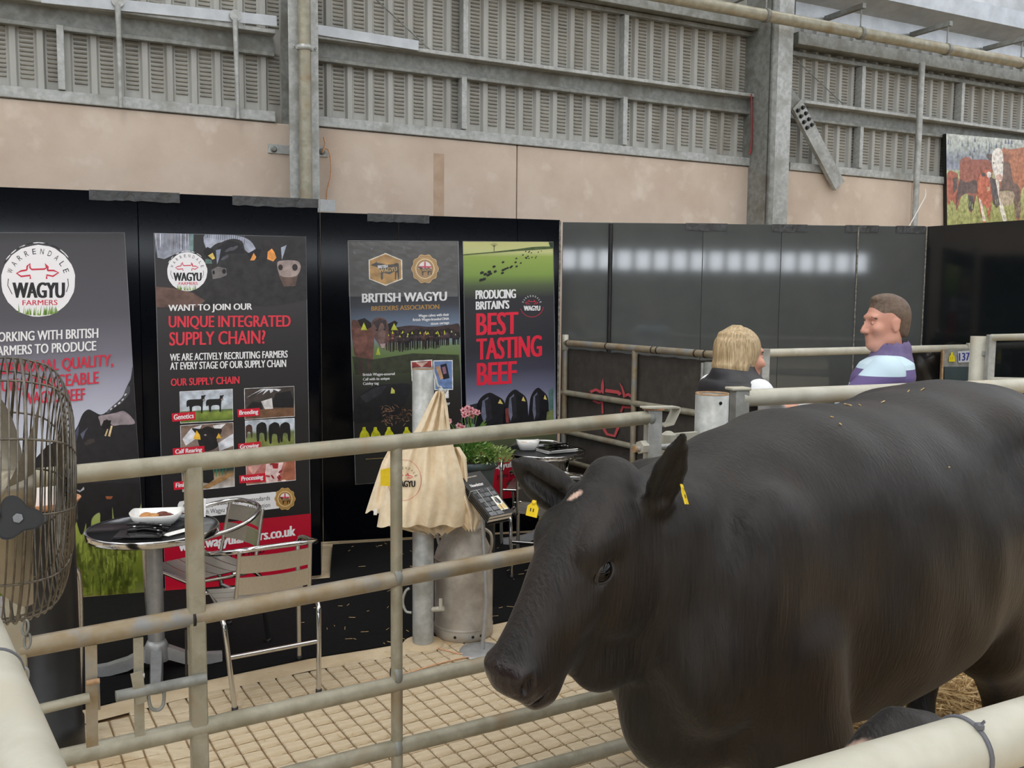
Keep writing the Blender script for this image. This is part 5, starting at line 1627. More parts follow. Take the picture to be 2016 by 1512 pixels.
# ------------------------------------------------------------------ stand post with hook, tote bags
q = PZ(833, 1268, 0)
t = thing('stand_post', 'thick grey steel post carrying the cotton tote bags', 'post', q)
zt = P(832, 724, q.y).z
m = MB(); m.lathe([(.055, 0), (.055, zt), (.05, zt), (.05, zt - .03), (0, zt - .03)], (q.x, q.y, 0), n=28); m.build('tube', 'galv', t)
m = MB(); m.lathe([(.0555, zt - .006), (.0555, zt), (.049, zt)], (q.x, q.y, 0), n=28); m.build('rim', 'rust', t)
m = MB(); m.lathe([(.11, 0), (.1, .012), (.055, .014)], (q.x, q.y, .0), n=24); m.build('footing', 'floor', t)
m = MB(); a, b = P(852, 1200, q.y - .03), P(872, 1198, q.y - .06); m.tube([a, b], .013, 10); m.tube([b + Vector((-.012, 0, 0)), b + Vector((-.012, 0, .05))], .009, 8); m.build('lug', 'rail_pale', t)
m = MB(); m.tube(spline([P(u, v, q.y) for u, v in ((806, 1158), (798, 1165), (793, 1185), (799, 1203), (810, 1206))], 4), .007, 8); m.build('ring', 'galv', t)
m = MB(); a = P(868, 770, q.y - .04); m.tube(spline([P(855, 735, q.y), P(862, 760, q.y - .03), a + Vector((0, 0, .02)), a + Vector((.015, 0, -.01)), a + Vector((.03, 0, .01))], 4), .006, 8); m.sphere(a, .018, 10, 8); m.build('hook', 'galv', t)
def bag(label, rows, dep, bulge, folds, ph, prints=None):
    """rows: v, u0, u1 outline of the hanging bag"""
    def interp(v):
        for (v0, a0, b0), (v1, a1, b1) in zip(rows[:-1], rows[1:]):
            if v0 <= v <= v1:
                k = (v - v0) / (v1 - v0); return a0 + (a1 - a0) * k, b0 + (b1 - b0) * k
        return rows[-1][1:]
    vmin, vmax = rows[0][0], rows[-1][0]
    def depth(u, v, sgn=1):
        a, b = interp(v); c, hw = (a + b) / 2, (b - a) / 2
        x = max(-1, min(1, (u - c) / hw))
        tt = (v - vmin) / (vmax - vmin)
        amp = bulge * min(1, .2 + 1.2 * tt)
        fold = (math.sin(folds * (x + .25 * math.sin(tt * 3 + ph)) + ph) * .022 + math.sin(folds * 1.9 * x + 4 * tt + ph) * .009) * (1 - .4 * tt) + math.sin(9 * tt + 3 * x + ph) * .012 * tt + abs(math.sin(5 * x - 7 * tt + ph)) * .014 * tt
        return dep - sgn * amp * math.sqrt(max(0, 1 - x * x)) - (fold if sgn > 0 else 0) * (1 - x * x)
    nu, nv = 44, 44
    m = MB()
    for sgn in (1, -1):
        vs = []
        for j in range(nv + 1):
            v = vmin + (vmax - vmin) * j / nv
            a, b = interp(v)
            for i in range(nu + 1):
                u = a + (b - a) * i / nu
                vs.append(P(u, v + (3.0 * math.sin(i * .5 + ph) * (j / nv) ** 4), depth(u, v, sgn)))
        fs = [(j * (nu + 1) + i, j * (nu + 1) + i + 1, (j + 1) * (nu + 1) + i + 1, (j + 1) * (nu + 1) + i) for j in range(nv) for i in range(nu)]
        m.add(vs, [f[::-1] if sgn > 0 else f for f in fs], True)
    t = thing('tote_bag', label, 'bag', P((rows[-1][1] + rows[-1][2]) / 2, vmax, dep), group='cotton tote bags on the post')
    m.build('cloth', 'cotton', t)
    if prints:
        class BP(Print):
            def pt(s, u, v, layer): return P(u, v, depth(u, v) - .004 - .0006 * layer)
        pr = BP(A[0], A[1], 0); prints(pr); pr.build(t, {k: 'cloth_print' for k in ('logo', 'lettering')})
    return t, depth
py = q.y - .07
def bp1(pr):
    logo(pr, 796, 945, 30, disc=False, farmers=False)
    pr.line([(796 + 33 * math.cos(a), 945 + 40 * math.sin(a)) for a in [2 * PI * k / 30 for k in range(31)]], .8, (206, 120, 110), 3, 'logo')
tb_, _ = bag('cotton tote bag with a printed cow logo at the front of the post', [(770, 858, 874), (800, 842, 881), (840, 822, 886), (880, 795, 893), (920, 778, 906), (960, 762, 916), (1000, 748, 920), (1036, 742, 912)], py, .09, 11, .4, bp1)
# strap of the front bag
m = MB(); m.tube(spline([P(870, 772, py - .02), P(876, 800, py - .02), P(882, 842, py - .02)], 4), .007, 6); m.build('strap', 'cotton', tb_)
bag('cotton tote bag hanging at the back beside the planter', [(880, 880, 905), (900, 880, 918), (940, 884, 921), (980, 888, 935), (1020, 894, 952), (1044, 918, 938)], py + .06, .06, 7, 2.2)
bag('cotton tote bag sticking out towards the red poster foot', [(880, 768, 800), (910, 752, 800), (940, 742, 800), (975, 730, 800), (1008, 719, 800)], py + .09, .05, 6, 1.2)
bag('lowest cotton tote bag hanging beneath the printed one', [(960, 780, 905), (1000, 770, 910), (1035, 762, 905), (1052, 830, 880)], py + .05, .05, 9, 3.0)
m = MB(); c_ = [P(749, 925, py - .105), P(772, 920, py - .105), P(772, 958, py - .105), P(749, 956, py - .105)]; m.prism(c_, (0, .004, 0)); o = m.build('yellow_card', 'tag_yellow'); setorigin(o, c_[3]); tag(o, 'small yellow card tucked between the tote bags', 'card')
m = MB(); c_ = [P(735.5, 1002, py - .05), P(742, 1002, py - .05), P(742, 1014, py - .05), P(735.5, 1014, py - .05)]; m.prism(c_, (0, .003, 0)); m.build('care_label', 'white_paper', tb_)

# ------------------------------------------------------------------ milk churn
q = PZ(912, 1248, 0); q.y += .02
t = thing('milk_churn', 'dented old aluminium milk churn beside the tote bag post', 'churn', q)
rr = .156
m = MB(); m.lathe([(rr * .97, 0), (rr * 1.02, .012), (rr * 1.02, .045), (rr, .06), (rr, .42), (rr * .98, .44), (rr * .9, .475), (rr * .68, .55), (rr * .61, .57), (rr * .6, .66), (0, .66)], (q.x, q.y, .0), n=40); m.build('body', 'churn', t)
for zz_ in (.058, .42):
    m = MB(); m.lathe([(rr * 1.0, zz_ - .008), (rr * 1.025, zz_), (rr * 1.0, zz_ + .008)], (q.x, q.y, 0), n=40); m.build('band', 'churn', t)
m = MB(); m.lathe([(rr * .62, .655), (rr * .68, .66), (rr * .7, .69), (rr * .62, .71), (rr * .3, .725), (0, .728)], (q.x, q.y, 0), n=36); m.build('lid', 'churn', t)
for a0 in (-.5, 2.6):
    d = Vector((math.cos(a0), math.sin(a0), 0)); c_ = Vector((q.x, q.y, 0)); s_ = Vector((-d.y, d.x, 0))
    m = MB(); m.tube(spline([c_ + d * rr * .98 + s_ * -.0 + Vector((0, 0, .44)), c_ + d * rr * 1.1 + Vector((0, 0, .5)), c_ + d * rr * 1.08 + Vector((0, 0, .56)), c_ + d * rr * .85 + Vector((0, 0, .585)), c_ + d * rr * .66 + Vector((0, 0, .585))], 5), .008, 8); m.build('handle', 'churn', t)
for a0 in (-1.8, -1.2, -.9):
    d = Vector((math.cos(a0), math.sin(a0), 0)); m = MB(); m.lathe([(0, .001), (.008, .001), (.008, -.002)], Vector((q.x, q.y, .03)) + d * rr * 1.021, d, 10, smooth=False); m.build('foot_hole', 'tie_black', t)
# ------------------------------------------------------------------ leaflet stand and leaflets
q = PZ(948, 1282, 0)
t = thing('leaflet_stand', 'grey leaflet stand with round base beside the milk churn', 'stand', q)
m = MB(); m.lathe([(0, .012), (.06, .012), (.11, .008), (.115, .0)], q, n=32); m.build('base', 'alu_grey', t)
TL, TR, BR, BL = P(901, 936, 4.60), P(945, 927, 4.66), P(1009.5, 1009, 4.50), P(965, 1018, 4.44)
nrm = (TR - TL).cross(BL - TL).normalized()
if nrm.dot(CAM - TL) < 0: nrm = -nrm
topp = (TL + TR + BR + BL) / 4 - nrm * .07
m = MB(); m.tube([(q.x + .005, q.y, .01), P(958, 1180, q.y), topp + Vector((0, 0, -.02))], .011, 12); m.build('pole', 'alu_grey', t)
m = MB(); m.prism([BL - nrm * .055 + (BL - TL) * .02, BR - nrm * .055 + (BR - TR) * .02, TR - nrm * .055, TL - nrm * .055], -nrm * .004)
m.build('back_plate', 'black_plastic', t)
m = MB(); e_ = (BL - TL).normalized()
for f0 in (.25, .72):
    c0 = TL.lerp(TR, f0)
    m.tube([c0 + e_ * .27 - nrm * .055, c0 + e_ * .272 + nrm * .003, c0 + e_ * .12 + nrm * .004], .0022, 6)
m.tube([TL + e_ * .12 - nrm * .055 - (TR - TL) * .02, TL + e_ * .12 + nrm * .004 - (TR - TL) * .02, TR.lerp(TL, .6) + e_ * .12 + nrm * .004], .0022, 6)
m.build('wire_holder', 'galv', t)
for k in range(6):
    o0 = -nrm * (.0085 * k) - e_ * (.002 * (k % 3)) + (TR - TL) * (-.012 * (k % 2))
    lf = thing('leaflet', 'black newsletter leaflet in the grey stand' if k else 'topmost newsletter leaflet in the grey stand, photo on its cover', 'leaflet', TL + o0, group='newsletters in the stand')
    m = MB(); m.prism([TL + o0, TR + o0, BR + o0, BL + o0], -nrm * .0075); m.build('pages', 'white_paper', lf)
    m = MB(); g = nrm * .0004; ex = (TR - TL) * .004; m.prism([TL + o0 + g - ex, TR + o0 + g + ex, BR + o0 + g + ex, BL + o0 + g - ex], nrm * .0003); m.build('cover', 'black_plastic', lf)
    m = MB(); w_ = (TL - TR).normalized(); m.prism([TL + o0 + w_ * .0012, TL + o0 - nrm * .0078 + w_ * .0012, BL + o0 - nrm * .0078 + w_ * .0012, BL + o0 + w_ * .0012], w_ * .0006); m.build('spine', 'black_plastic', lf)
    if k == 0:
        class LP(Print):
            def pt(s, x, y, layer): return TL + (TR - TL) * x + (BL - TL) * y + nrm * (.0012 + .0004 * layer)
        pr = LP(A[0], A[1], 0)
        pr.text('Newsletter', (.16, .25), (.72, .25), (.16, .32), WHITE, .03, 2)
        pr.ell(.2, .1, .05, .03, (206, 160, 80), 1, 'lettering', n=6); pr.text('BRITISH WAGYU', (.27, .08), (.7, .08), (.27, .11), (226, 214, 190), .02, 2)
        y = .38
        while y < .92:
            x = .06 + .1 * ((int(y * 100) // 9) % 2)
            while x < (.9 if y < .55 else .52):
                w_ = random.uniform(.2, .3)
                pr.poly([(x, y), (min(.94, x + w_), y), (min(.94, x + w_), y + .085), (x, y + .085)], random.choice([(92, 94, 98), (112, 114, 118), (80, 82, 86)]), 1, 'picture'); x += w_ + .03
            y += .105
        pr.poly([(.6, .6), (.93, .6), (.93, .92), (.6, .92)], (226, 224, 214), 2, 'picture'); pr.ell(.76, .7, .1, .08, (54, 54, 58), 3, n=12, jit=.1); pr.poly([(.62, .8), (.91, .78), (.91, .9), (.62, .9)], (216, 190, 130), 3, 'picture')
        pr.build(lf)

# ------------------------------------------------------------------ planter with flowers
c0 = P(925, 905, 5.35)
t = thing('plinth', 'black plinth under the flower planter', 'plinth', (c0.x, c0.y, 0))
m = MB(); m.box((c0.x, c0.y, (c0.z - .33) / 2), (.3, .3, c0.z - .34), None, .006); m.build('body', 'black_plastic', t)
t = thing('flower_planter', 'dark grey round planter of pink flowers behind the leaflets', 'planter', (c0.x, c0.y, c0.z - .33))
m = MB(); m.lathe([(0, -.33), (.115, -.33), (.15, -.05), (.152, -.04), (.17, -.035), (.172, 0), (.16, .002), (.15, -.02), (0, -.02)], c0, n=32); m.build('pot', 'pot', t)
m = MB(); m.lathe([(.15, -.012), (.0, -.005)], c0, n=20); m.build('soil', 'soil', t)
def leaves(mb, c, n, rx, ry, rz, L, drop=.3):
    for k in range(n):
        a = random.uniform(0, 2 * PI); r = math.sqrt(random.random())
        p = c + Vector((rx * r * math.cos(a), ry * r * math.sin(a), rz * random.random() * (1 - .5 * r)))
        d = Vector((math.cos(a), math.sin(a), random.uniform(-drop, 1.0))).normalized() * L * random.uniform(.6, 1.3)
        s_ = d.cross(Vector((random.random(), random.random(), 1))).normalized() * L * .16
        mb.add([p, p + d * .5 + s_, p + d, p + d * .5 - s_], [(0, 1, 2, 3)])
m = MB(); leaves(m, c0 + Vector((-.02, 0, -.01)), 900, .17, .16, .13, .045); tag(m.build('foliage', 'leaf', t), kind='stuff')
m = MB(); leaves(m, c0 + Vector((.12, -.03, -.0)), 420, .12, .12, .11, .04); tag(m.build('foliage', 'leaf_pale', t), kind='stuff')
m = MB(); leaves(m, c0 + Vector((0, 0, .08)), 160, .12, .1, .16, .05, -.2); tag(m.build('foliage', 'leaf', t), kind='stuff')
for u, v in ((884, 829), (903, 838), (911, 842), (912, 808), (920, 803), (927, 806), (921, 814), (934, 810), (929, 818), (914, 817), (940, 812), (948, 890)):
    p = P(u, v, 5.3 + random.uniform(-.05, .05))
    dk = v > 880
    m = MB(); m.tube([p, p.lerp(c0, .5) + Vector((0, 0, .02)), c0 + Vector((random.uniform(-.05, .05), 0, 0))], .002, 5); fl_ = m.build('flower_stem', 'leaf', t)
    m = MB(); fdv = (CAM - p).normalized()
    for k in range(6):
        a = 2 * PI * k / 6; x_ = fdv.orthogonal().normalized(); y_ = fdv.cross(x_)
        d = x_ * math.cos(a) + y_ * math.sin(a); s_ = fdv.cross(d) * .0085
        m.add([p, p + d * .012 + s_ + fdv * .004, p + d * .02, p + d * .012 - s_ + fdv * .004], [(0, 1, 2, 3)])
    fo = m.build('flower', 'petal_dark' if dk else 'petal', t)
    m = MB(); m.sphere(p + fdv * .003, .0055, 8, 6); m.build('flower_eye', 'petal_dark', fo)

# ------------------------------------------------------------------ tables
def table(c, h, R, label, rz):
    t = thing('bistro_table', label, 'table', c, rz, group='round steel tables')
    m = MB(); m.lathe([(0, h - .002), (R - .006, h - .002), (R - .006, h), (R - .012, h)], (0, 0, 0), n=56); m.build('table_top', 'table_steel', t)
    bpy.data.objects[-1] if False else None
    m = MB(); m.lathe([(R - .008, h + .001), (R - .002, h + .002), (R, h - .003), (R, h - .028), (R - .004, h - .032), (R - .03, h - .032)], (0, 0, 0), n=56); m.build
    lpart(m, 'rim_band', 'chrome', t)
    m = MB(); m.lathe([(0, h - .03), (R - .03, h - .03)], (0, 0, 0), n=40); lpart(m, 'underside', 'black_plastic', t)
    m = MB(); m.lathe([(.038, .1), (.038, h - .03)], (0, 0, 0), n=24); lpart(m, 'column', 'alu_grey', t)
    for k in range(4):
        a = k * PI / 2
        d = Vector((math.cos(a), math.sin(a), 0)); s_ = Vector((-d.y, d.x, 0))
        m = MB()
        secs = [(0.0, .03, .13, .045), (.06, .03, .11, .04), (.13, .03, .075, .035), (.22, .028, .055, .03), (.30, .026, .05, .018)]
        vs = []
        for x, w_, zt_, hh in secs:
            zb = max(.004, zt_ - hh - .02)
            vs += [d * x + s_ * w_ + Vector((0, 0, zb)), d * x - s_ * w_ + Vector((0, 0, zb)), d * x - s_ * w_ * .8 + Vector((0, 0, zt_)), d * x + s_ * w_ * .8 + Vector((0, 0, zt_))]
        fs = [(4 * i + a_, 4 * i + (a_ + 1) % 4, 4 * i + 4 + (a_ + 1) % 4, 4 * i + 4 + a_) for i in range(len(secs) - 1) for a_ in range(4)] + [(16, 17, 18, 19)]
        m.add(vs, fs); lpart(m, 'foot', 'alu_grey', t)
        m = MB(); e_ = d * .28; m.lathe([(.018, .001), (.018, .02), (0, .02)], e_, n=10); lpart(m, 'foot_pad', 'black_plastic', t)
    m = MB(); m.lathe([(.06, .05), (.055, .12), (.04, .15), (.038, .15)], (0, 0, 0), n=24); lpart(m, 'hub', 'alu_grey', t)
    return t
for o in []: pass
T1 = Vector((-1.70, 4.27, 0)); TH = .70
t1 = table(T1, TH, .3, 'round steel bistro table in front of the first two posters', .35)
T2 = PZ(1072, 887, TH); T2 = Vector((T2.x, T2.y, 0))
t2 = table(T2, TH, .3, 'round steel bistro table behind the planter and cow ear', .1)
for o in list(bpy.data.objects):
    if o.name.startswith('table_top') and o.parent in (t1, t2):
        o.matrix_parent_inverse = Matrix.Identity(4)
        o.location = (0, 0, 0)

# ------------------------------------------------------------------ chairs
def chair(label):
    t = thing('bistro_chair', label, 'chair', group='aluminium bistro chairs')
    r = .0125
    W_, Dp = .25, .22
    # arm loop with the front legs in one tube each side, meeting round the back
    path = [(.20, -W_, .0), (.215, -W_ - .005, .35), (.215, -W_ - .005, .58), (.19, -W_ - .005, .645), (.13, -W_ - .006, .67), (0, -W_ - .006, .685), (-.12, -W_ + .01, .71), (-.215, -W_ + .07, .735), (-.265, -.1, .75), (-.275, 0, .753)]
    path = spline(path, 5)
    loop = path[5 * 2:] + [Vector((p.x, -p.y, p.z)) for p in path[5 * 2:-1]][::-1]
    m = MB(); m.tube(loop, r, 12); lpart(m, 'arm_loop', 'chrome', t)
    for s_ in (-1, 1):
        leg = [Vector((p.x, p.y * -s_, p.z)) for p in path[:5 * 2 + 1]]
        leg = [Vector((p.x, p.y if s_ < 0 else p.y, p.z)) for p in leg]
        m = MB(); m.tube(leg, r, 12); lg = lpart(m, 'leg', 'alu', t)
        m = MB(); m.lathe([(.015, .0), (.015, .018), (0, .018)], (leg[0].x, leg[0].y, 0), n=10); lpart(m, 'foot_cap', 'black_plastic', lg)
        m = MB(); m.tube(spline([(-.02, s_ * .235, .435), (-.12, s_ * .232, .435), (-.175, s_ * .228, .405), (-.2, s_ * .222, .34), (-.255, s_ * .2, .0)], 5), r, 12); lg = lpart(m, 'leg', 'chrome', t)
        m = MB(); m.lathe([(.015, 0), (.015, .018), (0, .018)], (-.255, s_ * .2, 0), n=10); lpart(m, 'foot_cap', 'black_plastic', lg)
        m = MB(); m.tube(spline([(.2, s_ * .2, .432), (.0, s_ * .205, .42), (-.13, s_ * .195, .415), (-.185, s_ * .18, .44), (-.205, s_ * .175, .5), (-.255, s_ * .165, .742)], 5), .0095, 10); lpart(m, 'back_upright', 'alu', t)
    m = MB(); m.tube([(-.215, -.222, .24), (-.215, .222, .24)], .011, 10); lpart(m, 'stretcher', 'chrome', t)
    m = MB(); m.tube([(.2, -.24, .43), (.2, .24, .43)], .011, 10); lpart(m, 'seat_rail', 'chrome', t)
    for k in range(5):
        x0 = .205 - k * .082
        m = MB(); vs = []
        for i in range(9):
            y = -.215 + .43 * i / 8; c = .012 * (1 - (y / .215) ** 2)
            for dx, dz_ in ((0, 0), (-.074, 0)):
                vs += [(x0 + dx, y, .447 - c + dz_), (x0 + dx, y, .443 - c + dz_)]
        fs = []
        for i in range(8):
            a, b = 4 * i, 4 * i + 4
            fs += [(a, a + 2, b + 2, b), (a + 1, b + 1, b + 3, a + 3), (a, b, b + 1, a + 1), (a + 2, a + 3, b + 3, b + 2)]
        m.add(vs, fs); lpart(m, 'seat_slat', 'alu', t)
    for z0, z1 in ((.53, .615), (.635, .72)):
        m = MB(); vs = []
        for i in range(11):
            y = -.17 + .34 * i / 10
            for z_ in (z0, z1):
                x_ = -.21 - .19 * (z_ - .5) - .03 * (1 - (y / .17) ** 2)
                vs += [(x_ + .004, y, z_), (x_ - .002, y, z_)]
        fs = []
        for i in range(10):
            a, b = 4 * i, 4 * i + 4
            fs += [(a, b, b + 2, a + 2), (a + 1, a + 3, b + 3, b + 1), (a, a + 1, b + 1, b), (a + 2, b + 2, b + 3, a + 3)]
        m.add(vs, fs); lpart(m, 'back_slat', 'alu', t)
    return t
ch0 = chair('aluminium bistro chair seen from behind at the front of the first table')
def place(o, x, y, a, label=None):
    o.matrix_basis = Matrix.Translation((x, y, .007)) @ Matrix.Rotation(math.radians(a), 4, 'Z') @ Matrix.Scale(.94, 4)
    if label: o['label'] = label
place(ch0, -1.15, 4.12, 121)
for x, y, a, lab in ((-1.56, 4.58, 228, 'aluminium bistro chair facing sideways before the red poster foot'),
                     (-2.2, 3.86, 60, 'aluminium bistro chair mostly hidden by the black bin'),
                     (T2.x - .05, T2.y + .13, 262, 'aluminium bistro chair tucked behind the far table'),
                     (T2.x + .36, T2.y - .56, 150, 'aluminium bistro chair by the fence with only its arms showing'),
                     (T2.x + .0, T2.y - .66, 78, 'aluminium bistro chair half hidden by the cow ear')):
    place(copy_tree(ch0), x, y, a, lab)

# ------------------------------------------------------------------ things on the tables
def sq_bowl(c, L, Wd, h, rz, label):
    t = thing('serving_bowl', label, 'bowl', c, rz, group='white bowls on the tables')
    n = 40
    def ring(k, z_):
        return [Vector((math.copysign(abs(math.cos(a)) ** .55, math.cos(a)) * L / 2 * k, math.copysign(abs(math.sin(a)) ** .55, math.sin(a)) * Wd / 2 * k, z_ + .012 * abs(math.cos(a)) ** 3 * (k > .9))) for a in [2 * PI * i / n for i in range(n)]]
    prof = [(.62, 0), (.72, .003), (.9, h * .55), (1, h), (.97, h + .002), (.86, h * .55), (.68, .012)]
    rs = [ring(k, z_) for k, z_ in prof]
    m = MB(); vs = [p for r_ in rs for p in r_]
    fs = [(j * n + i, j * n + (i + 1) % n, (j + 1) * n + (i + 1) % n, (j + 1) * n + i) for j in range(len(rs) - 1) for i in range(n)]
    m.add(vs, fs, True); m.add(rs[0], [tuple(range(n))[::-1]]); m.add(rs[-1], [tuple(range(n))]); lpart(m, 'bowl', 'white_gloss', t)
    for nm, sx, mt in (('tan_biscuits', -1, 'sauce_tan'), ('brown_biscuits', 1, 'sauce_brown')):
        m = MB()
        for k in range(7):
            a = random.uniform(0, 2 * PI); p = Vector((sx * L * .14 + random.uniform(-.1, .1) * L, random.uniform(-.18, .18) * Wd, h * .62 + random.uniform(-.004, .006)))
            m.sphere(p, (.03, .024, .011), 10, 6, Matrix.Rotation(a, 3, 'Z'))
        tag(lpart(m, nm, mt, t), kind='stuff')
    return t
b1 = P(309, 1022, 4.35); sq_bowl(Vector((b1.x, b1.y, TH + .002)), .24, .2, .05, .2, 'white square bowl of biscuits on the front table')
b2 = PZ(1039, 880, TH + .02); sq_bowl(Vector((b2.x, b2.y, TH + .002)), .17, .14, .06, .1, 'white square bowl of biscuits on the far table')
def slab(c, L, Wd, h, rz, name, label, cat, mt, group=None):
    m = MB(); m.box((0, 0, h / 2), (L, Wd, h), None, .0012)
    o = m.build(name, mt); o.matrix_basis = Matrix.Translation(c) @ Matrix.Rotation(rz, 4, 'Z'); return tag(o, label, cat, group)
q = PZ(275, 1053, TH); slab(Vector((q.x, q.y, TH + .002)), .21, .15, .003, .15, 'leaflet', 'lower dark leaflet lying on the front table', 'leaflet', 'black_gloss', 'leaflets on the tables')
slab(Vector((q.x + .012, q.y - .005, TH + .005)), .21, .15, .003, .05, 'leaflet', 'upper dark leaflet under the pens on the front table', 'leaflet', 'black_gloss', 'leaflets on the tables')
q = PZ(348, 1049, TH); slab(Vector((q.x, q.y, TH + .002)), .05, .14, .002, -.5, 'leaflet', 'white leaflet beside the bowl on the front table', 'leaflet', 'white_paper', 'leaflets on the tables')
q = PZ(365, 1018, TH); m = MB(); m.prism([(0, 0, 0), (.1, 0, 0), (.1, .012, .09), (0, .012, .09)], (0, .002, 0)); o = m.build('table_card', 'white_paper'); o.matrix_basis = Matrix.Translation((q.x, q.y, TH + .002)); tag(o, 'white card standing behind the bowl on the front table', 'card')
def pen(c, a, label, grp):
    d = Vector((math.cos(a), math.sin(a), 0))
    t = thing('pen', label, 'pen', c, a, group=grp)
    m = MB(); m.tube([(-.07, 0, .005), (.05, 0, .005), (.066, 0, .005), (.072, 0, .005)], [.005, .005, .0035, .001], 8); lpart(m, 'barrel', 'black_gloss', t)
    m = MB(); m.bar((-.066, 0, .011), (-.03, 0, .011), .003, .0015); lpart(m, 'clip', 'chrome', t)
    m = MB(); m.tube([(.045, 0, .005), (.056, 0, .005)], .0054, 8); lpart(m, 'ring', 'chrome', t)
    return t
c_ = PZ(293, 1046, TH)
for k in range(9):
    pen(Vector((c_.x + random.uniform(-.04, .05), c_.y + random.uniform(-.035, .035), TH + .0085 + .0085 * (k // 3))), random.uniform(-.5, .5) + (PI if k % 2 else 0), 'black pen in the heap on the front table', 'pens on the front table')
q = PZ(1095, 889, TH)
for k in range(5):
    slab(Vector((q.x + .012 * (k % 2), q.y - .004 * k, TH + .002 + .0065 * k)), .24, .17, .006, .5 + .03 * k, 'leaflet', 'leaflet in the stack on the far table', 'leaflet', 'white_paper' if k < 4 else 'black_gloss', 'leaflet stack on the far table')
for k in range(5):
    pen(Vector((q.x + random.uniform(-.03, .04), q.y + random.uniform(-.03, .03), TH + .036 + .0095 * (k // 2))), random.uniform(-.6, .6), 'black pen on the leaflet stack of the far table', 'pens on the far table')

# ------------------------------------------------------------------ black bin with tray
q = PZ(100, 1478, 0)
t = thing('black_bin', 'tall black round bin behind the fan with a tan tray', 'bin', q)
zt = .98
m = MB(); m.lathe([(.12, 0), (.125, .005), (.125, .12), (.118, .125), (.115, zt - .08), (.125, zt - .06), (.125, zt), (.112, zt), (.112, zt - .03), (0, zt - .03)], q, n=32); m.build('body', 'black_plastic', t)
t = thing('tan_tray', 'tan round tray on the black bin', 'tray', q + Vector((0, 0, zt)))
m = MB(); m.lathe([(0, zt + .002), (.12, zt + .002), (.14, zt + .028), (.135, zt + .03), (.115, zt + .01), (0, zt + .008)], q, n=32); m.build('dish', 'terracotta', t)
q2 = q + Vector((.04, 0, zt + .012))
m = MB(); m.prism([q2 + Vector((-.07, -.05, 0)), q2 + Vector((.075, -.05, 0)), q2 + Vector((-.0, -.05, .12)), q2 + Vector((-.07, -.05, .14))], (0, .05, 0))
o = m.build('tent_card', 'white_paper'); setorigin(o, q2); tag(o, 'white tent card standing in the tan tray', 'card')
q = PZ(152, 1352, 0)
m = MB(); c_ = [P(141, 1283, q.y), P(153, 1281, q.y), P(155, 1352, q.y), P(150, 1366, q.y)]; m.prism(c_, (.002, .01, 0)); t = thing('floor_sign', 'narrow sign strip with white lettering behind the black bin', 'sign', c_[3]); m.build('panel', 'black_plastic', t)
class SP(Print):
    def pt(s, u, v, layer): return P(u, v, q.y - .002 * layer)
pr = SP(A[0], A[1], 0); pr.text('W', (143, 1286), (152, 1284), (143, 1299), WHITE, .03, 1); pr.poly([(145, 1310), (152, 1306), (155, 1350), (151, 1364)], (226, 226, 226), 1, 'stripe'); pr.build(t)

# ------------------------------------------------------------------ cage fan
fc = P(12, 964, 1.74)
FX = Vector((.85, .52, -.06)).normalized()
FY = Vector((0, 0, 1)).cross(FX).normalized()
FZ = FX.cross(FY)
FM = Matrix((FX, FY, FZ)).transposed().to_4x4(); FM.translation = fc
t = bpy.data.objects.new('cage_fan', None); col.objects.link(t); t.matrix_basis = FM
tag(t, 'large metal cage fan on a stand at the frame edge', 'fan')
RF = .255
prof = [(.03, .108), (.12, .108), (.19, .1), (.235, .075), (.252, .03), (RF, -.02), (.25, -.06), (.225, -.1), (.17, -.135), (.09, -.15), (.05, -.152)]
fp = [(p.y, p.x) for p in spline([Vector((x, r_, 0)) for r_, x in prof], 3)]
for a_i in range(12):
    a = 2 * PI * a_i / 12
    m = MB(); m.tube([(x, r_ * math.cos(a), r_ * math.sin(a)) for r_, x in fp], .0022, 6, cap=False); lpart(m, 'guard_spoke', 'wire', t)
def along(k):
    L = [0]
    for (r0, x0), (r1, x1) in zip(fp[:-1], fp[1:]): L.append(L[-1] + math.hypot(r1 - r0, x1 - x0))
    s_ = k * L[-1]
    for i_ in range(len(L) - 1):
        if L[i_] <= s_ <= L[i_ + 1]:
            f_ = (s_ - L[i_]) / (L[i_ + 1] - L[i_]); return fp[i_][0] + (fp[i_ + 1][0] - fp[i_][0]) * f_, fp[i_][1] + (fp[i_ + 1][1] - fp[i_][1]) * f_
    return fp[-1]
for k in range(44):
    r_, x = along(.03 + .94 * k / 43)
    m = MB(); m.tube([(x, r_ * math.cos(2 * PI * q_ / 56), r_ * math.sin(2 * PI * q_ / 56)) for q_ in range(56)], .0032 if k in (0, 20, 43) else .0017, 6, closed=True); lpart(m, 'guard_ring', 'wire', t)
m = MB(); m.lathe([(0, .112), (.045, .112), (.05, .105)], (0, 0, 0), (1, 0, 0), 24); lpart(m, 'badge', 'alu_grey', t)
m = MB(); m.lathe([(0, .05), (.035, .05), (.04, .0), (.04, -.03), (.0, -.03)], (0, 0, 0), (1, 0, 0), 24); lpart(m, 'hub', 'blade', t)
for k in range(3):
    a0 = 2 * PI * k / 3 + .55
    m = MB(); vs = []
    for i in range(9):
        r_ = .035 + (.225 - .035) * i / 8
        for j in range(7):
            b_ = a0 + (j / 6 - .5) * (1.25 - .2 * i / 8)
            x = .045 - .08 * (j / 6) + .012 * math.sin(j / 6 * PI)
            vs.append((x, r_ * math.cos(b_), r_ * math.sin(b_)))
    fs = [(i * 7 + j, i * 7 + j + 1, (i + 1) * 7 + j + 1, (i + 1) * 7 + j) for i in range(8) for j in range(6)]
    m.add(vs, fs, True); lpart(m, 'blade', 'blade', t)
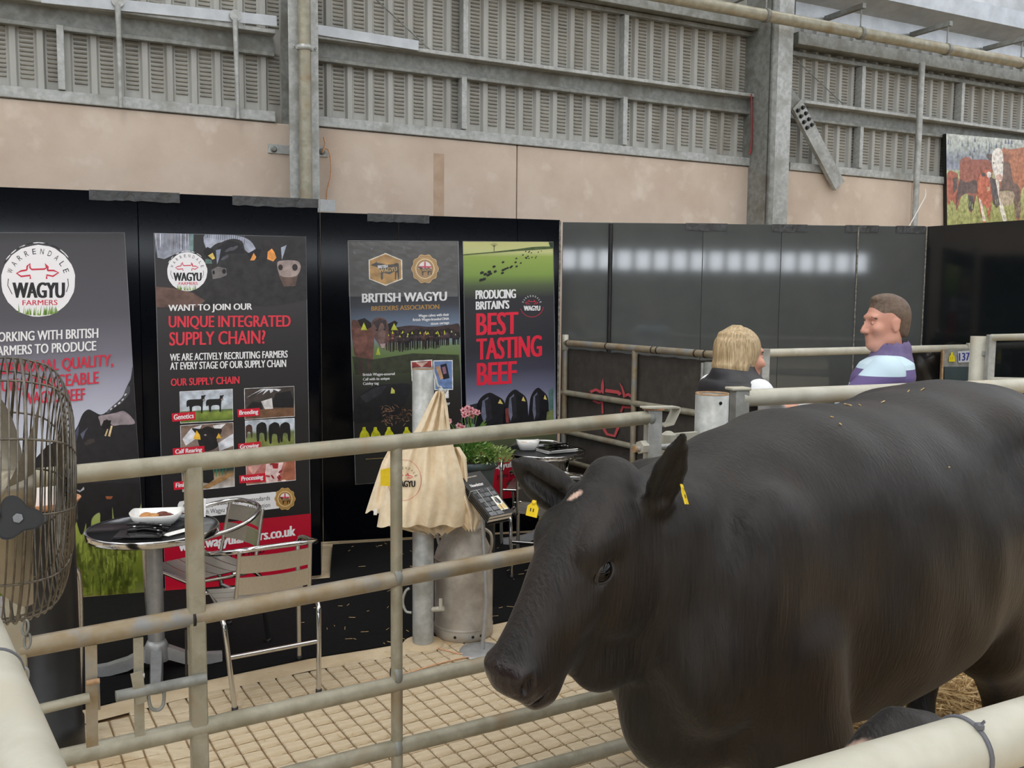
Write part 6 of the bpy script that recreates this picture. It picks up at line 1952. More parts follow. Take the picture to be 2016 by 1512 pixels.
m = MB(); m.lathe([(0, -.03), (.015, -.03), (.015, -.08), (.06, -.08), (.066, -.1), (.066, -.22), (.05, -.24), (0, -.24)], (0, 0, 0), (1, 0, 0), 24); lpart(m, 'motor', 'black_plastic', t)
# yoke, knob and stand, described in the fan's own frame
m = MB(); m.bar((-.10, .02, -.02), (-.10, .02, -.34), .03, .012, up=(1, 0, 0)); lpart(m, 'yoke', 'black_plastic', t)
inv = FM.inverted()
kc = inv @ P(35, 1020, 1.46)
kd = (inv.to_3x3() @ (CAM - P(35, 1020, 1.46))).normalized()
kx = (inv.to_3x3() @ Vector((1, 0, -.25))).normalized(); kx = (kx - kd * kx.dot(kd)).normalized(); ky = kd.cross(kx)
m = MB(); ring = []
for i in range(48):
    a = 2 * PI * i / 48; r_ = .023 + .016 * max(0, math.cos(1.5 * (a - .2)) ** 2) ** 1.0
    ring.append(kc + kx * (r_ * math.cos(a)) + ky * (r_ * math.sin(a)))
m.prism([p - kd * .012 for p in ring], kd * .02); m.prism([kc + (p - kc) * .9 + kd * .008 for p in ring], kd * .006); lpart(m, 'clamp_knob', 'black_plastic', t)
m = MB(); m.lathe([(0, .019), (.008, .019), (.01, .012)], kc, kd, 6, smooth=False); lpart(m, 'knob_bolt', 'chrome', t)
m = MB(); m.tube([kc - kd * .012, Vector((-.12, .02, -.02))], .012, 10); lpart(m, 'clamp_arm', 'black_plastic', t)
sp = inv @ Vector((fc.x - .06, fc.y - .03, .0)); st_ = inv @ Vector((fc.x - .06, fc.y - .03, fc.z - .28))
m = MB(); m.tube([sp, st_], .022, 16); lpart(m, 'stand_pole', 'rail_pale', t)
m = MB(); m.lathe([(0, .03), (.2, .02), (.22, 0)], sp, tuple(inv.to_3x3() @ Vector((0, 0, 1))), 28); lpart(m, 'stand_base', 'black_plastic', t)

# twine lying on the floor in front of the churn
m = MB(); m.tube(spline([PZ(u, v, .006) for u, v in ((858, 1262), (864, 1276), (882, 1281), (905, 1287), (930, 1282), (948, 1272))], 5), .003, 6)
o = m.build('twine', 'twine'); setorigin(o, PZ(900, 1285, 0)); tag(o, 'short twine curling on the floor at the churn foot', 'twine')
m = MB(); m.tube(spline([PZ(u, v, .006) for u, v in ((940, 1290), (880, 1302), (800, 1325), (700, 1348), (640, 1368), (560, 1382))], 5), .0028, 6)
o = m.build('twine', 'twine'); setorigin(o, PZ(760, 1335, 0)); tag(o, 'long thin twine stretched over the floor tiles', 'twine')
# ================================================================== the black cow
cO = Vector((.40, 2.45, 0))
cX = Vector((.823, .568, 0)).normalized()
cY = Vector((-cX.y, cX.x, 0))
CMX = Matrix((cX, cY, Vector((0, 0, 1)))).transposed().to_4x4()
CMX.translation = cO
xs = np.concatenate([np.arange(-.64, .0, .0075), np.arange(.0, 2.15, .018)])
ys = np.concatenate([np.arange(-.62, -.26, .016), np.arange(-.26, .26, .0085), np.arange(.26, .62, .016)])
zs = np.concatenate([np.arange(-.03, .76, .02), np.arange(.76, 1.52, .0085), np.arange(1.52, 1.64, .02)])
S = Solid(xs, ys, zs)
S.loft((0, 0, 0), ((1, 0, 0), (0, 1, 0), (0, 0, 1)), [
    (-.24, 1.13, .09, .15, .18), (-.13, 1.11, .135, .21, .26), (0, 1.08, .20, .255, .38), (.12, 1.05, .265, .305, .47), (.3, 1.05, .32, .372, .53),
    (.5, 1.03, .37, .425, .55), (.75, 1.0, .42, .46, .53), (1.0, 1.0, .435, .468, .49), (1.22, 1.03, .415, .465, .43), (1.42, 1.08, .375, .44, .40),
    (1.62, 1.12, .33, .375, .38), (1.8, 1.15, .26, .28, .34), (1.93, 1.15, .16, .17, .24)], k=.05, n=2.25)
for s_ in (-1, 1):
    S.ell((.17, s_ * .245, 1.0), (.16, .09, .30), .08)                     # shoulder
    S.ell((.05, s_ * .17, .82), (.13, .1, .16), .08)                    # point of shoulder
    S.ell((1.34, s_ * .25, 1.38), (.11, .08, .06), .1)                  # hip bone
    S.ell((1.58, s_ * .21, .98), (.22, .14, .33), .1)                   # thigh
    S.ell((1.10, s_ * .495, 1.30), (.13, .1, .11), .14, cut=True)
    S.cone((1.28, s_ * .36, 1.2), (1.3, s_ * .3, .72), .05, .06, .1)                # flank fold        # flank hollow
    S.ell((.47, s_ * .455, .98), (.06, .075, .27), .12, cut=True)         # hollow behind the shoulder
def leg(pts, k=.05):
    for (a, ra), (b, rb) in zip(pts[:-1], pts[1:]):
        S.cone(a, b, ra, rb, k)
for s_, dx in ((-1, -.11), (1, .0)):
    leg([((.26, s_ * .22, .85), .16), ((.42 + dx, s_ * .23, .6), .15), ((.4 + dx, s_ * .22, .4), .085), ((.41 + dx, s_ * .22, .35), .06), ((.4 + dx, s_ * .22, .14), .044), ((.385 + dx, s_ * .22, .1), .05)])
    S.ell((.36 + dx, s_ * .22, .04), (.065, .055, .045), .03)
for s_, dx in ((-1, -.12), (1, .1)):
    leg([((1.58, s_ * .2, .85), .19), ((1.44 + dx, s_ * .23, .66), .13), ((1.62 + dx, s_ * .2, .46), .075), ((1.64 + dx, s_ * .2, .42), .062), ((1.57 + dx, s_ * .2, .14), .044), ((1.55 + dx, s_ * .2, .1), .05)])
    S.ell((1.52 + dx, s_ * .2, .04), (.07, .055, .045), .03)
S.ell((.12, 0, .62), (.2, .13, .17), .13)                                # brisket
S.ell((1.05, 0, .56), (.2, .09, .09), .08)                                # belly fold
S.cone((1.95, 0, 1.36), (2.02, 0, .9), .04, .025, .03); S.cone((2.02, 0, .9), (1.99, 0, .45), .025, .03, .02); S.ell((1.98, 0, .36), (.05, .05, .13), .03)
# neck folds and throat
S.ell((-.17, 0, .91), (.16, .055, .125), .06)
S.ell((-.2, -.02, .83), (.085, .03, .06), .04)
S.cone((-.20, 0, .84), (-.02, 0, .86), .045, .07, .06)
S.ell((-.03, -.14, 1.08), (.05, .05, .2), .08)
# head
Fh = Vector((-.597, 0, -.802)).normalized()
Uh = Vector((-.802, 0, .597)).normalized(); Lh = Vector((0, 1, 0))
Hd = Vector((-.2, 0, 1.338))
def hp(t, l, u): return tuple(Hd + Fh * t + Lh * l + Uh * u)
HR = (tuple(Fh), tuple(Lh), tuple(Uh))
S.loft(tuple(Hd), (tuple(Fh), tuple(Lh), tuple(Uh)), [
    (-.04, -.13, .05, .06, .07), (-.005, -.10, .092, .08, .12), (.05, -.085, .118, .105, .16), (.13, -.08, .13, .112, .185), (.21, -.075, .125, .106, .19),
    (.29, -.07, .108, .094, .185), (.365, -.068, .09, .082, .16), (.44, -.07, .081, .077, .125), (.50, -.075, .086, .077, .108), (.55, -.08, .082, .066, .1), (.588, -.088, .055, .04, .068)], k=.04, n=2.3)
S.ell(hp(-.015, 0, -.03), (.05, .075, .05), .05, HR)                       # poll
for s_ in (-1, 1):
    S.ell(hp(.175, s_ * .098, -.02), (.06, .035, .042), .03, HR)           # brow
    S.ell(hp(.2, s_ * .075, -.19), (.12, .05, .09), .05, HR)               # jaw muscle
    S.ell(hp(.30, s_ * .07, -.09), (.09, .04, .03), .04, HR)               # cheek ridge
    S.ell(hp(.222, s_ * .137, -.055), (.034, .024, .025), .022, HR, cut=True)  # eye socket
    S.ell(hp(.212, s_ * .117, -.036), (.034, .014, .010), .012, HR)        # upper lid
    S.ell(hp(.240, s_ * .115, -.078), (.034, .014, .008), .012, HR)        # lower lid
    S.ell(hp(.535, s_ * .062, -.05), (.032, .028, .036), .02, HR)          # nostril wing
S.ell(hp(.545, 0, -.05), (.045, .072, .045), .03, HR)
S.ell(hp(.53, 0, -.155), (.055, .055, .03), .03, HR)                       # lower lip and chin
S.ell(hp(.58, -.07, -.122), (.05, .06, .005), .012, HR, cut=True)         # mouth
S.ell(hp(.58, .07, -.122), (.05, .06, .005), .012, HR, cut=True)
for s_ in (-1, 1):
    S.ell(hp(.548, s_ * .082, -.045), (.022, .022, .012), .008, HR, cut=True); S.ell(hp(.562, s_ * .074, -.06), (.013, .02, .009), .008, HR, cut=True)
# ears
def ear(root, tip, nrm, wid):
    root, tip, nrm = Vector(root), Vector(tip), Vector(nrm).normalized()
    d = tip - root
    nrm = (nrm - d.normalized() * nrm.dot(d.normalized())).normalized()
    st = [(0, .034), (.16, .04), (.42, wid), (.62, wid * .95), (.82, wid * .62), (1, .013)]
    for (t0, r0), (t1, r1) in zip(st[:-1], st[1:]):
        f = 2.1 if t0 > .1 else 1.4
        S.cone(tuple(root + d * t0), tuple(root + d * t1), r0, r1, .018, flat=(tuple(nrm), f))
    S.cone(tuple(root + d * .3 + nrm * .024), tuple(root + d * .78 + nrm * .018), wid * .42, wid * .22, .012, cut=True)
ear((-.115, -.10, 1.235), (-.165, -.25, 1.468), (-.35, -.75, -.5), .044)
ear((-.19, .085, 1.22), (-.322, .225, 1.35), (-.55, -.75, -.45), .062)
cme = S.mesh('cow_body', 2)
# muscle and loose skin over the smooth form
V = np.empty(len(cme.vertices) * 3, dtype=np.float32); cme.vertices.foreach_get('co', V); V = V.reshape(-1, 3)
N = np.empty(len(V) * 3, dtype=np.float32); cme.vertex_normals.foreach_get('vector', N); N = N.reshape(-1, 3)
X_, Y_, Z_ = V[:, 0], V[:, 1], V[:, 2]
bodyw = np.clip((X_ + .02) / .2, 0, 1) * np.clip((Z_ - .55) / .15, 0, 1)
d_ = bodyw * (.006 * np.sin(9 * X_ + 5 * Z_ + 1.3) * np.sin(7 * Z_ - 3 * X_) + .004 * np.sin(21 * X_ + 9 * Z_) * np.sin(15 * Z_ + 2) + .003 * np.sin(34 * X_ - 12 * Z_) * np.clip(Z_ - .8, 0, 1))
neckw = np.exp(-((X_ - .02) / .11) ** 2) * np.clip((1.3 - Z_) / .2, 0, 1) * np.clip((Z_ - .6) / .15, 0, 1) * (np.abs(Y_) > .07)
d_ += neckw * .006 * np.sin(62 * X_ + 14 * Z_ + 2 * np.sin(9 * Z_))
ribw = np.exp(-((X_ - .8) / .3) ** 2) * np.exp(-((Z_ - 1.0) / .25) ** 2)
d_ += ribw * .003 * np.sin(38 * X_ + 8 * Z_)
V = V + N * d_[:, None].astype(np.float32)
cme.vertices.foreach_set('co', V.ravel()); cme.update()
# coat tint masks: bare muzzle, pale scar, sun-browned hair
V = np.empty(len(cme.vertices) * 3, dtype=np.float32); cme.vertices.foreach_get('co', V); V = V.reshape(-1, 3)
rel = V - np.array(Hd); tt = rel @ np.array(Fh); uu = rel @ np.array(Uh); ll = rel[:, 1]
smooth = lambda a, b, x: np.clip((x - a) / (b - a), 0, 1)
mz = smooth(.505, .535, tt + .12 * (uu + .05) ** 1 * 0 - .35 * np.maximum(0, -uu - .11)) * smooth(-.22, -.17, uu) * (V[:, 0] < -.3)
scar = np.maximum(0, 1 - np.hypot((tt - .083) / .02, (ll - .025 - (tt - .083) * .8) / .017)) * (V[:, 0] < -.15) * (uu > -.05)
warm = np.exp(-((V[:, 0] - .3) / .5) ** 2 - ((V[:, 2] - 1.0) / .28) ** 2) * .5 + np.exp(-((tt - .18) / .1) ** 2 - ((uu + .15) / .08) ** 2) * .5 * (V[:, 0] < .05)
colr = np.stack([mz, np.clip(scar * 3, 0, 1), warm, np.ones_like(mz)], 1).astype(np.float32)
at = cme.color_attributes.new('Mask', 'FLOAT_COLOR', 'POINT'); at.data.foreach_set('color', colr.ravel())
m_ = mat('cow_coat', (9, 8, 8), (27, 24, 22), 26, .46, bump=.8, bscale=60, c3=(34, 26, 21), s3=2.6, t3=.55, sheen=.08, rvar=.12, stretch=(2.5, 1, .3), spec=.36)
t_ = m_.node_tree; b_ = t_.nodes['Principled BSDF']
vc = t_.nodes.new('ShaderNodeVertexColor'); vc.layer_name = 'Mask'
sp_ = t_.nodes.new('ShaderNodeSeparateColor'); t_.links.new(vc.outputs[0], sp_.inputs[0])
src = b_.inputs['Base Color'].links[0].from_socket
def mixin(sock, fac, c, k=1.0):
    mx = t_.nodes.new('ShaderNodeMixRGB'); mx.inputs[2].default_value = (*lin(c), 1)
    if k != 1.0:
        mm = t_.nodes.new('ShaderNodeMath'); mm.operation = 'MULTIPLY'; mm.inputs[1].default_value = k; t_.links.new(fac, mm.inputs[0]); fac = mm.outputs[0]
    t_.links.new(fac, mx.inputs[0]); t_.links.new(sock, mx.inputs[1]); return mx.outputs[0]
src = mixin(src, sp_.outputs[2], (40, 30, 25), .6)
src = mixin(src, sp_.outputs[0], (34, 26, 26))
src = mixin(src, sp_.outputs[1], (206, 176, 160))
t_.links.new(src, b_.inputs['Base Color'])
mr = t_.nodes.new('ShaderNodeMapRange'); mr.inputs['To Min'].default_value = .46; mr.inputs['To Max'].default_value = .2
t_.links.new(sp_.outputs[0], mr.inputs[0]); t_.links.new(mr.outputs[0], b_.inputs['Roughness'])
for n_ in t_.nodes:
    if n_.type == 'BUMP': n_.inputs['Distance'].default_value = .004
cme.materials.append(m_)
cow = bpy.data.objects.new('cow', None); col.objects.link(cow); cow.matrix_basis = CMX
tag(cow, 'large black cow with yellow ear tags standing in the straw pen', 'cow')
cb = bpy.data.objects.new('body', cme); col.objects.link(cb); cb.parent = cow
for s_ in (-1, 1):
    m = MB(); R_ = Matrix((Fh, Lh, Uh)).transposed(); m.sphere(hp(.224, s_ * .108, -.056), (.031, .026, .025), 20, 14, R_); e_ = lpart(m, 'eye', 'eye', cow)
    m = MB(); c_ = Vector(hp(.224, s_ * .118, -.056))
    m.tube([c_ + Fh * (.031 * math.cos(a)) + Uh * (.021 * math.sin(a)) + Lh * s_ * (.008 - .010 * math.cos(a) ** 2) for a in [2 * PI * k / 24 for k in range(24)]], .004, 8, closed=True); lpart(m, 'eyelid', 'coat', e_)
# ear tags
def ear_tag(c, ax, up, sz, label):
    ax, up = Vector(ax).normalized(), Vector(up).normalized(); sx = up.cross(ax).normalized(); up = ax.cross(sx)
    c = Vector(c); w_, h_ = sz
    m = MB(); m.prism([c + sx * x * w_ + up * y * h_ for x, y in ((-.5, -.9), (.5, -.9), (.5, .1), (.22, .45), (.16, .8), (-.16, .8), (-.22, .45), (-.5, .1))], ax * .003); o = lpart(m, 'ear_tag', 'tag_yellow', cow); o['label'] = label
    m = MB(); m.lathe([(0, .005), (.006, .005), (.007, .001)], c + up * .55 * h_, ax, 10); lpart(m, 'tag_stud', 'tag_yellow', o)
    for k in range(2):
        m = MB(); q = c + sx * (-.2 + .25 * k) * w_ - up * .4 * h_ + ax * .0032; m.box(q, (.002, .002, .002)) if False else m.prism([q, q + sx * .003, q + sx * .003 + up * .009, q + up * .009], ax * .0004); lpart(m, 'tag_digit', 'ink_black', o)
inv3 = CMX.inverted()
vdir = (inv3.to_3x3() @ (CAM - Vector((.0, 2.2, 1.2)))).normalized()
def cw(u, v, y): 
    n = cY; r = ray(u, v); q = CAM + r * ((n.dot(cO) + y - n.dot(CAM)) / n.dot(r)); return inv3 @ q
ear_tag(cw(1345, 972, -.215), vdir + Vector((.9, .25, 0)), (.25, 0, 1), (.026, .03), 'yellow ear tag seen edge-on')
ear_tag(cw(1050, 1000, .15), vdir + Vector((-.5, .3, 0)), (.22, 0, 1), (.034, .026), 'yellow ear tag below the far ear')
# straw on its back
from mathutils.bvhtree import BVHTree
bvh = BVHTree.FromPolygons([v.co for v in cme.vertices], [tuple(p.vertices) for p in cme.polygons])
m = MB()
for (u0, v0, u1, v1) in ((1663, 797, 1676, 800), (1691, 798, 1694, 800), (1735, 794, 1742, 791), (1787, 773, 1790, 770), (1813, 770, 1819, 766), (1634, 822, 1640, 823), (1652, 835, 1656, 838), (1866, 920, 1868, 921)):
    ps = []
    for u, v in ((u0, v0), (u1, v1)):
        o_ = inv3 @ CAM; d_ = (inv3.to_3x3() @ ray(u, v)).normalized()
        h_ = bvh.ray_cast(o_, d_)
        if h_[0] is not None: ps.append(h_[0] + h_[1] * .003)
    if len(ps) == 2 and (ps[0] - ps[1]).length < .2: m.tube(ps, .0022, 5)
mw = m.mesh('straw_bits'); mw.transform(CMX); mw.materials.append(MATS['straw'])
o = bpy.data.objects.new('straw_bits', mw); col.objects.link(o); tag(o, 'pale straw bits lying on the black cow back', 'straw', kind='stuff')
# black plastic sheet bunched over the fence beside the numbered plate
m = MB(); nu_, nv_ = 24, 26; vs = []
for j in range(nv_ + 1):
    for i in range(nu_ + 1):
        u = 1770 + 136 * i / nu_
        top = 684 - 12 * math.exp(-((u - 1878) / 22) ** 2)
        vs.append(MF(u, top + (900 - top) * j / nv_, -.045 + .02 * math.sin(i * .55 + j * .45) * math.sin(j * .6) + .01 * math.sin(i * 1.3 - j * .9) - .03 * (j < 2)))
m.add(vs, [(j * (nu_ + 1) + i, j * (nu_ + 1) + i + 1, (j + 1) * (nu_ + 1) + i + 1, (j + 1) * (nu_ + 1) + i) for j in range(nv_) for i in range(nu_)], True)
mat('plastic_sheet', (34, 33, 33), (44, 42, 40), 6, .35, bump=.3, bscale=12)
o = m.build('plastic_sheet', 'plastic_sheet'); setorigin(o, MF(1840, 800, -.05)); tag(o, 'creased black plastic sheet hung behind the fence by the numbered plate', 'sheet')
# ------------------------------------------------------------------ calf at the near rail
k0 = P(1772, 1442, 1.72); k1 = P(1672, 1512, 1.66)
lo = Vector((min(k0.x, k1.x) - .3, 1.2, 0)); 
S = Solid(np.arange(k0.x - .45, k0.x + .75, .011), np.arange(1.35, 2.35, .011), np.concatenate([np.arange(-.02, .6, .02), np.arange(.6, 1.15, .009)]))
dv = (k1 - k0).normalized(); lv = Vector((0, 0, 1)).cross(dv).normalized(); uv_ = dv.cross(lv)
if uv_.z < 0: uv_ = -uv_
S.loft(tuple(k0), (tuple(dv), tuple(lv), tuple(uv_)), [(-.1, -.06, .04, .05, .06), (-.03, -.06, .09, .095, .1), (.04, -.06, .09, .085, .1), (.12, -.06, .07, .062, .09), (.19, -.06, .056, .055, .07), (.24, -.06, .05, .05, .06), (.27, -.06, .03, .03, .035)], k=.03, n=2.2)
bx0 = k0 + Vector((.16, .05, -.22))
S.cone(tuple(k0 + Vector((.03, .02, -.12))), tuple(bx0), .085, .12, .05)
S.cone(tuple(bx0), tuple(bx0 + Vector((.36, .2, -.02))), .15, .16, .05)
S.ell(tuple(k0 + Vector((.07, .13, -.12))), (.035, .08, .03), .02); S.ell(tuple(k0 + Vector((.1, -.1, -.16))), (.035, .08, .03), .02)
for fx, fy in ((0, -.08), (-.04, .08), (.36, .12), (.3, .27)):
    a_ = bx0 + Vector((fx, fy, -.1)); S.cone(tuple(a_), (a_.x, a_.y, .05), .055, .032, .04)
kme = S.mesh('calf', 1); 
V = np.empty(len(kme.vertices) * 3, dtype=np.float32); kme.vertices.foreach_get('co', V); V = V.reshape(-1, 3)
tt = (V - np.array(k0)) @ np.array(dv)
colr = np.stack([np.zeros(len(V)), smooth(.085, .1, tt + .02 * np.sin(V[:, 1] * 60)) * (V[:, 2] > .6) * .7, np.zeros(len(V)), np.ones(len(V))], 1).astype(np.float32)
at = kme.color_attributes.new('Mask', 'FLOAT_COLOR', 'POINT'); at.data.foreach_set('color', colr.ravel())
kme.materials.append(m_)
o = bpy.data.objects.new('calf', kme); col.objects.link(o); setorigin(o, (k0.x, k0.y, 0)); tag(o, 'small dark calf with a pink nose behind the lower right rail', 'calf')
# ================================================================== people
def rotz(p, a):
    c, s = math.cos(a), math.sin(a)
    return (p[0] * c - p[1] * s, p[0] * s + p[1] * c, p[2])
def person_grid():
    return (np.concatenate([np.arange(-.36, -.16, .011), np.arange(-.16, .5, .0062)]), np.arange(-.42, .42, .0075), np.concatenate([np.arange(-.01, 1.05, .016), np.arange(1.05, 1.8, .0058)]))
def build_person(label, loc, face, scale, tw, arms, hair_kind, top, sleeves, female=False, dz=0.0, hx=0.0):
    """local frame: head faces +x, +y is the person's left; the torso is turned by tw; arms: {side: (elbow, wrist, hand dir)}"""
    root = bpy.data.objects.new('person', None); col.objects.link(root)
    root.matrix_basis = Matrix.Translation(loc) @ Matrix.Rotation(math.atan2(face[1], face[0]), 4, 'Z') @ Matrix.Scale(scale, 4)
    tag(root, label, 'person', 'people talking behind the cow')
    R = lambda p: rotz(p, tw)
    ca, sa = math.cos(tw), math.sin(tw)
    AX = ((0, 0, 1), (-sa, ca, 0), (ca, sa, 0))
    hz = 1.615 + dz                                                # ear level
    jw = .9 if female else 1.0
    def arm(S, g, upto=2):
        for s_, (el, wr, hd) in arms.items():
            sh = R((-.01, s_ * (.165 if female else .19), 1.405)); e_, w_ = R(el), R(wr)
            S.cone(sh, e_, .05 * jw + g, .04 * jw + g, .03)
            if upto > 1: S.cone(e_, w_, .04 * jw + g, .027 * jw + g, .02)
    def head(S):
        h = lambda x, y, z_: (x + hx, y, hz + z_)
        S.ell(h(-.015, 0, .045), (.097, .075, .09), .02)
        S.ell(h(.022, 0, -.028), (.072, .058 * jw, .09), .03)
        S.ell(h(.055, 0, -.095), (.032, .03 * jw, .022), .03)
        S.cone(h(-.01, .045, -.06), h(.045, .022, -.098), .02, .016, .03); S.cone(h(-.01, -.045, -.06), h(.045, -.022, -.098), .02, .016, .03)
        S.ell(h(.08, 0, .034), (.016, .05, .012), .02)
        S.cone(h(.09, 0, .018), h(.112, 0, -.03), .008, .0125, .012); S.ell(h(.1, .013, -.034), (.01, .008, .008), .008); S.ell(h(.1, -.013, -.034), (.01, .008, .008), .008)
        S.ell(h(.083, 0, -.058), (.012, .024, .007), .008); S.ell(h(.081, 0, -.071), (.012, .021, .008), .008); S.ell(h(.098, 0, -.0645), (.01, .022, .002), .004, cut=True)
        for s_ in (-1, 1):
            S.ell(h(.096, s_ * .032, .008), (.016, .016, .011), .012, cut=True)
            S.ell(h(.07, s_ * .045, -.02), (.02, .02, .02), .025)
            S.ell(h(-.008, s_ * .075, -.004), (.019, .009, .032), .012); S.ell(h(-.004, s_ * .085, -.002), (.009, .006, .018), .006, cut=True)
        S.cone(h(-.022, 0, -.06), (R((-.03, 0, 0))[0], R((-.03, 0, 0))[1], 1.42), .052 * jw, .062 * jw, .03)
    # ---- body (one continuous skin)
    S = Solid(*person_grid())
    head(S)
    k_ = .93 if female else 1.0
    tor = [(.84, 0, .155, .105, .11), (.98, .01, .16 * k_, .11, .11), (1.1, .01, .148 * k_, .105, .1), (1.26, .015, .165 * k_, .11, .105), (1.38, 0, .185 * k_, .105, .105), (1.44, -.01, .15 * k_, .08, .085), (1.48, -.02, .085, .055, .06)]
    S.loft((0, 0, 0), AX, tor, .03)
    for s_ in (-1, 1):
        a, b, c = R((0, s_ * .09, .86)), R((.02, s_ * .095, .47)), R((-.02, s_ * .1, .08))
        S.cone(a, b, .085, .055, .04); S.cone(b, c, .055, .038, .03); S.ell(R((.05, s_ * .1, .035)), (.1, .042, .035), .03)
    arm(S, 0)
    for s_, (el, wr, hd) in arms.items():
        w_ = Vector(R(wr)); d = Vector(R(hd)).normalized(); up = Vector((0, 0, 1)); sd = d.cross(up).normalized(); n_ = sd.cross(d)
        S.ell(tuple(w_ + d * .045), (.046, .036, .017), .015, (tuple(d), tuple(sd), tuple(n_)))
        for k, (o_, L_) in enumerate(((-.027, .062), (-.009, .072), (.009, .068), (.026, .052))):
            p0 = w_ + d * .075 + sd * o_; p1 = p0 + d * L_ * .5 - n_ * .006; p2 = p1 + d * L_ * .35 - n_ * .026
            S.cone(tuple(p0), tuple(p1), .0092, .0085, .005); S.cone(tuple(p1), tuple(p2), .0085, .0072, .004)
        p0 = w_ + d * .03 - sd * .03 * s_ ; p1 = p0 + d * .03 - sd * .028 * s_ ; p2 = p1 + d * .03 - n_ * .01
        S.cone(tuple(p0), tuple(p1), .012, .0105, .008); S.cone(tuple(p1), tuple(p2), .0105, .008, .004)
    me = S.mesh('body', 1); me.materials.append(MATS['skin' if female else 'skin_red'])
    o = bpy.data.objects.new('body', me); col.objects.link(o); o.parent = root
    for s_ in (-1, 1):
        m = MB(); m.sphere((.080 + hx, s_ * .031, hz + .007), .0105, 12, 8); e_ = lpart(m, 'eye', 'skin_red', root)
        m = MB(); m.sphere((.0865 + hx, s_ * .031, hz + .0065), (.0045, .007, .0035), 10, 6); lpart(m, 'eye_white', 'white_paper', e_)
        m = MB(); m.sphere((.0895 + hx, s_ * .031, hz + .0065), (.003, .0034, .0034), 8, 6); lpart(m, 'iris', 'ink_black', e_)
        m = MB(); m.tube([(.09 + hx, s_ * .016, hz + .03), (.088 + hx, s_ * .034, hz + .035), (.075 + hx, s_ * .052, hz + .028)], .004, 6); lpart(m, 'eyebrow', 'hair_brown', root)
    # ---- hair
    S = Solid(*person_grid())
    if hair_kind == 'short':
        S.ell((-.018, 0, hz + .049), (.099, .0765, .0905), .02); S.ell((-.06, 0, hz - .0), (.052, .0635, .09), .02)
        S.ell((.02, 0, hz + .116), (.05, .054, .022), .03)
        S.ell((.125, 0, hz - .03), (.085, .12, .12), .012, cut=True)
        S.ell((.03, -.09, hz - .03), (.055, .05, .085), .012, cut=True); S.ell((.03, .09, hz - .03), (.055, .05, .085), .012, cut=True)
        S.ell((-.01, -.088, hz - .01), (.024, .02, .038), .008, cut=True); S.ell((-.01, .088, hz - .01), (.024, .02, .038), .008, cut=True)
        S.ell((-.03, 0, hz - .13), (.2, .2, .075), .015, cut=True)
        hm = 'hair_brown'
    else:
        S.ell((hx - .02, 0, hz + .046), (.106, .086, .097), .02)
        S.loft((hx - .035, 0, hz), ((0, 0, 1), (0, 1, 0), (1, 0, 0)), [(-.14, 0, .055, .045, .05), (-.12, 0, .075, .06, .07), (-.06, 0, .087, .075, .082), (.02, 0, .088, .082, .087), (.08, 0, .075, .075, .075)], .03)
        S.ell((hx + .125, 0, hz - .04), (.085, .075, .11), .012, cut=True)
        S.ell((hx + .06, 0, hz - .12), (.07, .06, .08), .012, cut=True)
        for k in range(34):
            a = 3.3 * (k / 33 - .5) + PI
            cx_, sy_ = math.cos(a), math.sin(a)
            L_ = .02 * math.sin(k * 2.3) + .012 * math.sin(k * 5.1)
            S.cone((hx - .02 + .025 * cx_, .02 * sy_, hz + .137), (hx - .028 + .07 * cx_, .066 * sy_, hz + .105), .009, .011, .006); S.cone((hx - .028 + .07 * cx_, .066 * sy_, hz + .105), (hx - .035 + .085 * cx_, .088 * sy_, hz - .03), .011, .012, .006)
            S.cone((hx - .035 + .085 * cx_, .088 * sy_, hz - .03), (hx - .035 + .08 * cx_, .084 * sy_, hz - .15 + L_), .012, .006, .006)
        hm = 'hair_blonde'
    me = S.mesh('hair', 1); me.materials.append(MATS[hm]); o = bpy.data.objects.new('hair', me); col.objects.link(o); o.parent = root
    # ---- clothes
    def cloth(name, fn, mt, it=2):
        S = Solid(*person_grid()); fn(S); me = S.mesh(name, it); me.materials.append(MATS[mt] if isinstance(mt, str) else mt)
        o = bpy.data.objects.new(name, me); col.objects.link(o); o.parent = root; return o
    grow = lambda g: [(t, c_, w_ + g, hu + g, hd + g) for t, c_, w_, hu, hd in tor]
    def legs(S):
        for s_ in (-1, 1):
            a, b, c = R((0, s_ * .09, .86)), R((.02, s_ * .095, .47)), R((-.02, s_ * .1, .06))
            S.cone(a, b, .1, .075, .04); S.cone(b, c, .075, .062, .03)
        S.loft((0, 0, 0), AX, [(.78, 0, .15, .11, .12), (.92, 0, .17, .12, .125), (1.0, .01, .165, .118, .118)], .04)
    cloth('trousers', legs, 'trousers')
    def shoes(S):
        for s_ in (-1, 1): S.ell(R((.05, s_ * .1, .035)), (.125, .05, .045), .03, [R((1, 0, 0)), R((0, 1, 0)), (0, 0, 1)])
    cloth('shoes', shoes, 'shoe', 1)
    if top == 'polo':
        def shirt(S):
            S.loft((0, 0, 0), AX, [(.9, 0, .185, .135, .135), (1.02, .01, .19, .14, .135)] + grow(.036)[2:-1] + [(1.475, -.02, .105, .07, .075)], .03)
        cloth('polo_shirt', shirt, 'stripes')
        for s_, (el, wr, hd) in arms.items():
            def slv1(S):
                sh = R((-.01, s_ * .185, 1.4)); e_ = R(el); mid = tuple(sh[j] + (e_[j] - sh[j]) * .8 for j in range(3))
                S.cone(sh, mid, .083, .074, .03); S.ell(tuple(mid[j] + (e_[j] - sh[j]) * .3 for j in range(3)), (.055, .055, .055), .01, cut=True)
            cloth('sleeve', slv1, 'stripes_sleeve')
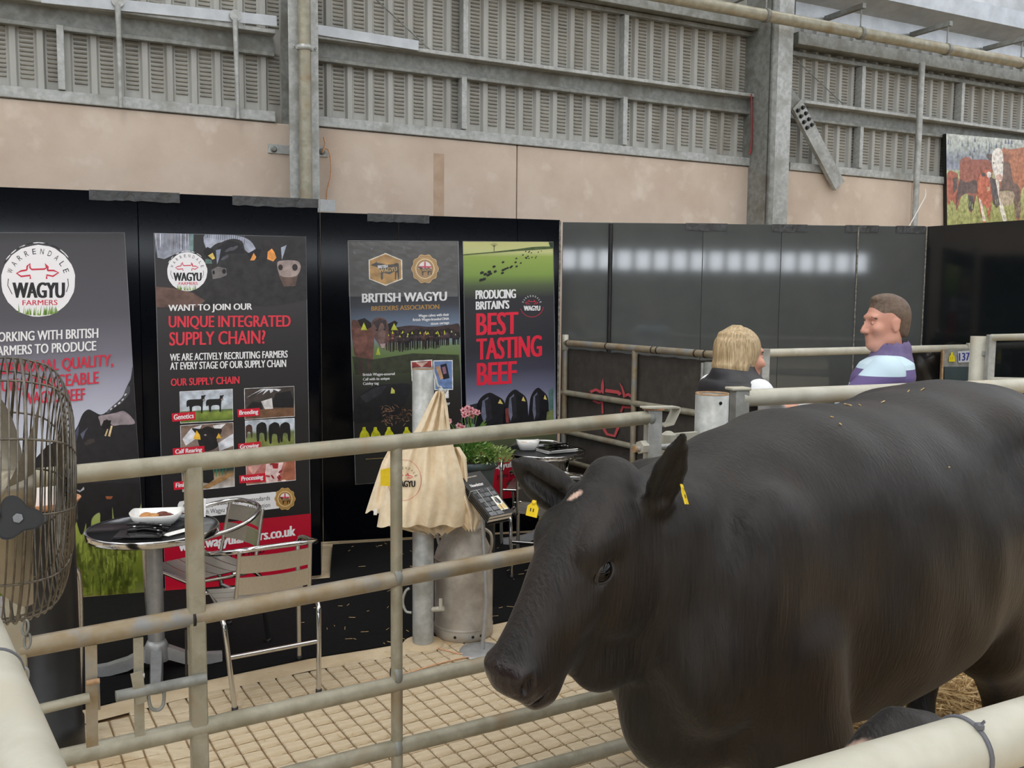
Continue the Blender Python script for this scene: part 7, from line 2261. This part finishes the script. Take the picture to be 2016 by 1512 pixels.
        def collar(S):
            c = R((-.03, 0, 0))
            S.cone((c[0], c[1], 1.455), (c[0] - .004, c[1], 1.49), .1, .086, .012)
            S.cone((c[0], c[1], 1.40), (c[0] + .0, c[1], 1.56), .072, .067, .004, cut=True)
            q = R((.13, 0, 0)); S.ell((q[0], q[1], 1.53), (.07, .06, .07), .01, cut=True); S.ell((c[0], c[1], 1.40), (.3, .3, .035), .005, cut=True)
        cloth('collar', collar, 'collar_purple', 1)
    else:
        def gil(S):
            S.loft((0, 0, 0), AX, [(.88, 0, .19, .145, .145), (1.0, .01, .19, .145, .14)] + grow(.034)[2:-1] + [(1.475, -.015, .105, .085, .085)], .03)
            for zz_ in np.arange(.95, 1.45, .065):
                S.loft((0, 0, 0), AX, [(zz_ - .003, .0, .26, .2, .2), (zz_ + .003, .0, .26, .2, .2)], .001) if False else None
            c = R((-.02, 0, 0)); S.cone((c[0], c[1], 1.43), (c[0], c[1], 1.5), .1, .092, .02); S.cone((c[0], c[1], 1.47), (c[0], c[1], 1.56), .075, .078, .008, cut=True)
        g_ = cloth('gilet', gil, 'gilet')
        V = np.empty(len(g_.data.vertices) * 3, dtype=np.float32); g_.data.vertices.foreach_get('co', V); V = V.reshape(-1, 3)
        N = np.empty(len(V) * 3, dtype=np.float32); g_.data.vertex_normals.foreach_get('vector', N); N = N.reshape(-1, 3)
        V += N * (.007 * (np.abs(np.sin(V[:, 2] * 52)) - .5))[:, None]; g_.data.vertices.foreach_set('co', V.ravel()); g_.data.update()
        def slv(S):
            for s_, (el, wr, hd) in arms.items():
                sh = R((-.01, s_ * .16, 1.4)); e_, w_ = R(el), R(wr)
                S.cone(sh, e_, .062, .056, .03); S.cone(e_, w_, .056, .042, .02)
        cloth('sleeves', slv, 'sleeve_white')
    return root
mat('collar_purple', (104, 92, 132), (116, 104, 142), 30, .85, bump=.1, bscale=150)
def stripe_mat(name, off):
    sm = mat(name, (196, 220, 234), None, rough=.85)
    t_ = sm.node_tree; b_ = t_.nodes['Principled BSDF']; N_ = t_.nodes.new; L_ = t_.links.new
    tc_ = N_('ShaderNodeTexCoord'); sx_ = N_('ShaderNodeSeparateXYZ'); L_(tc_.outputs['Object'], sx_.inputs[0])
    m1 = N_('ShaderNodeMath'); m1.operation = 'ADD'; m1.inputs[1].default_value = -1.335 + off + 10 * .165; L_(sx_.outputs['Z'], m1.inputs[0])
    m2 = N_('ShaderNodeMath'); m2.operation = 'MODULO'; m2.inputs[1].default_value = .165; L_(m1.outputs[0], m2.inputs[0])
    m3 = N_('ShaderNodeMath'); m3.operation = 'LESS_THAN'; m3.inputs[1].default_value = .07; L_(m2.outputs[0], m3.inputs[0])
    mx = N_('ShaderNodeMixRGB'); mx.inputs[1].default_value = (*lin((198, 222, 236)), 1); mx.inputs[2].default_value = (*lin((104, 90, 140)), 1)
    L_(m3.outputs[0], mx.inputs[0]); L_(mx.outputs[0], b_.inputs['Base Color'])
stripe_mat('stripes', -.012); stripe_mat('stripes_sleeve', .012)
q = P(1744, 620, 4.42)
man = build_person('man in a purple and pale blue striped polo shirt, facing the woman', Vector((q.x, q.y, 0)), (-.985, -.17), 1.045, -.55,
                   {1: ((.16, .25, 1.22), (.34, .12, 1.22), (1, -.5, .1)), -1: ((.1, -.24, 1.17), (.32, -.06, 1.12), (1, .4, .1))}, 'short', 'polo', None)
q = P(1452, 700, 4.06)
woman = build_person('blonde woman in a dark gilet with white sleeves, seen from behind', Vector((q.x, q.y, 0)), (.95, .3), 1.0, .15,
                     {-1: ((.1, -.245, 1.2), (.27, -.15, 1.31), (1, .3, .1)), 1: ((.1, .24, 1.2), (.28, .1, 1.25), (1, -.3, .1))}, 'bob', 'gilet', None, True, dz=-.075, hx=.02)
